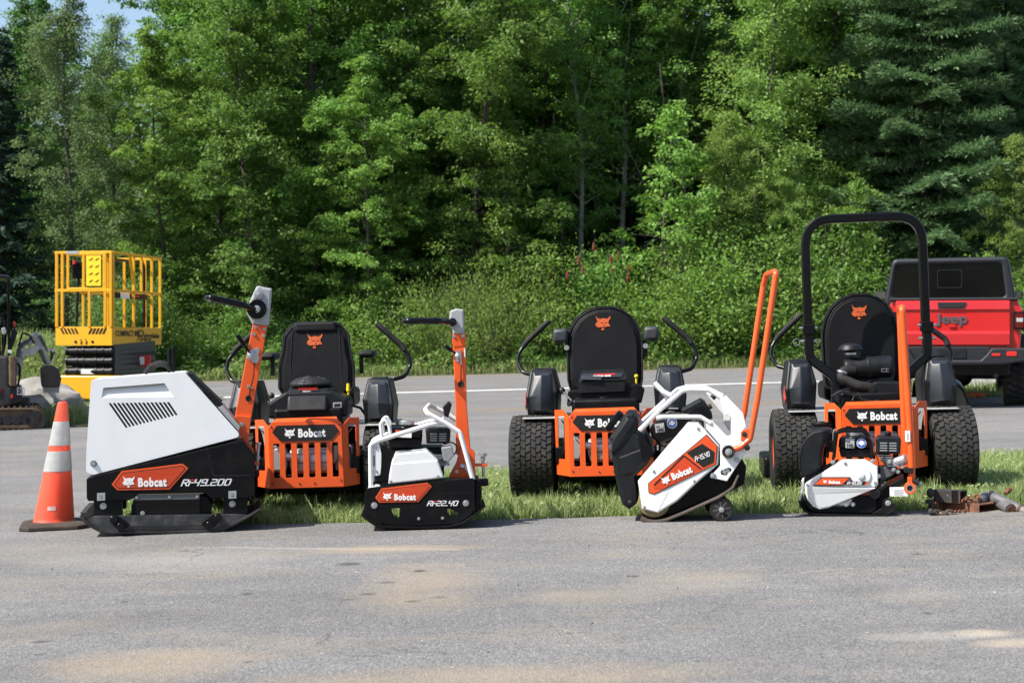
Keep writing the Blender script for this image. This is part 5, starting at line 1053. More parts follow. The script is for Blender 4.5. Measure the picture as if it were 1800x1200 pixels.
hb = mk('handle_bracket', MB().plate(E.poly([(1072, 440), (1085, 420), (1150, 405), (1150, 480), (1072, 508)], E.m(6), 3), Y3 - .012, Y3 + .002, bev=.002), M_orange, o)
mk('bracket_bolt', E.bolts(MB(), [(1098, 452)], .010, -.012), M_dsteel, hb)

# ================================================================ 4: the small compactor
Y4 = 2900 / 330.0; W4 = 0.33; H_ = PX(Y4, 1390, 720, 6.0); YH4 = Y4 + W4 / 2
o = wroot('plate_compactor', 'smallest plate compactor, white belt cover and black curved guard, in front of the rightmost mower', 'plate compactor', V3((wp(1490, 907, Y4).x, Y4, wp(1490, 907, Y4).z)), yaw=-R(12.5), group='plate compactors lined up at the asphalt edge')
low = [(88, 970), (100, 1030), (150, 1080), (200, 1112), (260, 1122), (990, 1120), (1085, 1050)]
up = [(1075, 1035), (980, 1100), (270, 1102), (215, 1092), (165, 1062), (120, 1018), (106, 965)]
mk('base_plate', MB().plate(H_.poly(low + up), Y4 - .006, Y4 + W4 + .006, bev=.003), M_black, o)
mk('frame', MB().plate(H_.poly([(120, 960), (170, 940), (600, 1010), (700, 900), (900, 900), (905, 1040), (850, 1098), (280, 1098), (180, 1060)], H_.m(12), 3), Y4 + .03, Y4 + W4 - .02, bev=.006), M_black, o)
mk('exciter_housing', MB().lathe([(H_.m(95), 0), (H_.m(105), .02), (H_.m(105), .2), (H_.m(95), .22)], H_.p(520, 1010, .055), (0, 1, 0), 28), M_dsteel, o)
mt_ = mk('side_bracket', MB().plate(H_.poly([(830, 1098), (950, 1030), (960, 950), (1000, 920), (1045, 935), (1060, 990), (1085, 1040), (985, 1098)], H_.m(12), 3), Y4 + .0, Y4 + .03, bev=.003), M_black, o); mk('bracket_bolt', H_.bolts(MB(), [(1015, 972)], .0115), M_alu, mt_)
mk('rear_frame', MB().plate(H_.poly([(920, 900), (1040, 780), (1180, 700), (1180, 760), (1060, 905), (990, 940), (930, 1060), (890, 1060)], H_.m(12), 3), Y4 + .05, Y4 + W4 - .04, bev=.005), M_black, o)
cov = [(152, 800), (170, 778), (545, 528), (780, 524), (908, 592), (915, 780), (905, 792), (640, 930), (400, 1040), (310, 1058), (240, 1030), (185, 965), (160, 900)]
cvo = mk('belt_cover', MB().plate(H_.poly(cov, H_.m(18), 4), Y4 + .008, Y4 + .06, bev=.006), M_white, o)
mk('cover_flange', MB().plate(H_.poly([(380, 1030), (660, 935), (605, 1032)], H_.m(16), 4), Y4 + .030, Y4 + .05, bev=.003), M_white, cvo)
mk('cover_rib', MB().quadloft([[H_.p(*q, .010) for q in ((170, 815), (890, 815), (780, 870), (420, 1028), (320, 1048), (240, 1010), (175, 900))], [H_.p(q[0], q[1], q[2]) for q in ((190, 822, -.020), (872, 822, -.020), (770, 866, -.012), (420, 1018, .004), (320, 1038, .006), (250, 1000, .003), (190, 900, -.008))]]), M_white, cvo, smooth=0)
mk('hub_dome', MB().lathe([(H_.m(110), 0), (H_.m(102), .010), (H_.m(90), .012), (H_.m(40), .012), (H_.m(34), .020), (.001, .024)], H_.p(735, 690, .010), (0, -1, 0), 36), M_white, cvo)
mk('cover_bolts', H_.bolts(MB(), [(575, 566), (180, 802), (588, 1005), (884, 766)], .0065, .008), M_alu, cvo)
mk('frame_bolts', H_.bolts(MB(), [(857, 537), (447, 556), (655, 998), (920, 696)], .009, .02, .014), M_alu, o)
ps = [(242, 800), (328, 714), (628, 708), (545, 798)]
YS = Y4 - .016
np_ = mk('name_plate', MB().plate(H_.poly(ps), YS + .0015, Y4 + .010), M_kprint, cvo, smooth=0)
mk('name_plate_field', MB().plate(H_.poly([(255, 790), (333, 722), (615, 716), (540, 788)]), YS, YS + .004), M_orange_d, np_, smooth=0)
mk('model_field', MB().plate(H_.poly([(560, 786), (590, 752), (822, 750), (792, 786)]), YS + .001, Y4 + .010), M_kprint, np_, smooth=0); mk('model_field_end', MB().plate(H_.poly([(775, 784), (796, 752), (820, 752), (795, 784)]), YS, YS + .004), M_orange_d, np_, smooth=0)
lettering(np_, H_, YS - .001, (367, 756), 36, (405, 776), 32, 118)
modelno(np_, H_, YS - .001, 'FP-10.99', (594, 783), 28, 156, sw=1.05)
# black curved water guard at front
gd = [(100, 720), (90, 560), (105, 420), (160, 300), (240, 228), (330, 212), (425, 218), (438, 262), (380, 320), (345, 400), (328, 520), (325, 640), (240, 680), (145, 725)]
tk = mk('water_tank', MB().plate(H_.poly(gd, H_.m(22), 4), Y4 + .03, Y4 + W4 - .03, bev=.016), M_plastic, o)
mk('tank_rim', MB().tube([H_.p(*q, .035) for q in ((102, 640), (98, 540), (122, 410), (180, 310), (250, 255), (330, 238), (420, 238))], .007, seg=8), M_plastic, tk)
mk('support_tube', MB().tube(fillet([H_.p(150, 700, .06), H_.p(128, 770, .04), H_.p(125, 860, .03), H_.p(100, 945, .02), H_.p(98, 985, .02)], .03, 5, False), .007, seg=10), M_steel, o)
mk('support_plate', MB().plate(H_.poly([(145, 725), (330, 640), (420, 590), (520, 545), (300, 690), (150, 790)], H_.m(4)), Y4 + .05, Y4 + W4 - .05, bev=.003), M_black, o)
# engine with black carrying hoop
tk2 = gas_engine(o, H_, (500, 292, 850, 510), (885, 278, 1150, 465), Y4 + .05, W=.26, cap=(655, 290))
ear_sticker(o, H_, tk2, (742, 356), 50, (576, 308, 668, 408), Y4 + .049)
mk('tank_vent', MB().plate(H_.poly([(690, 262), (780, 262), (790, 295), (690, 295)], H_.m(4)), Y4 + .10, Y4 + .18, bev=.003), M_dsteel, tk2)
for dy in (.03, W4 - .05):
    mk('carrying_hoop', MB().tube(fillet([H_.p(447, 545, dy), H_.p(462, 400, dy), H_.p(482, 250, dy), H_.p(560, 228, dy), H_.p(770, 228, dy), H_.p(830, 330, dy), H_.p(845, 430, dy), H_.p(856, 535, dy)], H_.m(55), 6, False), H_.m(15), seg=10, sq=True), M_black, o)
mk('filter_knob', MB().lathe([(.012, 0), (.018, .008), (.018, .02), (.010, .026), (.001, .027)], H_.p(1018, 280, .09), seg=16), M_rubber, o)
cy_ = MB(); cy_.plate(H_.poly([(905, 610), (1060, 590), (1130, 640), (1060, 700), (945, 765), (915, 690)], H_.m(12), 3), Y4 + .06, Y4 + .20, bev=.008); mk('crankcase', cy_, mat('dark_casting', (.10, .105, .11), .5, metal=.4, bump=.1), o)
fn = MB()
for i in range(6): a = H_.q(900 + i * 18, 480 + i * 22); fn.box(a[0], a[0] + .07, Y4 + .05, Y4 + .2, a[1] - .002, a[1] + .002)
mk('cooling_fins', fn, M_alu, o, smooth=0)
mk('carburettor', MB().lathe([(H_.m(52), 0), (H_.m(56), .03), (H_.m(56), .07), (H_.m(40), .075)], H_.p(1075, 560, .08), V3((.85, -.35, .30)), 22), M_alu, o, bevel=.002)
mk('pull_cable', MB().tube(fillet([H_.p(880, 440, .05), H_.p(910, 520, .04), H_.p(930, 620, .04), H_.p(930, 700, .05)], .03, 5, False), .003, seg=6).tube(fillet([H_.p(985, 450, .05), H_.p(960, 540, .04), H_.p(1000, 600, .04), H_.p(1060, 620, .05)], .03, 5, False), .003, seg=6), M_rubber, o)
mk('exhaust_elbow', MB().tube(fillet([H_.p(1010, 460, .1), H_.p(1000, 510, .09), H_.p(960, 560, .09)], .03, 5, False), .016, seg=10), mat('heat_stained', (.13, .10, .08), .5, metal=.5), o)
mk('choke_bolts', H_.bolts(MB(), [(1075, 628), (1167, 600), (1120, 652), (1030, 548)], .008, .05, .012), M_alu, o)
mk('shock_mount', MB().tube([H_.p(900, 860, .04), H_.p(1000, 770, .04)], .018, seg=12).lathe([(.028, 0), (.028, .02)], H_.p(880, 880, .04), (0, -1, 0), 16), M_dsteel, o)
# orange handle standing up
K = PX(Y4 + .05)
hp_ = fillet([K.p(1597, 850), K.p(1596, 836), K.p(1592, 740), K.p(1579.5, 545), K.p(1580, 541, .02), K.p(1577, 541, .20), K.p(1577, 550, .22), K.p(1584, 740, .22), K.p(1590, 830, .22)], K.m(8), 6, False)
ht = mk('handle_tube', MB().tube(hp_, K.m(6.0), seg=14), M_orange, o)
mk('serial_label', MB().plate(H_.poly([(1190, 216), (1240, 216), (1243, 330), (1192, 330)]), Y4 + .026, Y4 + .032), M_wprint, ht, smooth=0); mk('serial_print', MB().plate(H_.poly([(1208, 240), (1226, 240), (1228, 312), (1210, 312)]), Y4 + .0250, Y4 + .027), M_gray, ht, smooth=0)
mk('handle_clip', MB().plate(H_.poly([(1180, 602), (1275, 605), (1272, 662), (1178, 655)], H_.m(6), 3), Y4 + .015, Y4 + .09, bev=.003), M_rubber, o)
p = H_.p(1240, 818, .02); ey = mk('handle_eye', MB().lathe([(H_.m(40), 0), (H_.m(62), 0), (H_.m(62), .035), (H_.m(40), .035)], p, (0, 1, 0), 28, cap=False).quadloft([[H_.p(1215, 700, .025), H_.p(1262, 700, .025), H_.p(1262, 770, .025), H_.p(1215, 770, .025)], [H_.p(1215, 700, .05), H_.p(1262, 700, .05), H_.p(1262, 770, .05), H_.p(1215, 770, .05)]]), M_orange, o, bevel=.002)
mk('eye_washer', MB().lathe([(H_.m(41), 0), (H_.m(41), .012), (H_.m(30), .012), (H_.m(28), .004), (.001, .004)], p + V3((0, .012, 0)), (0, -1, 0), 24), M_alu, ey); mk('eye_core', MB().lathe([(H_.m(27), 0), (.001, .002)], p + V3((0, .007, 0)), (0, -1, 0), 20), M_dark, ey)
mk('stop_pin', MB().cyl(H_.p(1280, 740, .04), H_.p(1338, 766, .03), .014, seg=14), M_rubber, o); mk('pin_bolt', H_.bolts(MB(), [(1338, 766)], .010, .03), M_alu, o)
il = mk('instruction_label', MB().plate(H_.poly([(1032, 812), (1215, 806), (1218, 902), (1034, 906)]), Y4 + .028, Y4 + .031), M_wprint, o, smooth=0)
t = MB()
for k in range(7): a, b = H_.q(1075, 832 + k * 10), H_.q(1190 - 12 * (k % 3), 832 + k * 10); t.box(a[0], b[0], Y4 + .0265, Y4 + .029, a[1] - .0006, a[1] + .0006)
t.plate(H_.poly([(1040, 838), (1056, 838), (1048, 824)]), Y4 + .0265, Y4 + .029); mk('label_print', t, M_gray, il, smooth=0)

# ================================================================ traffic cone
Yc = 9.22; xc = wp(95, 930, Yc).x; zc = gz(xc) + .0
o = root('traffic_cone', 'orange traffic cone with two grey reflective sleeves on a dark rubber base', 'traffic cone', (xc, Yc, zc), None, (0, -R(1.4), R(14)))
b = MB()
b.quadloft([[V3((sx * q, sy * q, z)) for sx, sy in ((-1, -.72), (-.72, -1), (.72, -1), (1, -.72), (1, .72), (.72, 1), (-.72, 1), (-1, .72))] for q, z in ((.178, 0), (.182, .006), (.180, .022), (.165, .034), (.13, .040))])
mk('base', b, mat('cone_base', (.035, .024, .018), .8, var=.3, bump=.2, dirt=(.10, .075, .05), dscale=7, damt=.6), o, bevel=.003)
cr_ = lambda z: .112 - (.112 - .027) * ((z - .035) / .665)
mk('cone_body', MB().lathe([(.118, .035), (cr_(.045), .045)] + [(cr_(z), z) for z in fr(.06, .69, 12)] + [(.024, .70), (.019, .702), (.016, .66)], (0, 0, 0), seg=48), M_cone, o)
for z0, z1 in ((.315, .428), (.458, .592)): mk('reflective_sleeve', MB().lathe([(cr_(z0) + .0006, z0), (cr_(z0) + .0022, z0 + .002), (cr_(z1) + .0022, z1 - .002), (cr_(z1) + .0006, z1)], (0, 0, 0), seg=48, cap=False), M_refl, o)
ang = R(-112); st_ = MB()
for k in range(6):
    a0 = ang + k * .075; ring = []
    for z in (.105, .128): r_ = cr_(z) + .0015; ring.append((math.cos(a0) * r_, math.sin(a0) * r_, z)); ring.append((math.cos(a0 + .075) * r_, math.sin(a0 + .075) * r_, z))
    v = [st_.bm.verts.new(q) for q in ring]; st_.bm.faces.new((v[0], v[1], v[3], v[2]))
mk('maker_label', st_, mat('faded_label', (.50, .36, .33), .5, var=.3, vscale=80), o, smooth=0)
for c_ in o.children:                            # the old cone leans to the right
    if c_.name.split('.')[0] != 'base':
        for v in c_.data.vertices: k_ = .100 * (v.co.z - .035); v.co.x += k_ * .97; v.co.y -= k_ * .24

# ================================================================ rusty hitch parts at the right edge
Yj = 8.82; J = PX(Yj, 1600, 820, 9.0)
def jloc(px, dy=0.1): x = wp(px, 900, Yj).x; return V3((x, Yj + dy, gz(x)))
o = wroot('hitch_receiver_tube', 'rusty square hitch receiver tube lying flat with its open end showing', 'hitch tube', jloc(1690))
def sqtube(pts_near, depth, wall, m, par, nm, axis):     # open box tube between two square ends
    a, b = pts_near; d = (b - a); u = axis[0]; v = axis[1]; mb = MB(); rings = []
    for c, k in ((a, 1), (b, 1), (b, .80), (a, .80)): rings.append([c + u * (sx * depth[0] * (1 if k == 1 else 1 - wall / depth[0])) + v * (sy * depth[1] * (1 if k == 1 else 1 - wall / depth[1])) for sx, sy in ((-1, -1), (1, -1), (1, 1), (-1, 1))])
    rings.append(rings[0]); mb.quadloft(rings, cap=False); return mk(nm, mb, m, par, bevel=.002, smooth=30)
za = J.q(0, 735)[1]; d_ = V3((math.cos(R(35)), -math.sin(R(35)), 0)); 
def jtube(x0, x1, y0, y1, yaw, wid, m, par, nm, Yn):      # side seen between x0..x1 px, open end turned towards the viewer's right
    a = PX(Yn, 1600, 820, 9.0).p(x0, y1); b = PX(Yn, 1600, 820, 9.0).p(x1, y1); h = PX(Yn, 1600, 820, 9.0).m(y1 - y0); L = (b.x - a.x) / math.cos(yaw); dv = V3((math.cos(yaw), -math.sin(yaw), 0)); nv = V3((math.sin(yaw), math.cos(yaw), 0))
    e = b; s = b - dv * L; c0, c1 = s + nv * wid / 2 + V3((0, 0, h / 2)), e + nv * wid / 2 + V3((0, 0, h / 2))
    return sqtube((c0, c1), (wid / 2, h / 2), .007, m, par, nm, (nv, V3((0, 0, 1))))
t_ = jtube(440, 1090, 595, 735, R(50), .17, M_rust, o, 'square_tube', Yj)
tag_ = MB(); tag_.bm.free(); 
o2 = wroot('ball_mount', 'dark square coupler tube with a round knob, resting on the rusty receiver tube', 'coupler', jloc(1670, .14))
M_dk = mat('dark_rusty_steel', (.035, .030, .027), .7, var=.3, dirt=(.14, .07, .04), dscale=12, damt=.6, bump=.3)
jtube(445, 790, 385, 585, R(42), .080, M_dk, o2, 'coupler_tube', Yj + .05)
kn = MB(); kn.sphere(J.p(395, 440, .10), .021, .021, .026).cyl(J.p(395, 520, .10), J.p(395, 470, .10), .010).cyl(J.p(385, 610, .10), J.p(388, 555, .10), .026, .022); mk('ball', kn, M_dk, o2)
mk('coupler_block', MB().plate(J.poly([(365, 590), (440, 590), (440, 740), (390, 740)], J.m(8)), Yj + .05, Yj + .12, bev=.003), M_dk, o2)
pn_ = MB(); pn_.sphere(J.p(620, 465, .04), .0065).tube(fillet([J.p(640, 470, .035), J.p(662, 500, .035), J.p(655, 570, .035)], .005, 4, False), .0022, seg=6).sphere(J.p(960, 462, .03), .0055); mk('locking_pin', pn_, M_steel, o2)
def chain(pts, par, nm, lk=.020, wr=.0042, m=M_rust):
    P = [V3(p) for p in pts]; seglen = [(b - a).length for a, b in zip(P, P[1:])]; tot = sum(seglen); n = max(2, int(tot / (lk * .78)))
    for i in range(n):
        s = tot * (i + .5) / n; k = 0
        while k < len(seglen) - 1 and s > seglen[k]: s -= seglen[k]; k += 1
        t = (P[k + 1] - P[k]).normalized(); c = P[k] + t * s; nrm = V3((0, 0, 1)) if i % 2 else t.cross(V3((0, 0, 1))).normalized(); nrm = (nrm + V3((random.gauss(0, .25), random.gauss(0, .25), 0))).normalized(); q = t.cross(nrm).normalized()
        nrm = q.cross(t)
        pp = [c + t * (math.cos(a) * lk * .5 * .8 + (lk * .12 if math.cos(a) > 0 else -lk * .12)) + (nrm if False else q) * math.sin(a) * lk * .32 for a in fr(0, 2 * math.pi, 12)[:-1]]
        mk('chain_link', MB().tube(pp, wr, seg=6, closed=True), m, par)
OFFs = None
ch = wroot('safety_chain', 'worn chain with large front links on the asphalt in front of the rusty tube', 'chain', jloc(1660, -.05))
gzj = lambda px: gz(wp(px, 900, Yj).x)
def jp(x, y, dy): return J.p(x, y, dy)
big = [(J.p(300, 790).x, Yj - .09, gzj(1633) + .014), (J.p(620, 810).x, Yj - .07, gzj(1669) + .012)]
chain(big, ch, 'chain', lk=.040, wr=.0062, m=mat('worn_chain', (.15, .11, .075), .5, metal=.5, var=.3, dirt=(.10, .05, .03), dscale=20, damt=.6))
chain([(J.p(610, 790).x, Yj - .07, gzj(1668) + .012), (J.p(720, 760).x, Yj - .03, gzj(1680) + .012), (J.p(880, 760).x, Yj - .015, gzj(1698) + .012)], ch, 'chain', lk=.018, wr=.0035)
mk('hook', MB().sphere((J.p(262, 785).x, Yj - .09, gzj(1629) + .020), .017, .015, .019).tube([(J.p(262, 785).x, Yj - .1, gzj(1629) + .02), (J.p(330, 790).x, Yj - .1, gzj(1629) + .016)], .009, seg=8), M_dk, ch)
ch2 = wroot('safety_chain', 'short rusty chain lying in a loop on top of the rusty tube', 'chain', J.p(980, 560, .06))
chain([J.p(850, 560, .03), J.p(930, 505, .05), J.p(1010, 540, .06), J.p(1100, 550, .05), J.p(1150, 480, .08), J.p(1060, 495, .10)], ch2, 'chain', lk=.022, wr=.0045)
M_pipe = mat('dull_pipe', (.13, .13, .135), .62, metal=.25, var=.2, dirt=(.22, .13, .08), dscale=8, damt=.5)
def pipe(a, b, r, lab, nm='steel_roller', inner=True, collar=False):
    c = (V3(a) + V3(b)) / 2; o = wroot(nm, lab, 'steel roller' if nm == 'steel_roller' else 'steel bar', V3((c.x, c.y, gz(c.x)))); a, b = V3(a), V3(b); d = (b - a).normalized()
    mk('barrel', MB().cyl(a, b, r, seg=24), M_pipe, o, bevel=.002)
    if inner: mk('end_cap', MB().cyl(a - d * .004, a, r * .62, seg=20), M_rust, o)
    if collar: mk('collar', MB().cyl(a + d * .03, a + d * .045, r * 1.12, seg=24), M_dk, o)
L1 = PX(Yj)
pipe(L1.p(1774.5, 894, -.02), L1.p(1762, 878, .22), .0315, 'short dull round bar end facing the camera beside the open tube')
pipe(L1.p(1801, 899, -.03), L1.p(1760, 878, .10), .028, 'long grey steel roller lying across the others at the right edge', collar=True)
pipe(L1.p(1732, 884, .10), L1.p(1757, 878, .24), .026, 'grey round bar lying behind the rusty tube', inner=False)
oo = wroot('bolt_stub', 'small rusty bolt head poking out behind the grey roller', 'bolt', L1.p(1784, 868, .12)); mk('bolt_shank', MB().cyl(L1.p(1779, 871, .12), L1.p(1786, 866, .14), .012, seg=12).cyl(L1.p(1786, 866, .14), L1.p(1789, 864.5, .15), .017, seg=8), M_rust, oo)
# ---------------------------------------------------------------- zero-turn mowers, built facing +Y in their own coordinates, origin under the rear guard
def tire(par, cx, cy, r, wd, m, rim_m, outer, n_lug=34, name='rear_wheel'):
    """turf tyre: rounded carcass with rows of raised lugs, dished rim on the outer side"""
    h = wd / 2; c = V3((cx, cy, r))
    prof = [(r * .52, -h * .80), (r * .62, -h * .96), (r * .80, -h), (r * .92, -h * .94), (r * .955, -h * .80), (r * .972, -h * .4), (r * .975, 0), (r * .972, h * .4), (r * .955, h * .8), (r * .92, h * .94), (r * .80, h), (r * .62, h * .96), (r * .52, h * .8)]
    t = mk(name, MB().lathe(prof, c, (1, 0, 0), 44), m, par)
    lg = MB(); rows = 8; cw = wd * .90 / rows
    for row in range(rows):
        x = -wd * .45 + cw * (row + .5)
        for k in range(n_lug):
            a = 2 * math.pi * (k + (.5 if row % 2 else 0)) / n_lug; da = 2 * math.pi / n_lug * .42; s = 1 if row % 2 else -1
            rr_ = r * (.998 if abs(x) < wd * .3 else .984); r0 = r * .965
            def pt(dx, ang, q): return c + V3((x + dx, math.cos(ang) * q, math.sin(ang) * q))
            # slanted wavy block
            q = [(-cw * .47, -da + s * .022), (0, -da - .01), (cw * .47, -da - s * .022), (cw * .47, da * .8 - s * .022), (0, da * .9), (-cw * .47, da * .8 + s * .022)]
            lg.quadloft([[pt(dx, a + b_, r0) for dx, b_ in q], [pt(dx * .9, a + b_ * .94, rr_) for dx, b_ in q]])
    mk('tread', lg, M_tread, t, smooth=0)
    sgn = outer
    rim = MB().lathe([(r * .56, sgn * h * .78), (r * .54, sgn * h * .86), (r * .48, sgn * h * .80), (r * .44, sgn * h * .30), (r * .20, sgn * h * .22), (r * .18, sgn * h * .45), (.001, sgn * h * .45)], c, (1, 0, 0), 32)
    mk('rim', rim, rim_m, t)
    return t
def bob_sign(par, x0, x1, z0, z1, y):
    """black hexagonal plate with cat's head and name"""
    zc = (z0 + z1) / 2; w_ = x1 - x0; h_ = z1 - z0
    pl = mk('name_sign', MB().plate([(x0, z1 - h_ * .42), (x0 + w_ * .07, z1), (x1 - w_ * .07, z1), (x1, z1 - h_ * .42), (x1 - w_ * .12, z0), (x0 + w_ * .12, z0)], y - .002, y + .002), M_kprint, par, smooth=0)
    m = MB(); cat_logo(m, faceM(x0 + w_ * .265, y - .003, zc + h_ * .02), h_ * .66); mk('cat_emblem', m, M_wprint, pl, smooth=0)
    H = h_ * .50 / .70; t = MB().text('Bobcat', H, Matrix(), bold=H * .048, ext=.0008, spacing=1.13); w0 = max(v.co.x for v in t.bm.verts); M = faceM(x0 + w_ * .385, y - .003, zc - h_ * .25) @ Matrix.Diagonal((w_ * .41 / w0, 1, 1, 1))
    for v in t.bm.verts: v.co = M @ v.co
    mk('lettering', t, M_wprint, pl, smooth=0)
def lever(par, s, pts, nm='steering_lever'):
    P = fillet([V3((s * a, b, c)) for a, b, c in pts], .06, 6, False)
    t = mk(nm, MB().tube(P, .0125, seg=10), M_gloss, par)
    g = [V3((s * a, b, c)) for a, b, c in pts[-3:]]; g[0] = g[0].lerp(g[1], .5)
    mk('grip', MB().tube(fillet(g, .06, 5, False), .0185, seg=12), M_rubber, t)
def seatback(par, cx, y, z0, z1, wd, kind_, tilt=R(10)):
    """high seat back seen from behind"""
    h = z1 - z0; T = Matrix.Translation((cx, y, z0)) @ Matrix.Rotation(-tilt, 4, 'X')
    if kind_ == 'round': out = [(-.46, 0), (.46, 0), (.50, .15), (.505, .55), (.495, .64), (.455, .76), (.37, .875), (.25, .95), (.10, .995), (-.10, .995), (-.25, .95), (-.37, .875), (-.455, .76), (-.495, .64), (-.505, .55), (-.50, .15)]
    else: out = [(-.42, 0), (.42, 0), (.50, .12), (.50, .42), (.455, .62), (.43, .84), (.33, .97), (.24, 1.0), (-.24, 1.0), (-.33, .97), (-.43, .84), (-.455, .62), (-.50, .42), (-.50, .12)]
    out = [tuple(v) for v in fillet([(a * wd, b * h) for a, b in out], .05, 4)]
    sb = mk('seat_back', MB().plate(out, -.01, .085, bev=.030, M=T), M_seat, par)
    inn = [(a * .86, b * .90 + h * .035) for a, b in out]
    mk('back_shell', MB().plate(inn, -.022, 0.0, bev=.006, M=T), M_seat, sb)
    mk('piping', MB().tube([T @ V3((a * .985, -.012, b * .985 + .004)) for a, b in out], .005, seg=6, closed=True), M_rubber, sb)
    if kind_ != 'round':
        for s in (-1, 1): mk('seam', MB().tube([T @ V3((s * wd * .26, -.014, h * .99)), T @ V3((s * wd * .31, -.024, h * .86)), T @ V3((s * wd * .33, -.024, h * .5)), T @ V3((s * wd * .34, -.02, h * .1))], .0028, seg=5), M_plastic, sb)
        mk('top_bolster', MB().plate([tuple(v) for v in fillet([(-.26 * wd, h * .99), (.26 * wd, h * .99), (.28 * wd, h * .86), (-.28 * wd, h * .86)], .015, 3)], -.036, 0, bev=.014, M=T), M_seat, sb)
    m = MB(); cat_logo(m, T @ Matrix.Translation((-.005, -.0245, h * (.80 if kind_ == 'round' else .745))), .095); mk('cat_emblem', m, M_cat, sb, smooth=0)
    mk('seat_cushion', MB().box(cx - wd * .48, cx + wd * .48, y + .06, y + .50, z0 - .07, z0 + .05), M_seat, par, bevel=.03)
    mk('seat_base', MB().box(cx - wd * .35, cx + wd * .35, y + .0, y + .40, z0 - .22, z0 - .075), M_black, par, bevel=.01)
def pod(par, s, x0, x1, z0, z1, y0, y1, nm='side_console'):
    """faceted black console beside the seat: taper panel at the back, cup holder recess on top"""
    X = lambda a: s * a; xm = x1
    b = MB()
    lo = [(x0, y0 + .03, z0), (x1, y0, z0), (x1, y1, z0), (x0, y1, z0)]; md = [(x0 - .01, y0 + .00, z0 + (z1 - z0) * .55), (x1 + .012, y0 - .03, z0 + (z1 - z0) * .42), (x1 + .012, y1, z0 + (z1 - z0) * .42), (x0 - .01, y1, z0 + (z1 - z0) * .55)]
    hi = [(x0 + .02, y0 + .07, z1), (x1 - .015, y0 + .05, z1 - .004), (x1 - .015, y1 - .03, z1 - .004), (x0 + .02, y1 - .03, z1)]
    b.quadloft([[V3((X(a), c, d)) for a, c, d in r] for r in (lo, md, hi)])
    p = mk(nm, b, M_plastic, par, bevel=.012)
    a = V3((X(x0 + .025), 0, 0)); w_ = x1 - x0
    f = MB(); fp = lambda u, v, t: V3((X(x0 + w_ * u), y0 + v, z0 + (z1 - z0) * t))
    bk_ = [fp(.14, .012, .10), fp(.86, -.006, .10), fp(.95, -.022, .45), fp(.80, .032, .93), fp(.20, .045, .93), fp(.08, .006, .55)]
    vv = [f.bm.verts.new(q) for q in (fp(.22, -.012, .14), fp(.55, -.040, .16), fp(.80, -.024, .18), fp(.86, -.036, .46), fp(.74, .012, .86), fp(.50, .000, .88), fp(.26, .022, .86), fp(.18, -.012, .55), fp(.52, -.050, .48))] ; ou = [f.bm.verts.new(q) for q in bk_]
    for q in ((0, 1, 8, 7), (7, 8, 5, 6), (1, 2, 3, 8), (8, 3, 4, 5)): f.bm.faces.new([vv[i] for i in q])
    rim_ = [0, 1, 2, 3, 4, 5, 6, 7]; om = {0: 0, 1: None, 2: 1, 3: 2, 4: 3, 5: None, 6: 4, 7: 5}
    for i0, i1, j0, j1 in ((2, 3, 1, 2), (3, 4, 2, 3), (6, 7, 4, 5), (7, 0, 5, 0)): f.bm.faces.new([vv[i0], vv[i1], ou[j1], ou[j0]])
    f.bm.faces.new([vv[0], vv[1], vv[2], ou[1], ou[0]]); f.bm.faces.new([vv[4], vv[5], vv[6], ou[4], ou[3]])
    mk('console_facet', f, mat('console_grey', (.022, .025, .030), .36, var=.15), p, bevel=.005)
    mk('cup_holder', MB().box(X(x0 + w_ * .25) if s > 0 else X(x0 + w_ * .8), X(x0 + w_ * .8) if s > 0 else X(x0 + w_ * .25), y0 + .10, y0 + .20, z1 - .004, z1 + .006), M_dark, p, bevel=.004)
    return p
def guard(par, notch=True):
    """orange sheet-steel rear guard: slotted centre panel between two swept-back wings"""
    g = mk('rear_guard', MB().plate([tuple(v) for v in fillet([(-.212, .168), (.212, .172), (.206, .535), (.188, .552), (-.190, .548), (-.206, .530)], .004, 2)], -.004, .004,
        [[tuple(v) for v in fillet([(x, .228), (x + .0345, .228), (x + .0345, .425), (x, .425)], .008, 3)] for x in [-.186 + .0672 * k for k in range(6)]] +
        [[tuple(v) for v in fillet([(-.182, .4252), (.186, .4252), (.186, .47), (-.182, .47)], .001, 1)]] * 0, bev=.0015), M_orange, par)
    mk('top_flange', MB().quadloft([[V3((-.190, 0, .549)), V3((.188, 0, .553)), V3((.188, .006, .549)), V3((-.19, .006, .545))], [V3((-.175, .05, .566)), V3((.172, .05, .570)), V3((.172, .056, .566)), V3((-.175, .056, .562))]]), M_orange, g, bevel=.002)
    for s in (-1, 1):
        M = Matrix.Translation((s * .209, .001, 0)) @ Matrix.Rotation(s * R(42), 4, 'Z')
        out = [(0, .170), (s * .115, .178), (s * .120, .560), (s * .050, .562), (0, .520)]
        hole = [(s * .040, .27), (s * .095, .27), (s * .095, .525), (s * .040, .525)]
        if s < 0: out, hole = out[::-1], hole[::-1]
        mk('guard_wing', MB().plate(out, -.003, .003, [[tuple(v) for v in fillet(hole, .008, 3)]], bev=.001, M=M), M_orange, g)
    mk('bottom_lip', MB().box(-.205, .205, .004, .05, .168, .174), M_orange, g, bevel=.001)
    bo = MB()
    for x, z in ((-.195, .52), (.195, .525), (-.195, .20), (.195, .21), (-.04, .195), (.045, .195)): bo.cyl((x, -.0035, z), (x, -.008, z), .0045, seg=8)
    mk('guard_bolts', bo, M_dsteel, g)
    bob_sign(g, -.19, .192, .438, .528, -.0065)
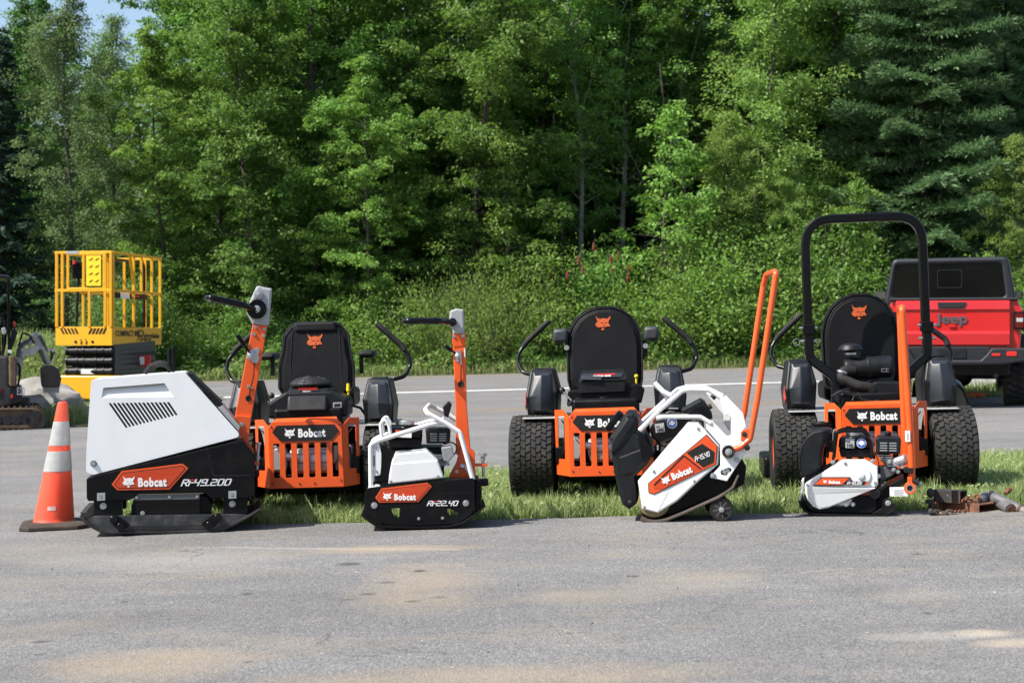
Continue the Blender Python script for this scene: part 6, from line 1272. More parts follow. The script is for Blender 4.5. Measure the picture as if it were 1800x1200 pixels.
def chassis(par, deck=True):
    mk('frame', MB().box(-.27, .27, .10, 1.55, .17, .24).box(-.30, -.25, .06, .9, .24, .34).box(.25, .30, .06, .9, .24, .34), M_black, par, bevel=.006)
    mk('deck_plate', MB().box(-.50, .50, .16, .80, .505, .512), mat('sheet_white', (.55, .55, .54), .4, metal=.3, dirt=(.3, .3, .28)), par, bevel=.001)
    mk('axle', MB().cyl((-.55, .30, .26), (.55, .30, .26), .035), M_black, par)
    mk('mower_deck', MB().box(-.62, .62, .75, 1.30, .06, .20), M_black, par, bevel=.02)
    mk('engine_block', MB().box(-.20, .20, .12, .48, .40, .62), M_black, par, bevel=.02)
    # silencer and hydro drives behind the slots
    sl = mk('silencer', MB().lathe([(.02, -.12), (.055, -.115), (.062, -.09), (.062, .09), (.055, .115), (.02, .12)], (.01, .12, .325), (1, 0, 0), 24), mat('silencer_silver', (.62, .63, .63), .35, metal=.6), par)
    mk('silencer_belt', MB().box(-.10, .13, .045, .19, .245, .315), mat('tin_brown', (.38, .32, .27), .4, metal=.6), sl, bevel=.02)
    mk('silencer_outlet', MB().tube(fillet([(-.05, .05, .34), (-.09, .04, .345), (-.12, .04, .35)], .03, 4, False), .022, seg=12).tube(fillet([(.13, .12, .30), (.16, .08, .32), (.165, .07, .40)], .03, 4, False), .014, seg=10), MATS['silencer_silver'], sl)
    mk('hydro_drive', MB().box(-.24, -.13, .10, .30, .25, .40), M_gray, par, bevel=.02); mk('hydro_drive', MB().box(.15, .25, .10, .30, .25, .40), M_gray, par, bevel=.02)
    mk('rear_shield', MB().box(-.26, .26, .30, .31, .12, .52), M_dark, par)
    h = MB()
    for s in (-1, 1): h.tube(fillet([(s * .26, .06, .50), (s * .22, .05, .45), (s * .245, .05, .38), (s * .255, .06, .30)], .05, 5, False), .004, seg=6)
    mk('hoses', h, M_rubber, par)
    for s in (-1, 1): mk('caster_wheel', MB().lathe([(.07, -.045), (.125, -.05), (.140, -.035), (.142, 0), (.14, .035), (.125, .05), (.07, .045)], (s * .46, 1.45, .142), (1, 0, 0), 32), M_rubber, par)
    mk('caster_fork', MB().box(-.53, -.39, 1.38, 1.46, .24, .30).box(.39, .53, 1.38, 1.46, .24, .30).box(-.53, -.515, 1.40, 1.46, .13, .27).box(.515, .53, 1.40, 1.46, .13, .27).box(-.46, .46, 1.30, 1.36, .26, .32), M_black, par, bevel=.004)

LEV = [(.47, .62, .76), (.53, .66, .775), (.565, .70, .84), (.555, .72, .90), (.51, .74, .965), (.36, .76, 1.10)]
def mower(px, Yg, label, kind_, yaw=0.0, x_off=0):
    x = (px - CX) / F * Yg; o = root('riding_mower', label, 'riding mower', (x, Yg, gz(x)), 'riding mowers parked on the grass island', (0, -math.atan(.025), yaw))
    wr = .012 if kind_ != 3 else .03
    for s in (-1, 1): tire(o, s * (.435 + wr), .31, .262, .275, M_rubber, M_orange if kind_ == 3 else mat('rim_black', (.02, .02, .02), .4), s)
    chassis(o); guard(o)
    for s in (-1, 1): lever(o, s, LEV if kind_ != 3 or s < 0 else [(.47, .62, .76), (.54, .66, .775), (.56, .70, .83), (.53, .74, .92), (.40, .76, 1.02)])
    if kind_ == 1:
        seatback(o, .00, .56, .665, 1.125, .46, 'square', R(9))
        for s in (-1, 1): pod(o, s, .31, .475, .50, .775, .30, .70)
        for s in (-1, 1):
            ar = mk('armrest', MB().box(s * .255 if s > 0 else -.35, .35 if s > 0 else -.255, .60, .88, .895, .94), M_rubber, o, bevel=.02); mk('armrest_bracket', MB().box(s * .27 - .012, s * .27 + .012, .62, .66, .80, .90), M_black, ar)
        mk('engine_cover', MB().plate([tuple(v) for v in fillet([(-.235, .56), (.225, .56), (.225, .665), (.13, .715), (-.13, .715), (-.235, .65)], .02, 3)], .14, .50, bev=.015), M_plastic, o)
        mk('engine_cowl', MB().quadloft([[V3((a, b, c)) for a, b, c in ((-.12, .09, .60), (.115, .09, .60), (.115, .16, .725), (-.12, .16, .725))], [V3((a, b, c)) for a, b, c in ((-.14, .40, .60), (.135, .40, .60), (.13, .40, .745), (-.135, .40, .745))]]), M_plastic, o, bevel=.015)
        dm = mk('intake_screen', MB().lathe([(.118, 0), (.122, .012), (.112, .028), (.085, .044), (.045, .053), (.001, .056)], (0, .30, .742), (0, 0, 1), 36), M_dark, o)
        ri = MB()
        for q, z in ((.118, .014), (.098, .035), (.07, .048), (.035, .055)): ri.tube([(math.cos(a) * q, .30 + math.sin(a) * q, .742 + z) for a in fr(0, 2 * math.pi, 28)[:-1]], .0022, seg=5, closed=True)
        for k in range(14): a = k * math.pi / 7; ri.tube([(math.cos(a) * q, .30 + math.sin(a) * q, .742 + z) for q, z in ((.122, .012), (.112, .028), (.085, .044), (.045, .053))], .002, seg=5)
        mk('screen_ribs', ri, M_plastic, dm)
        t = MB().text('KAWASAKI', .020, faceM(-.055, .150, .722), bold=.0006, sx=1.1); mk('red_lettering', t, M_rprint, o, smooth=0); t = MB().text('FR691V', .012, faceM(-.03, .146, .710), bold=.0004, sx=1.2); mk('white_lettering', t, M_wprint, o, smooth=0)
        st_ = mk('data_sticker', MB().plate([(.145, .615), (.195, .617), (.195, .648), (.145, .646)], .132, .136), M_gray, o, smooth=0); mk('bar_code', MB().plate([(.152, .622), (.188, .624), (.188, .640), (.152, .638)], .1305, .134), M_kprint, st_, smooth=0)
        mk('dipstick', MB().cyl((.20, .50, .70), (.20, .50, .745), .013, .010).cyl((.20, .50, .64), (.20, .50, .70), .007), M_lemon, o)
        mk('linkage', MB().tube([(-.24, .2, .66), (-.18, .16, .61), (-.13, .13, .58)], .006, seg=6).tube([(-.24, .2, .64), (-.16, .16, .57)], .005, seg=6).tube([(.24, .3, .62), (.28, .4, .60), (.30, .45, .56)], .008, seg=6).sphere((-.235, .3, .69), .02), M_dsteel, o)
    if kind_ == 2:
        seatback(o, -.01, .56, .64, 1.185, .47, 'round', R(7))
        for s in (-1, 1): pod(o, s, .30, .475, .50, .800, .30, .70)
        for s in (-1, 1):
            ar = mk('armrest', MB().box(.235 if s > 0 else -.33, .33 if s > 0 else -.235, .56, .86, .955, 1.045), mat('armrest_grey', (.035, .038, .044), .45, bump=.1, bscale=300), o, bevel=.022); mk('armrest_pivot', MB().cyl((s * .245, .60, .925), (s * .245, .56, .925), .016), M_steel, ar); mk('armrest_bracket', MB().box(s * .24 - .015, s * .24 + .015, .60, .66, .86, .96), M_black, ar)
        ab = mk('air_cleaner', MB().plate([tuple(v) for v in fillet([(-.155, .645), (.120, .650), (.132, .735), (-.160, .728)], .01, 3)], .20, .48, bev=.010), M_plastic, o)
        mk('cleaner_lid', MB().quadloft([[V3((a, b, c)) for a, b, c in ((-.155, .19, .722), (.128, .19, .728), (.120, .30, .775), (-.150, .30, .770))], [V3((a, b, c)) for a, b, c in ((-.150, .45, .722), (.125, .45, .728), (.118, .45, .79), (-.148, .45, .785))]]), M_plastic, ab, bevel=.008)
        mk('lid_facet', MB().quadloft([[V3((-.145, .186, .735)), V3((-.02, .183, .730)), V3((-.02, .20, .752)), V3((-.142, .215, .757))], [V3((-.145, .20, .735)), V3((-.02, .20, .730)), V3((-.02, .22, .752)), V3((-.142, .23, .757))]]), MATS['console_grey'], ab)
        Mt = Matrix.Translation((0, .215, .752)) @ Matrix.Rotation(R(-52), 4, 'X') if False else Matrix.Translation((-.062, .205, .741)) @ Matrix.Rotation(-R(66), 4, 'X')
        lb = MB().plate([(-.075, .004), (.165, .006), (.165, .062), (-.075, .060)], -.002, .002, M=Mt); mk('label_panel', lb, MATS['console_grey'], ab, smooth=0)
        mk('red_lettering', MB().text('KAWASAKI', .026, Mt @ Matrix.Translation((-.002, -.004, .032)), bold=.0008, sx=.95), M_rprint, ab, smooth=0); mk('white_lettering', MB().text('FX850V EVO', .018, Mt @ Matrix.Translation((-.01, -.004, .012)), bold=.0006, sx=1.1), M_wprint, ab, smooth=0)
        mk('engine_cover', MB().plate([tuple(v) for v in fillet([(-.235, .575), (.215, .585), (.235, .66), (.195, .70), (-.225, .665)], .01, 3)], .22, .50, bev=.008), M_black, o)
        mk('intake_pipes', MB().cyl((-.165, .18, .56), (-.155, .18, .625), .024).cyl((-.005, .16, .55), (-.005, .16, .63), .030).lathe([(.033, 0), (.033, .012)], (-.005, .16, .572)), M_plastic, o)
        mk('pipe_clamp', MB().lathe([(.0315, 0), (.0315, .010)], (-.005, .16, .592), (0, 0, 1), 24, cap=False), M_steel, o)
        mk('dipstick', MB().cyl((.185, .45, .67), (.185, .45, .735), .007).sphere((.185, .45, .74), .013), M_lemon, o)
        mk('linkage', MB().tube([(-.25, .2, .66), (-.20, .16, .61), (-.22, .13, .58)], .007, seg=6), M_dsteel, o); mk('lever_knob', MB().sphere((-.27, .35, .665), .022), M_dsteel, o)
    if kind_ == 3:
        seatback(o, -.01, .60, .62, 1.225, .48, 'round', R(5))
        for s in (-1, 1): pod(o, s, .33, .50, .505, .815, .28, .66)
        prf = fillet([(.36, .70), (.50, .70), (.575, .66), (.625, .52), (.63, .40)], .08, 4, False)
        prf = [(v.x, v.y) for v in prf]; fd = MB(); inr = [(x - .012, z - .014) for x, z in prf][::-1]
        fd.quadloft([[V3((x, y, z - dz)) for x, z in prf + inr] for y, dz in ((.42, .03), (.50, 0), (.80, 0), (.92, .05), (1.0, .14))]); mk('fender', fd, M_plastic, o, bevel=.004)
        # roll-over bar
        zt = 1.67; P = fillet([(-.355, .36, 1.0), (-.368, .36, 1.62), (-.36, .36, zt), (.33, .36, zt + .005), (.338, .36, 1.6), (.345, .36, 1.0)], [0, 0, .22, .22, 0, 0], 8, False)
        P = fillet([(-.358, .36, .98), (-.362, .36, zt), (.340, .36, zt + .006), (.350, .36, .98)], .17, 10, False)
        rb = mk('roll_bar', MB().tube(P, .0265, sq=True), M_gloss, o, smooth=30, bevel=.003)
        for s in (-1, 1):
            q = .355 * s; lo = [V3((q, .36, 1.02)), V3((q, .36, .86)), V3((s * .345, .36, .82)), V3((s * .20, .34, .70)), V3((s * .205, .32, .50))]
            mk('roll_bar_leg', MB().tube(fillet(lo, .06, 4, False), .028, sq=True), M_gloss, rb, bevel=.003)
            mk('hinge_plate', MB().box(q - .036, q + .036, .325, .395, .97, 1.03), M_black, rb, bevel=.004); mk('hinge_pins', MB().cyl((q - .055, .36, 1.01), (q + .055, .36, 1.01), .008).cyl((q - .05, .36, .93), (q + .05, .36, .93), .009), M_steel, rb)
        mk('lock_ring', MB().tube([(-.43 + .02 * math.cos(a), .35, .925 + .02 * math.sin(a)) for a in fr(0, 2 * math.pi, 16)[:-1]], .0025, seg=6, closed=True), M_steel, rb)
        ac = mk('air_canister', MB().lathe([(.02, 0), (.060, .002), (.066, .02), (.066, .13), (.070, .135), (.070, .15), (.066, .155), (.066, .27), (.05, .285), (.001, .286)], (-.155, .27, .755), (1, 0, .04), 36), M_plastic, o)
        rg = MB()
        for k in (0.035, .045, .055, .20, .21): rg.lathe([(.066, -.002), (.0685, 0), (.066, .002)], V3((-.155 + k, .27, .755 + k * .04)), (1, 0, .04), 36, cap=False)
        mk('canister_ribs', rg, M_plastic, ac); mk('canister_clip', MB().box(.055, .10, .196, .204, .735, .738).box(.055, .10, .196, .204, .752, .755).box(.055, .058, .196, .204, .735, .755).box(.085, .088, .196, .204, .735, .755), M_steel, ac)
        mk('rain_cap', MB().lathe([(.072, 0), (.076, .008), (.062, .032), (.038, .044), (.001, .046)], (-.115, .27, .865), (0, 0, 1), 24).lathe([(.035, 0), (.030, .04)], (-.115, .27, .83)), M_plastic, ac, smooth=20)
        mk('cap_clamp', MB().lathe([(.0345, 0), (.0345, .012)], (-.115, .27, .842), (0, 0, 1), 24, cap=False), M_steel, ac)
        mk('intake_hose', MB().tube(fillet([(-.10, .20, .745), (-.175, .19, .745), (-.185, .17, .70), (-.09, .15, .655), (-.01, .15, .645), (.0, .16, .56)], .05, 6, False), .031, seg=16), M_rubber, o)
        cl = MB()
        for c, ax in (((-.178, .185, .735), (.3, .1, 1)), ((-.0, .158, .575), (0, 0, 1))): cl.lathe([(.034, 0), (.034, .010)], c, ax, 24, cap=False)
        mk('hose_clamp', cl, M_steel, o)
        mk('engine_cover', MB().plate([tuple(v) for v in fillet([(-.215, .56), (.215, .57), (.215, .67), (.02, .68), (-.05, .645), (-.215, .625)], .012, 3)], .16, .50, bev=.01), M_plastic, o)
        mk('linkage', MB().tube([(-.25, .12, .60), (-.19, .11, .63), (-.12, .11, .60), (-.13, .1, .57)], .006, seg=6).tube([(-.10, .10, .62), (-.08, .09, .58), (-.02, .1, .565), (.02, .1, .57)], .005, seg=6), M_dsteel, o)
        for k in (-.13, -.06, 0.18): pass
        mk('fuel_canister', MB().cyl((-.315, .10, .30), (-.315, .10, .43), .055, .050, 24).cyl((-.315, .10, .43), (-.315, .10, .450), .058, seg=24), M_plastic, o, bevel=.004)
        w_ = V3((.575, 0, .0))
    if kind_ != 1:
        side = mk('side_badge', MB().quadloft([[V3((-.492 - (.02 if kind_ == 3 else 0), y, z)) for y, z in ((.34, .66), (.44, .60), (.36, .55), (.30, .58))], [V3((-.488 - (.02 if kind_ == 3 else 0), y, z)) for y, z in ((.34, .66), (.44, .60), (.36, .55), (.30, .58))]]), M_rprint, o, smooth=0)
    return o
mower(541, 2900 / 308., 'leftmost riding mower with round black engine screen and square-topped seat', 1)
mower(1067, 2900 / 299., 'middle riding mower with rounded seat, grey block armrests and yellow dipstick', 2, yaw=-R(5))
mower(1546, 2900 / 299., 'rightmost riding mower with tall black roll bar over the seat', 3, yaw=-R(5))
# ================================================================ red pickup, seen from behind
s_ = 146.0; YJ = F / s_; Jp = PX(YJ); xj = Jp.q(1682, 0)[0]; zj = gz(xj)
o = wroot('pickup_truck', 'red pickup truck with black hardtop, parked facing away on the far side of the yard', 'pickup truck', V3((xj, YJ, zj)), yaw=-R(15))
M_trim = mat('bumper_plastic', (.009, .010, .014), .5, var=.15, bump=.15, bscale=250)
X = lambda px: Jp.q(px, 0)[0]; Z = lambda py: Jp.q(0, py)[1]
tub = [(X(1568), Z(618)), (X(1788), Z(618)), (X(1793), Z(545)), (X(1784), Z(527)), (X(1570), Z(527)), (X(1563), Z(545))]
mk('bed', MB().plate([tuple(v) for v in fillet(tub, .03, 3)], YJ + .06, YJ + 1.5, bev=.02), M_red, o)
tg = mk('tailgate', MB().plate([tuple(v) for v in fillet([(X(1577), Z(608)), (X(1772), Z(607)), (X(1772), Z(528)), (X(1577), Z(528))], .02, 3)], YJ + .015, YJ + .085, bev=.008), M_red, o)
mk('gate_crease', MB().quadloft([[V3((X(1578), YJ + .014, Z(546))), V3((X(1771), YJ + .014, Z(546))), V3((X(1771), YJ + .014, Z(529))), V3((X(1578), YJ + .014, Z(529)))], [V3((X(1578), YJ - .006, Z(544))), V3((X(1771), YJ - .006, Z(544))), V3((X(1771), YJ + .002, Z(530))), V3((X(1578), YJ + .002, Z(530)))]]), M_red, tg, bevel=.004)
mk('gate_crease', MB().quadloft([[V3((X(1578), YJ + .014, Z(607))), V3((X(1771), YJ + .014, Z(607))), V3((X(1771), YJ + .014, Z(581))), V3((X(1578), YJ + .014, Z(581)))], [V3((X(1578), YJ + .000, Z(606))), V3((X(1771), YJ + .000, Z(606))), V3((X(1771), YJ - .012, Z(586))), V3((X(1578), YJ - .012, Z(586)))]]), M_red, tg, bevel=.004)
hn_ = mk('gate_handle', MB().plate([tuple(v) for v in fillet([(X(1650), Z(542)), (X(1694), Z(542)), (X(1699), Z(531)), (X(1649), Z(531))], .015, 3)], YJ - .018, YJ + .01, bev=.005), M_trim, tg); mk('handle_recess', MB().plate([(X(1660), Z(541)), (X(1690), Z(541)), (X(1690), Z(536)), (X(1660), Z(536))], YJ - .022, YJ - .01, bev=.003), M_dark, hn_)
t = MB().text('Jeep', .165, Matrix(), bold=.0035, ext=.006); w0 = max(v.co.x for v in t.bm.verts); M = faceM(X(1648), YJ + .006, Z(567.5)) @ Matrix.Diagonal(((X(1700) - X(1648)) / w0, 1, 1, 1))
for v in t.bm.verts: v.co = M @ v.co
mk('raised_lettering', t, mat('badge_grey', (.10, .10, .11), .4, metal=.4), tg, smooth=0)
mk('camera_button', MB().plate([tuple(v) for v in fillet([(X(1668), Z(575)), (X(1680), Z(575)), (X(1680), Z(570)), (X(1668), Z(570))], .008, 2)], YJ - .01, YJ + .01, bev=.003), M_red, tg)
for s, x0, x1 in ((-1, 1561, 1582), (1, 1777, 1797)):
    tl = mk('tail_light', MB().plate([tuple(v) for v in fillet([(X(x0), Z(579)), (X(x1), Z(579)), (X(x1), Z(548)), (X(x0), Z(548))], .02, 3)], YJ - .03, YJ + .06, bev=.008), M_gloss, o)
    mk('red_lens', MB().plate([tuple(v) for v in fillet([(X(x0 + 3), Z(576)), (X(x1 - 3), Z(576)), (X(x1 - 3), Z(551)), (X(x0 + 3), Z(551))], .02, 3)], YJ - .036, YJ - .02, bev=.003), M_lens, tl)
    mk('white_lens', MB().plate([(X(x0 + 5), Z(566)), (X(x1 - 4), Z(566)), (X(x1 - 4), Z(559)), (X(x0 + 5), Z(559))], YJ - .040, YJ - .03, bev=.002), M_gray, tl)
    fl = X(1545 if s < 0 else 1770); mk('wheel_arch', MB().plate([tuple(v) for v in fillet([(X(1788), Z(640)), (X(1802), Z(636)), (X(1802), Z(588)), (X(1788), Z(584))] if s > 0 else [(X(1548), Z(636)), (X(1566), Z(640)), (X(1566), Z(584)), (X(1552), Z(588))], .02, 3)], YJ + .35, YJ + 1.35, bev=.02), M_trim, o)
mk('bed_cover', MB().box(X(1566), X(1786), YJ + .02, YJ + 1.5, Z(528), Z(523.5)), M_trim, o, bevel=.01)
# cab: hardtop with big tinted window, set forward
YCb = YJ + 1.5; Jc = PX(YCb); XC = lambda px: xj + (px - 1683) / F * YCb; ZC = lambda py: Jc.q(0, py)[1]
ho = [tuple(v) for v in fillet([(XC(1557), ZC(600)), (XC(1786), ZC(600)), (XC(1783), ZC(525)), (XC(1770), ZC(452)), (XC(1573), ZC(454)), (XC(1560), ZC(525))], [0, 0, .05, .09, .09, .05], 6)]
wh = [tuple(v) for v in fillet([(XC(1572), ZC(522)), (XC(1765), ZC(522)), (XC(1758), ZC(464)), (XC(1580), ZC(466))], .05, 4)]
cb = mk('hardtop', MB().plate(ho, YCb, YCb + 1.6, [wh], bev=.035), M_hardtop, o)
mk('rear_window', MB().plate([tuple(v) for v in fillet([(XC(1571), ZC(523)), (XC(1766), ZC(523)), (XC(1759), ZC(463)), (XC(1579), ZC(465))], .05, 4)], YCb + .02, YCb + .04), M_glass, o)
wf = [tuple(v) for v in fillet([(XC(1650), ZC(506)), (XC(1692), ZC(506)), (XC(1692), ZC(474)), (XC(1650), ZC(474))], .03, 4)]; wf2 = [tuple(v) for v in fillet([(XC(1651), ZC(505)), (XC(1691), ZC(505)), (XC(1691), ZC(475)), (XC(1651), ZC(475))], .03, 4)]
mk('sliding_pane_frame', MB().plate(wf, YCb + .012, YCb + .022, [wf2]), M_trim, o)
mk('window_surround', MB().plate([(XC(1562), ZC(601)), (XC(1781), ZC(601)), (XC(1781), ZC(560)), (XC(1562), ZC(560))], YCb - .02, YCb + .01), M_red, o)
for x0, x1 in ((1534, 1556), (1787, 1801)):
    mm = mk('door_mirror', MB().plate([tuple(v) for v in fillet([(XC(x0), ZC(522)), (XC(x1), ZC(522)), (XC(x1), ZC(507)), (XC(x0), ZC(507))], .03, 3)], YCb + 1.3, YCb + 1.42, bev=.01), M_trim, o); mk('mirror_glass', MB().plate([(XC(x0 + 2), ZC(520.5)), (XC(x1 - 2), ZC(520.5)), (XC(x1 - 2), ZC(508.5)), (XC(x0 + 2), ZC(508.5))], YCb + 1.297, YCb + 1.31), mat('mirror_glass', (.25, .28, .30), .05, metal=.9), mm)
# bumper
bm_ = [(X(1552), Z(612)), (X(1600), Z(612)), (X(1606), Z(622)), (X(1612), Z(632)), (X(1722), Z(632)), (X(1732), Z(622)), (X(1740), Z(611)), (X(1800), Z(611)), (X(1803), Z(625)), (X(1798), Z(634)), (X(1760), Z(640)), (X(1700), Z(641)), (X(1620), Z(641)), (X(1556), Z(636))]
bb = mk('bumper', MB().plate([tuple(v) for v in fillet(bm_, .03, 3)], YJ - .16, YJ + .05, bev=.02), M_trim, o)
mk('bumper_centre', MB().plate([(X(1600), Z(636)), (X(1736), Z(636)), (X(1736), Z(609)), (X(1600), Z(609))], YJ - .08, YJ + .04, bev=.01), M_trim, bb)
mk('plate_recess', MB().plate([tuple(v) for v in fillet([(X(1650), Z(630)), (X(1698), Z(630)), (X(1698), Z(612)), (X(1650), Z(612))], .02, 3)], YJ - .09, YJ - .06, bev=.005), M_plastic, bb)
for x0, x1, z0, z1 in ((1740, 1755, 625, 620.5), (1765, 1782, 625, 617)): mk('red_reflector', MB().plate([tuple(v) for v in fillet([(X(x0), Z(z0)), (X(x1), Z(z0)), (X(x1), Z(z1)), (X(x0), Z(z1))], .01, 2)], YJ - .168, YJ - .15, bev=.003), mat('red_hook', (.55, .02, .015), .35), bb)
mk('receiver', MB().box(X(1670), X(1680), YJ - .12, YJ + .1, Z(654), Z(645)).box(X(1672), X(1678), YJ - .121, YJ - .11, Z(652.5), Z(646.5)), M_black, o, bevel=.003)
mk('underbody', MB().box(X(1590), X(1772), YJ + .25, YJ + 4.2, zj + .40, Z(618)).cyl((X(1575), YJ + .9, zj + .40), (X(1790), YJ + .9, zj + .40), .06), M_dark, o, bevel=.02)
mk('differential', MB().sphere((X(1690), YJ + .9, zj + .38), .14), M_black, o); mk('tail_pipe', MB().cyl((X(1748), YJ + .1, Z(660)), (X(1748), YJ + .5, Z(660)), .03), M_dsteel, o)
for s, xc_ in ((-1, 1568), (1, 1784)):
    for yy in (.90, 4.4):
        r_ = .41; c = V3((X(xc_), YJ + yy, zj + r_)); t = mk('wheel', MB().lathe([(.24, -.12), (.36, -.135), (.40, -.12), (.405, -.09), (.41, 0), (.405, .09), (.40, .12), (.36, .135), (.24, .12)], c, (1, 0, 0), 40), M_rubber, o)
        lg = MB()
        for k in range(30):
            a = 2 * math.pi * k / 30
            for x0 in (-.115, -.04, .035): q = lambda dx, da, rr: c + V3((x0 + dx, math.cos(a + da + x0) * rr, math.sin(a + da + x0) * rr)); lg.quadloft([[q(0, 0, .40), q(.07, .01, .40), q(.07, .13, .40), q(0, .12, .40)], [q(0, 0, .424), q(.07, .01, .424), q(.07, .13, .424), q(0, .12, .424)]])
        mk('tread', lg, M_tread, t, smooth=0)
mk('front_body', MB().box(X(1570), X(1790), YCb + 1.5, YCb + 3.2, zj + .55, zj + 1.15), M_red, o, bevel=.05)

# ================================================================ yellow scissor lift
sL = 127.0; YL = F / sL; Lf = PX(YL); xl = Lf.q(160, 0)[0]; zl = gz(xl)
o = wroot('scissor_lift', 'yellow scissor lift with a railed work platform, folded down behind the traffic cone', 'scissor lift', V3((xl, YL, zl)))
# platform corners on the ground plan: near corner, left (end) corner, right (side) corner
N_ = V3((Lf.q(200, 0)[0], YL)); Dl = V3((-.80, .14)).normalized(); Dr = V3((.16, .80)).normalized()
wl_, dr_ = .76, 1.70
Lc = N_ + Dl * wl_; 
# pick the side direction so that its far corner lands where the photo shows it
def ground_pt(px, Yq): return V3(((px - CX) / F * Yq, Yq))
Lc = ground_pt(98, YL + .16); Nc = ground_pt(197, YL); Rc = ground_pt(283, YL + 2.0); Fc = Lc + (Rc - Nc)
zt = CH - (443 - YH) / F * YL; zm = CH - (510 - YH) / F * YL; zk = CH - (574 - YH) / F * YL; zf_ = CH - (607 - YH) / F * YL
def P3(c, z): return V3((c.x, c.y, z))
def bar(mb, a, b, r=.018): return mb.tube([a, b], r, sq=True)
def rail_panel(nm, A_, B_, posts, mid=True):
    mb = MB(); 
    for z in (zt, zm): bar(mb, P3(A_, z), P3(B_, z))
    for t in posts: c = A_.lerp(B_, t); bar(mb, P3(c, zk), P3(c, zt), .019)
    return mk(nm, mb, M_yellow, o, smooth=30)
pr = rail_panel('end_gate_rail', Lc, Nc, [0.02, .12, .98, .88], True)
gt = MB(); a, b = Lc.lerp(Nc, .22), Lc.lerp(Nc, .90)
for z in (zt - .02, zm + .02): bar(gt, P3(a, z), P3(b, z), .02)
for t in (.22, .5, .86): c = Lc.lerp(Nc, t); bar(gt, P3(c, zm), P3(c, zt), .018)
mk('gate_frame', gt, M_yellow, pr); c = Lc.lerp(Nc, .60); bar_ = MB(); bar(bar_, P3(c, zk), P3(c, zm), .018); mk('gate_post', bar_, M_yellow, pr)
ux = (Nc - Lc).normalized()
def panel(nm, A_, B_, z0, z1, m, par, th=.012, out=0.0, y=0):
    d = (B_ - A_).normalized(); n = V3((d.y, -d.x)) * 1.0; a, b = A_ + n * out, B_ + n * out
    return mk(nm, MB().quadloft([[P3(a, z0), P3(b, z0), P3(b, z1), P3(a, z1)], [P3(a + n * th, z0), P3(b + n * th, z0), P3(b + n * th, z1), P3(a + n * th, z1)]]), m, par, bevel=.002, smooth=0)
yp = panel('yellow_notice_panel', Lc.lerp(Nc, .56), Lc.lerp(Nc, .82), zm + .06, zt - .05, M_lemon, pr, out=.02)
nb_ = MB()
for r_ in range(4):
    for c_ in range(2): q = Lc.lerp(Nc, .60 + .11 * c_); z = zm + .12 + r_ * .10; nb_.tube([P3(q, z) + V3((0, -.036, 0)), P3(q + ux * .05, z + .03) + V3((0, -.036, 0))], .008, seg=5)
mk('notice_marks', nb_, M_yellow, yp, smooth=0)
rail_panel('side_rail', Nc, Rc, [0.02, .42, .80, .98]); 
ext = MB(); c0 = Nc.lerp(Rc, .34); bar(ext, P3(c0, zt), P3(Nc.lerp(Rc, .44), zm), .018); c1 = Nc.lerp(Rc, .58); bar(ext, P3(c1, zm), P3(c1, zt), .018); mk('extension_post', ext, M_yellow, o)
rail_panel('far_side_rail', Lc, Fc, [.02, .5, .98]); rail_panel('front_rail', Fc, Rc, [.3, .7])
kb = panel('kick_board', Lc, Nc, zf_, zk, M_yellow, o, out=-.005); kb2 = panel('side_board', Nc, Rc, zf_, zk - .005, M_yellow, o, out=-.005); panel('kick_board', Lc, Fc, zf_, zk, M_yellow, o, out=.0); panel('kick_board', Fc, Rc, zf_, zk, M_yellow, o)
mk('platform_floor', MB().quadloft([[P3(p, zf_ + .02) for p in (Lc, Nc, Rc, Fc)], [P3(p, zf_ + .06) for p in (Lc, Nc, Rc, Fc)]]), M_dsteel, o)
# black and yellow warning stripes, arrows
ws = MB(); n = V3((ux.y, -ux.x))
for s in (0, 1):
    base_ = .13 if s == 0 else .58
    for k in range(5):
        t0 = base_ + k * .062; sl_ = -.05 if s == 0 else .05; z0, z1 = zk - .10, zk - .02
        q = [Lc.lerp(Nc, t0 + sl_ * .5 if False else t0), Lc.lerp(Nc, t0 + .035), Lc.lerp(Nc, t0 + .035 + sl_), Lc.lerp(Nc, t0 + sl_)]
        ws.quadloft([[P3(q[0] + n * .009, z0), P3(q[1] + n * .009, z0), P3(q[2] + n * .009, z1), P3(q[3] + n * .009, z1)], [P3(q[0] + n * .011, z0), P3(q[1] + n * .011, z0), P3(q[2] + n * .011, z1), P3(q[3] + n * .011, z1)]])
mk('warning_stripes', ws, M_kprint, kb, smooth=0)
for i, t0 in enumerate((.47, .56)): c = P3(Lc.lerp(Nc, t0) + n * .011, zf_ + .055); mk('arrow_mark', MB().tube([c + V3((-.022, 0, .03)), c, c + V3((-.022, 0, -.03))], .007, seg=4), M_kprint, kb, smooth=0)
for t0 in (.36, .66): c = P3(Lc.lerp(Nc, t0) + n * .006, zf_ + .05); mk('lock_hole', MB().cyl(c, c + V3((0, -.008, 0)), .02), M_dark, kb)
us = (Rc - Nc).normalized(); ns = V3((us.y, -us.x)); angS = math.atan2(us.y, us.x)
def side_text(body, t0, z, size, sx, m=M_kprint, bold=.002, ofs=.012):
    c = Nc + us * t0 + ns * ofs; M = Matrix.Translation((c.x, c.y, z)) @ Matrix.Rotation(angS, 4, 'Z')
    return MB().text(body, size, M, bold=bold, sx=sx)
mk('side_lettering', side_text('COMPACT 8W', .10, zk - .13, .11, 1.35), M_kprint, kb2, smooth=0); mk('side_lettering', side_text('712-0737', .95, zf_ + .06, .13, 1.25, bold=.004), M_kprint, kb2, smooth=0); mk('side_lettering', side_text('Haulotte', 1.58, zk - .16, .10, .9), M_kprint, kb2, smooth=0)
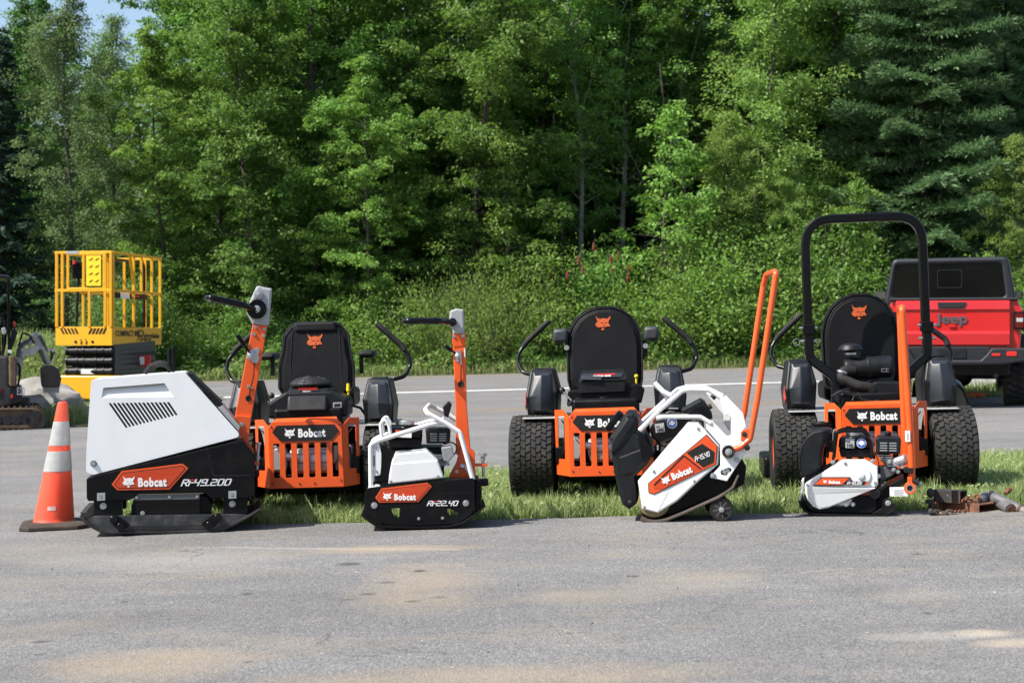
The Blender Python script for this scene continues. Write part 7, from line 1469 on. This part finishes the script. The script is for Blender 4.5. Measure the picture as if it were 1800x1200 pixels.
e_ = []; c = Nc + us * 1.10 + ns * .013; M = Matrix.Translation((c.x, c.y, zk - .09)) @ Matrix.Rotation(angS, 4, 'Z')
mk('oval_badge', MB().plate([(math.cos(a) * .14, math.sin(a) * .055) for a in fr(0, 6.2832, 24)[:-1]], -.002, .002, [[(math.cos(a) * .11, math.sin(a) * .035) for a in fr(0, 6.2832, 24)[:-1]]], M=M), M_kprint, kb2, smooth=0)
# control box, light, extension hoop
cbx = mk('control_box', MB().box(Lc.x + .16, Lc.x + .30, Lc.y + .25, Lc.y + .45, zt - .35, zt - .12), M_black, o, bevel=.01); mk('stop_button', MB().cyl((Lc.x + .2, Lc.y + .24, zt - .15), (Lc.x + .2, Lc.y + .24, zt - .10), .025), M_rprint, cbx)
mk('control_cable', MB().tube(fillet([(Lc.x + .24, Lc.y + .3, zt - .33), (Lc.x + .22, Lc.y + .3, zt - .7), (Lc.x + .20, Lc.y + .3, zf_ + .1)], .1, 4, False), .02, seg=8), M_rubber, o)
q = Nc.lerp(Rc, .5) + Dl * .3; hp = fillet([P3(Nc.lerp(Fc, .15), zk), P3(Nc.lerp(Fc, .15), zt - .08), P3(Nc.lerp(Rc, .75) + V3((-.1, .1)), zt - .08), P3(Nc.lerp(Rc, .75) + V3((-.1, .1)), zk)], .12, 5, False); mk('inner_hoop', MB().tube(hp, .02, seg=8), M_black, o)
bx = panel('document_box', Nc.lerp(Rc, .12), Nc.lerp(Rc, .78), zm - .10, zm - .02, M_black, o, out=-.06); panel('white_notice', Nc.lerp(Rc, .22), Nc.lerp(Rc, .40), zm - .10, zm, M_wprint, bx, th=.004, out=-.046); panel('red_notice', Nc.lerp(Rc, .44), Nc.lerp(Rc, .60), zm - .07, zm - .045, M_rprint, bx, th=.004, out=-.046)
mk('grey_plate', MB().quadloft([[P3(Lc.lerp(Nc, .2) + n * .02, zt - .02), P3(Lc.lerp(Nc, .42) + n * .02, zt - .02), P3(Lc.lerp(Nc, .42) + n * .02, zt + .02), P3(Lc.lerp(Nc, .2) + n * .02, zt + .02)], [P3(Lc.lerp(Nc, .2) + n * .025, zt - .02), P3(Lc.lerp(Nc, .42) + n * .025, zt - .02), P3(Lc.lerp(Nc, .42) + n * .025, zt + .02), P3(Lc.lerp(Nc, .2) + n * .025, zt + .02)]]), M_gray, pr)
# folded scissor stack
za, zb2 = CH - (662 - YH) / F * YL, zf_ - .01; Ls = Lc.lerp(Nc, .17) + us * .06; Ns = Nc + us * .06 - ux * .0; sk = mk('scissor_stack', MB().quadloft([[P3(p, za) for p in (Ls + us * .08, Ns + us * .08, Ns + us * 1.7, Ls + us * 1.7)], [P3(p, zb2) for p in (Ls + us * .08, Ns + us * .08, Ns + us * 1.7, Ls + us * 1.7)]]), mat('scissor_grey', (.028, .032, .032), .5), o)
hh = (zb2 - za) / 3
for k in range(3):
    z = za + hh * (k + .5); a, b = P3(Ls, z), P3(Ns, z); tb = MB().cyl(a, b, hh * .40, seg=20)
    for t in (.0, .22, .36, .62, .78, .95): tb.cyl(a.lerp(b, t), a.lerp(b, t + .04), hh * .46, seg=20)
    rl = mk('pivot_tube', tb, M_plastic, sk)
    if k == 0: c = a.lerp(b, .48) + V3((0, -hh * .42, 0)); mk('white_tag', MB().box(c.x - .10, c.x + .10, c.y - .004, c.y + .01, z - .035, z + .035), M_wprint, rl, bevel=.002)
    ar = MB(); 
    for q in (0, 1): z_ = za + hh * (k + .15 + .5 * q); ar.quadloft([[P3(Ns + ns * .02, z_), P3(Ns + us * 1.65 + ns * .02, z_ + (.05 if q else -.02)), P3(Ns + us * 1.65 + ns * .02, z_ + .07 + (.05 if q else -.02)), P3(Ns + ns * .02, z_ + .07)], [P3(Ns + ns * .0, z_), P3(Ns + us * 1.65, z_ + (.05 if q else -.02)), P3(Ns + us * 1.65, z_ + .07 + (.05 if q else -.02)), P3(Ns, z_ + .07)]])
    mk('scissor_arm', ar, MATS['scissor_grey'], sk)
c = Ns + us * 1.0 + ns * .03; mk('red_safety_prop', MB().box(c.x - .10, c.x + .14, c.y, c.y + .03, zb2 - .30, zb2 - .14), M_rprint, sk, bevel=.01); mk('prop_label', MB().box(c.x - .02, c.x + .05, c.y - .004, c.y + .01, zb2 - .27, zb2 - .16), M_wprint, sk)
# base chassis
zc0, zc1 = CH - (706 - YH) / F * YL, CH - (660 - YH) / F * YL; Lb, Nb = Lc.lerp(Nc, .06) + V3((0, -.02)), Nc + ux * .10 + V3((0, -.02))
ch_ = mk('chassis', MB().quadloft([[P3(p, zc0 + (.05 if i in (0, 3) else 0)) for i, p in enumerate((Lb, Nb, Nb + us * 1.75, Lb + us * 1.75))], [P3(p, zc1) for p in (Lb, Nb, Nb + us * 1.75, Lb + us * 1.75)]]), M_yellow, o, bevel=.02)
mk('chassis_skirt', MB().box(Lb.x + .5, Nb.x + .1, Lb.y + .1, Lb.y + 1.6, zl + .12, zc0 + .01), M_yellow, o, bevel=.02)
for x_, z_, r_ in ((Lb.x + .20, zc1 - .10, .035), ): mk('round_opening', MB().cyl((x_, Lb.y - .0, z_), (x_, Lb.y - .02, z_), r_), M_dark, ch_)
mk('slot_opening', MB().box(Lb.x + .10, Lb.x + .20, Lb.y - .022, Lb.y, zc0 + .07, zc0 + .14), M_dark, ch_, bevel=.02); mk('white_label', MB().box(Lb.x + .22, Lb.x + .29, Lb.y - .014, Lb.y, zc1 - .20, zc1 - .12), M_wprint, ch_)
for cx_, cy_ in ((Lb.x + .26, Lb.y + .18), (Nb.x - .10, Nb.y + .18), (Lb.x + .5, Lb.y + 1.5), (Nb.x + .2, Nb.y + 1.5)): mk('wheel', MB().lathe([(.10, -.055), (.175, -.06), (.185, -.045), (.185, .045), (.175, .06), (.10, .055), (.001, .04)], (cx_, cy_, zl + .185), (1, 0, 0), 30), M_rubber, o)

# ================================================================ mini excavator at the left edge
sE = 142.0; YE_ = F / sE; Q = PX(YE_, 0, 460, 3.871); xe = Q.q(60, 0)[0]; ze = gz(xe)
o = wroot('mini_excavator', 'muddy mini excavator with open canopy and folded digging arm, cut by the left edge', 'mini excavator', V3((xe, YE_, ze)), yaw=R(17))
trk = [tuple(v) for v in fillet([(Q.q(-330, 0)[0], ze + .02), (Q.q(270, 0)[0], ze + .02), (Q.q(285, 0)[0], ze + .20), (Q.q(255, 0)[0], Q.q(0, 995)[1]), (Q.q(-330, 0)[0], Q.q(0, 995)[1]), (Q.q(-360, 0)[0], ze + .2)], .12, 6)]
inn = [(x * .86 + .14 * Q.q(-40, 0)[0], z * .72 + .28 * (ze + .18)) for x, z in trk]
for dy in (0, 1.05):
    t = mk('rubber_track', MB().plate(trk, YE_ + dy, YE_ + dy + .25, [inn], bev=.01), M_brown, o)
    lg = MB(); n_ = len(trk); L_ = [(V3(trk[i]), V3(trk[(i + 1) % n_])) for i in range(n_)]
    for a, b in L_:
        m_ = max(1, int((b - a).length / .07)) if (b - a).length > .05 else 1
        for k in range(m_): c = a.lerp(b, (k + .5) / m_); d = (b - a).normalized(); nn = V3((d.y, -d.x)); q = [c - d * .018 - nn * .004, c + d * .018 - nn * .004, c + d * .012 + nn * .022, c - d * .012 + nn * .022]; lg.quadloft([[V3((v.x, YE_ + dy + .004, v.y)) for v in q], [V3((v.x, YE_ + dy + .246, v.y)) for v in q]])
    mk('track_lugs', lg, M_brown, t, smooth=0)
    mk('track_frame', MB().plate([(x * .97 + .03 * Q.q(-40, 0)[0], z) for x, z in inn], YE_ + dy + .04, YE_ + dy + .2), M_brown, t)
    rw = MB()
    for x_ in (240, 170, 110, 50, -20): rw.cyl(V3((Q.q(x_, 0)[0], YE_ + dy - .0, ze + .12)), V3((Q.q(x_, 0)[0], YE_ + dy + .2, ze + .12)), .055 if x_ < 240 else .12, seg=20)
    mk('track_rollers', rw, M_dsteel, t)
mk('undercarriage', MB().box(Q.q(-300, 0)[0], Q.q(200, 0)[0], YE_ + .3, YE_ + 1.0, ze + .16, ze + .40), M_dsteel, o, bevel=.02)
bd = Q.poly([(-350, 990), (20, 990), (148, 950), (148, 852), (60, 850), (58, 640), (-350, 640)], Q.m(10), 3)
mk('body', MB().plate(bd, YE_ + .05, YE_ + 1.2, bev=.03), mat('excavator_body', (.045, .042, .040), .45, var=.2, dirt=(.13, .09, .06), dscale=4, damt=.5), o)
mk('side_cover', MB().plate(Q.poly([(62, 636), (100, 640), (112, 690), (112, 850), (62, 850)], Q.m(12), 3), YE_ + .03, YE_ + 1.0, bev=.02), M_brown, o)
lp_ = mk('number_panel', MB().plate(Q.poly([(66, 856), (148, 850), (146, 945), (66, 960)], Q.m(6), 3), YE_ + .035, YE_ + .06, bev=.004), M_plastic, o); mk('panel_lettering', MB().text('E20', .13, faceM(*[*(Q.q(112, 0)[:1]), YE_ + .032, Q.q(0, 905)[1]]), sx=.5, bold=.002), M_gray, lp_, smooth=0); mk('red_mark', MB().plate(Q.poly([(72, 905), (84, 895), (88, 925), (68, 928)]), YE_ + .031, YE_ + .04), M_rprint, lp_, smooth=0)
mk('rear_light', MB().lathe([(.001, -.02), (Q.m(18), -.012), (Q.m(20), 0), (Q.m(20), .04)], Q.p(5, 878, .04), (0, 1, 0), 20), M_lens, o); mk('body_port', MB().lathe([(Q.m(18), 0), (Q.m(18), .02), (.001, .02)], Q.p(8, 922, .035), (0, 1, 0), 20), M_dark, o)
cp = MB().tube(fillet([Q.p(62, 640, .2), Q.p(58, 130, .2), Q.p(58, 95, .2), Q.p(-330, 88, .2)], .12, 5, False), Q.m(10), sq=True).tube(fillet([Q.p(62, 640, 1.0), Q.p(58, 130, 1.0), Q.p(58, 95, 1.0), Q.p(-330, 88, 1.0)], .12, 5, False), Q.m(10), sq=True); mk('canopy_post', cp, M_gloss, o)
mk('canopy_roof', MB().plate(Q.poly([(-350, 82), (20, 84), (62, 92), (80, 112), (70, 130), (40, 112), (-350, 100)], Q.m(6), 3), YE_ + .1, YE_ + 1.1, bev=.02), M_hardtop, o)
mk('seat', MB().plate(Q.poly([(-40, 640), (8, 640), (6, 500), (-6, 380), (-40, 380)], Q.m(12), 3), YE_ + .35, YE_ + .85, bev=.04), M_seat, o)
mk('console', MB().plate(Q.poly([(60, 640), (95, 560), (118, 480), (98, 440), (80, 470), (62, 560)], Q.m(8), 3), YE_ + .2, YE_ + .35, bev=.02), M_plastic, o); mk('red_knob', MB().sphere(Q.p(96, 414, .25), Q.m(11)).cyl(Q.p(96, 440, .25), Q.p(96, 420, .25), .012), M_rprint, o)
js = MB().tube([Q.p(15, 640, .3), Q.p(35, 540, .3), Q.p(42, 410, .3)], .02, seg=8).sphere(Q.p(18, 355, .3), Q.m(12)).tube([Q.p(18, 640, .4), Q.p(18, 370, .4)], .012, seg=8); mk('control_lever', js, M_black, o)
mk('work_light', MB().plate(Q.poly([(12, 450), (36, 445), (46, 470), (40, 492), (18, 495)], Q.m(6), 3), YE_ + .15, YE_ + .25, bev=.01), M_gray, o); mk('bracket', MB().plate(Q.poly([(50, 600), (70, 598), (82, 610), (74, 624), (54, 618)]), YE_ + .12, YE_ + .15), M_wprint, o)
# arm: swing post, boom, dipper, cylinders, bucket
YA = .45
def arm(nm, pts, y0, y1, m, par=o, bev=.01, r=6): return mk(nm, MB().plate(Q.poly(pts, Q.m(r), 3), YE_ + y0, YE_ + y1, bev=bev), m, par)
arm('swing_post', [(100, 780), (140, 780), (150, 700), (160, 620), (150, 560), (120, 600), (110, 700)], YA, YA + .18, M_beige)
bo_ = arm('boom', [(110, 580), (150, 560), (160, 555), (200, 580), (262, 500), (262, 480), (218, 478), (190, 520), (120, 560)], YA, YA + .16, M_beige)
arm('boom_elbow', [(140, 640), (150, 600), (185, 590), (235, 570), (268, 575), (265, 600), (212, 650), (180, 625), (150, 680)], YA - .02, YA + .18, M_beige)
dp = arm('dipper', [(240, 480), (268, 478), (300, 575), (338, 690), (325, 712), (300, 700), (245, 600), (232, 540)], YA + .02, YA + .16, M_beige); arm('dipper_olive_plate', [(252, 600), (285, 600), (318, 700), (292, 700)], YA + .01, YA + .02, mat('dark_olive', (.10, .09, .05), .6), dp)  # thin plate in a darker olive tone on the lower dipper
for nm, a, b, r_ in (('boom_cylinder', (118, 650), (130, 560), 13), ('dipper_cylinder', (130, 590), (215, 512), 14), ('bucket_cylinder', (265, 500), (320, 610), 12)):
    p0, p1 = Q.p(*a, YA - .03), Q.p(*b, YA - .03); cc = mk(nm, MB().cyl(p0, p0.lerp(p1, .65), Q.m(r_), seg=16).cyl(p0.lerp(p1, .6), p1, Q.m(r_ * .55), seg=14), mat('cylinder_navy', (.06, .065, .08), .4), o)
pn = MB()
for c in ((165, 570), (218, 495), (262, 490), (250, 582), (150, 600), (330, 600), (355, 605), (345, 690)): pn.cyl(Q.p(*c, YA - .05), Q.p(*c, YA + .22), Q.m(11), seg=16)
mk('pivot_pins', pn, M_beige, o); arm('bucket_link', [(318, 590), (362, 598), (368, 620), (350, 680), (335, 690), (338, 620)], YA - .03, YA + .0, M_dsteel)
mk('hoses', MB().tube(fillet([Q.p(130, 560, YA - .05), Q.p(150, 480, YA - .05), Q.p(200, 500, YA - .05), Q.p(230, 560, YA - .05)], .08, 5, False), .012, seg=6).tube(fillet([Q.p(118, 690, YA - .05), Q.p(135, 720, YA - .05), Q.p(130, 800, YA - .05), Q.p(120, 850, YA - .05)], .08, 5, False), .014, seg=6), M_rubber, o)
bk = arm('bucket', [(272, 728), (300, 712), (360, 712), (392, 735), (412, 800), (400, 862), (280, 862), (274, 800)], YA - .12, YA + .30, mat('bucket_brown', (.040, .028, .022), .6, var=.3, dirt=(.12, .08, .05)), r=14, bev=.02)
tt = MB()
for k in range(4): c = Q.p(302 + k * 27, 862, YA - .10); tt.quadloft([[c + V3((-.03, 0, 0)), c + V3((.03, 0, 0)), c + V3((.03, .05, 0)), c + V3((-.03, .05, 0))], [c + V3((-.022, .01, -.07)), c + V3((.022, .01, -.07)), c + V3((.022, .04, -.07)), c + V3((-.022, .04, -.07))]])
mk('bucket_teeth', tt, M_stone, bk)

# ================================================================ boulders and the orange barrier foot
def boulder(nm, label, c, sx, sy, sz, seed):
    from mathutils import noise as nz_
    mb = MB(); bmesh.ops.create_icosphere(mb.bm, subdivisions=4, radius=1)
    for v in mb.bm.verts:
        n0 = v.co.copy(); d = nz_.noise(n0 * .9 + V3((seed, 0, 0))) * .34 + nz_.noise(n0 * 2.2 + V3((seed, 5, 0))) * .14 + nz_.noise(n0 * 6 + V3((seed, 9, 0))) * .04
        v.co = n0 * (1 + d); v.co = V3((v.co.x * sx, v.co.y * sy, v.co.z * sz))
    OFF[0] = V3((0, 0, 0)); b = mk(nm, mb, M_stone, smooth=25); b.location = c; return tag(b, label, 'boulder')
x = wp(62, 0, 22.0).x; boulder('boulder', 'large grey boulder in the grass between the excavator and the yellow lift', (x, 22.0, gz(x) + .16), .66, .45, .50, 1)
x = wp(20, 0, 21.7).x; boulder('boulder', 'paler low boulder mostly hidden behind the excavator tracks', (x, 21.9, gz(x) + .12), .45, .4, .36, 4)
x = wp(1716, 0, 27).x; boulder('boulder', 'flat grey rock seen under the pickup between its wheels', (x, 27.0, gz(x) + .02), .75, .4, .22, 7)
x = wp(1715, 0, 22.9).x; ob = mk('orange_marker', (lambda: (OFF.__setitem__(0, V3((x, 22.9, gz(x)))), MB().plate([(x - .25, gz(x) + .01), (x + .10, gz(x) + .01), (x + .16, gz(x) + .05), (x + .02, gz(x) + .07), (x - .25, gz(x) + .035)], 22.85, 22.98, bev=.008))[1])(), M_cone); tag(ob, 'flattened orange marker lying on the ground under the pickup', 'marker')
OFF[0] = V3((0, 0, 0))
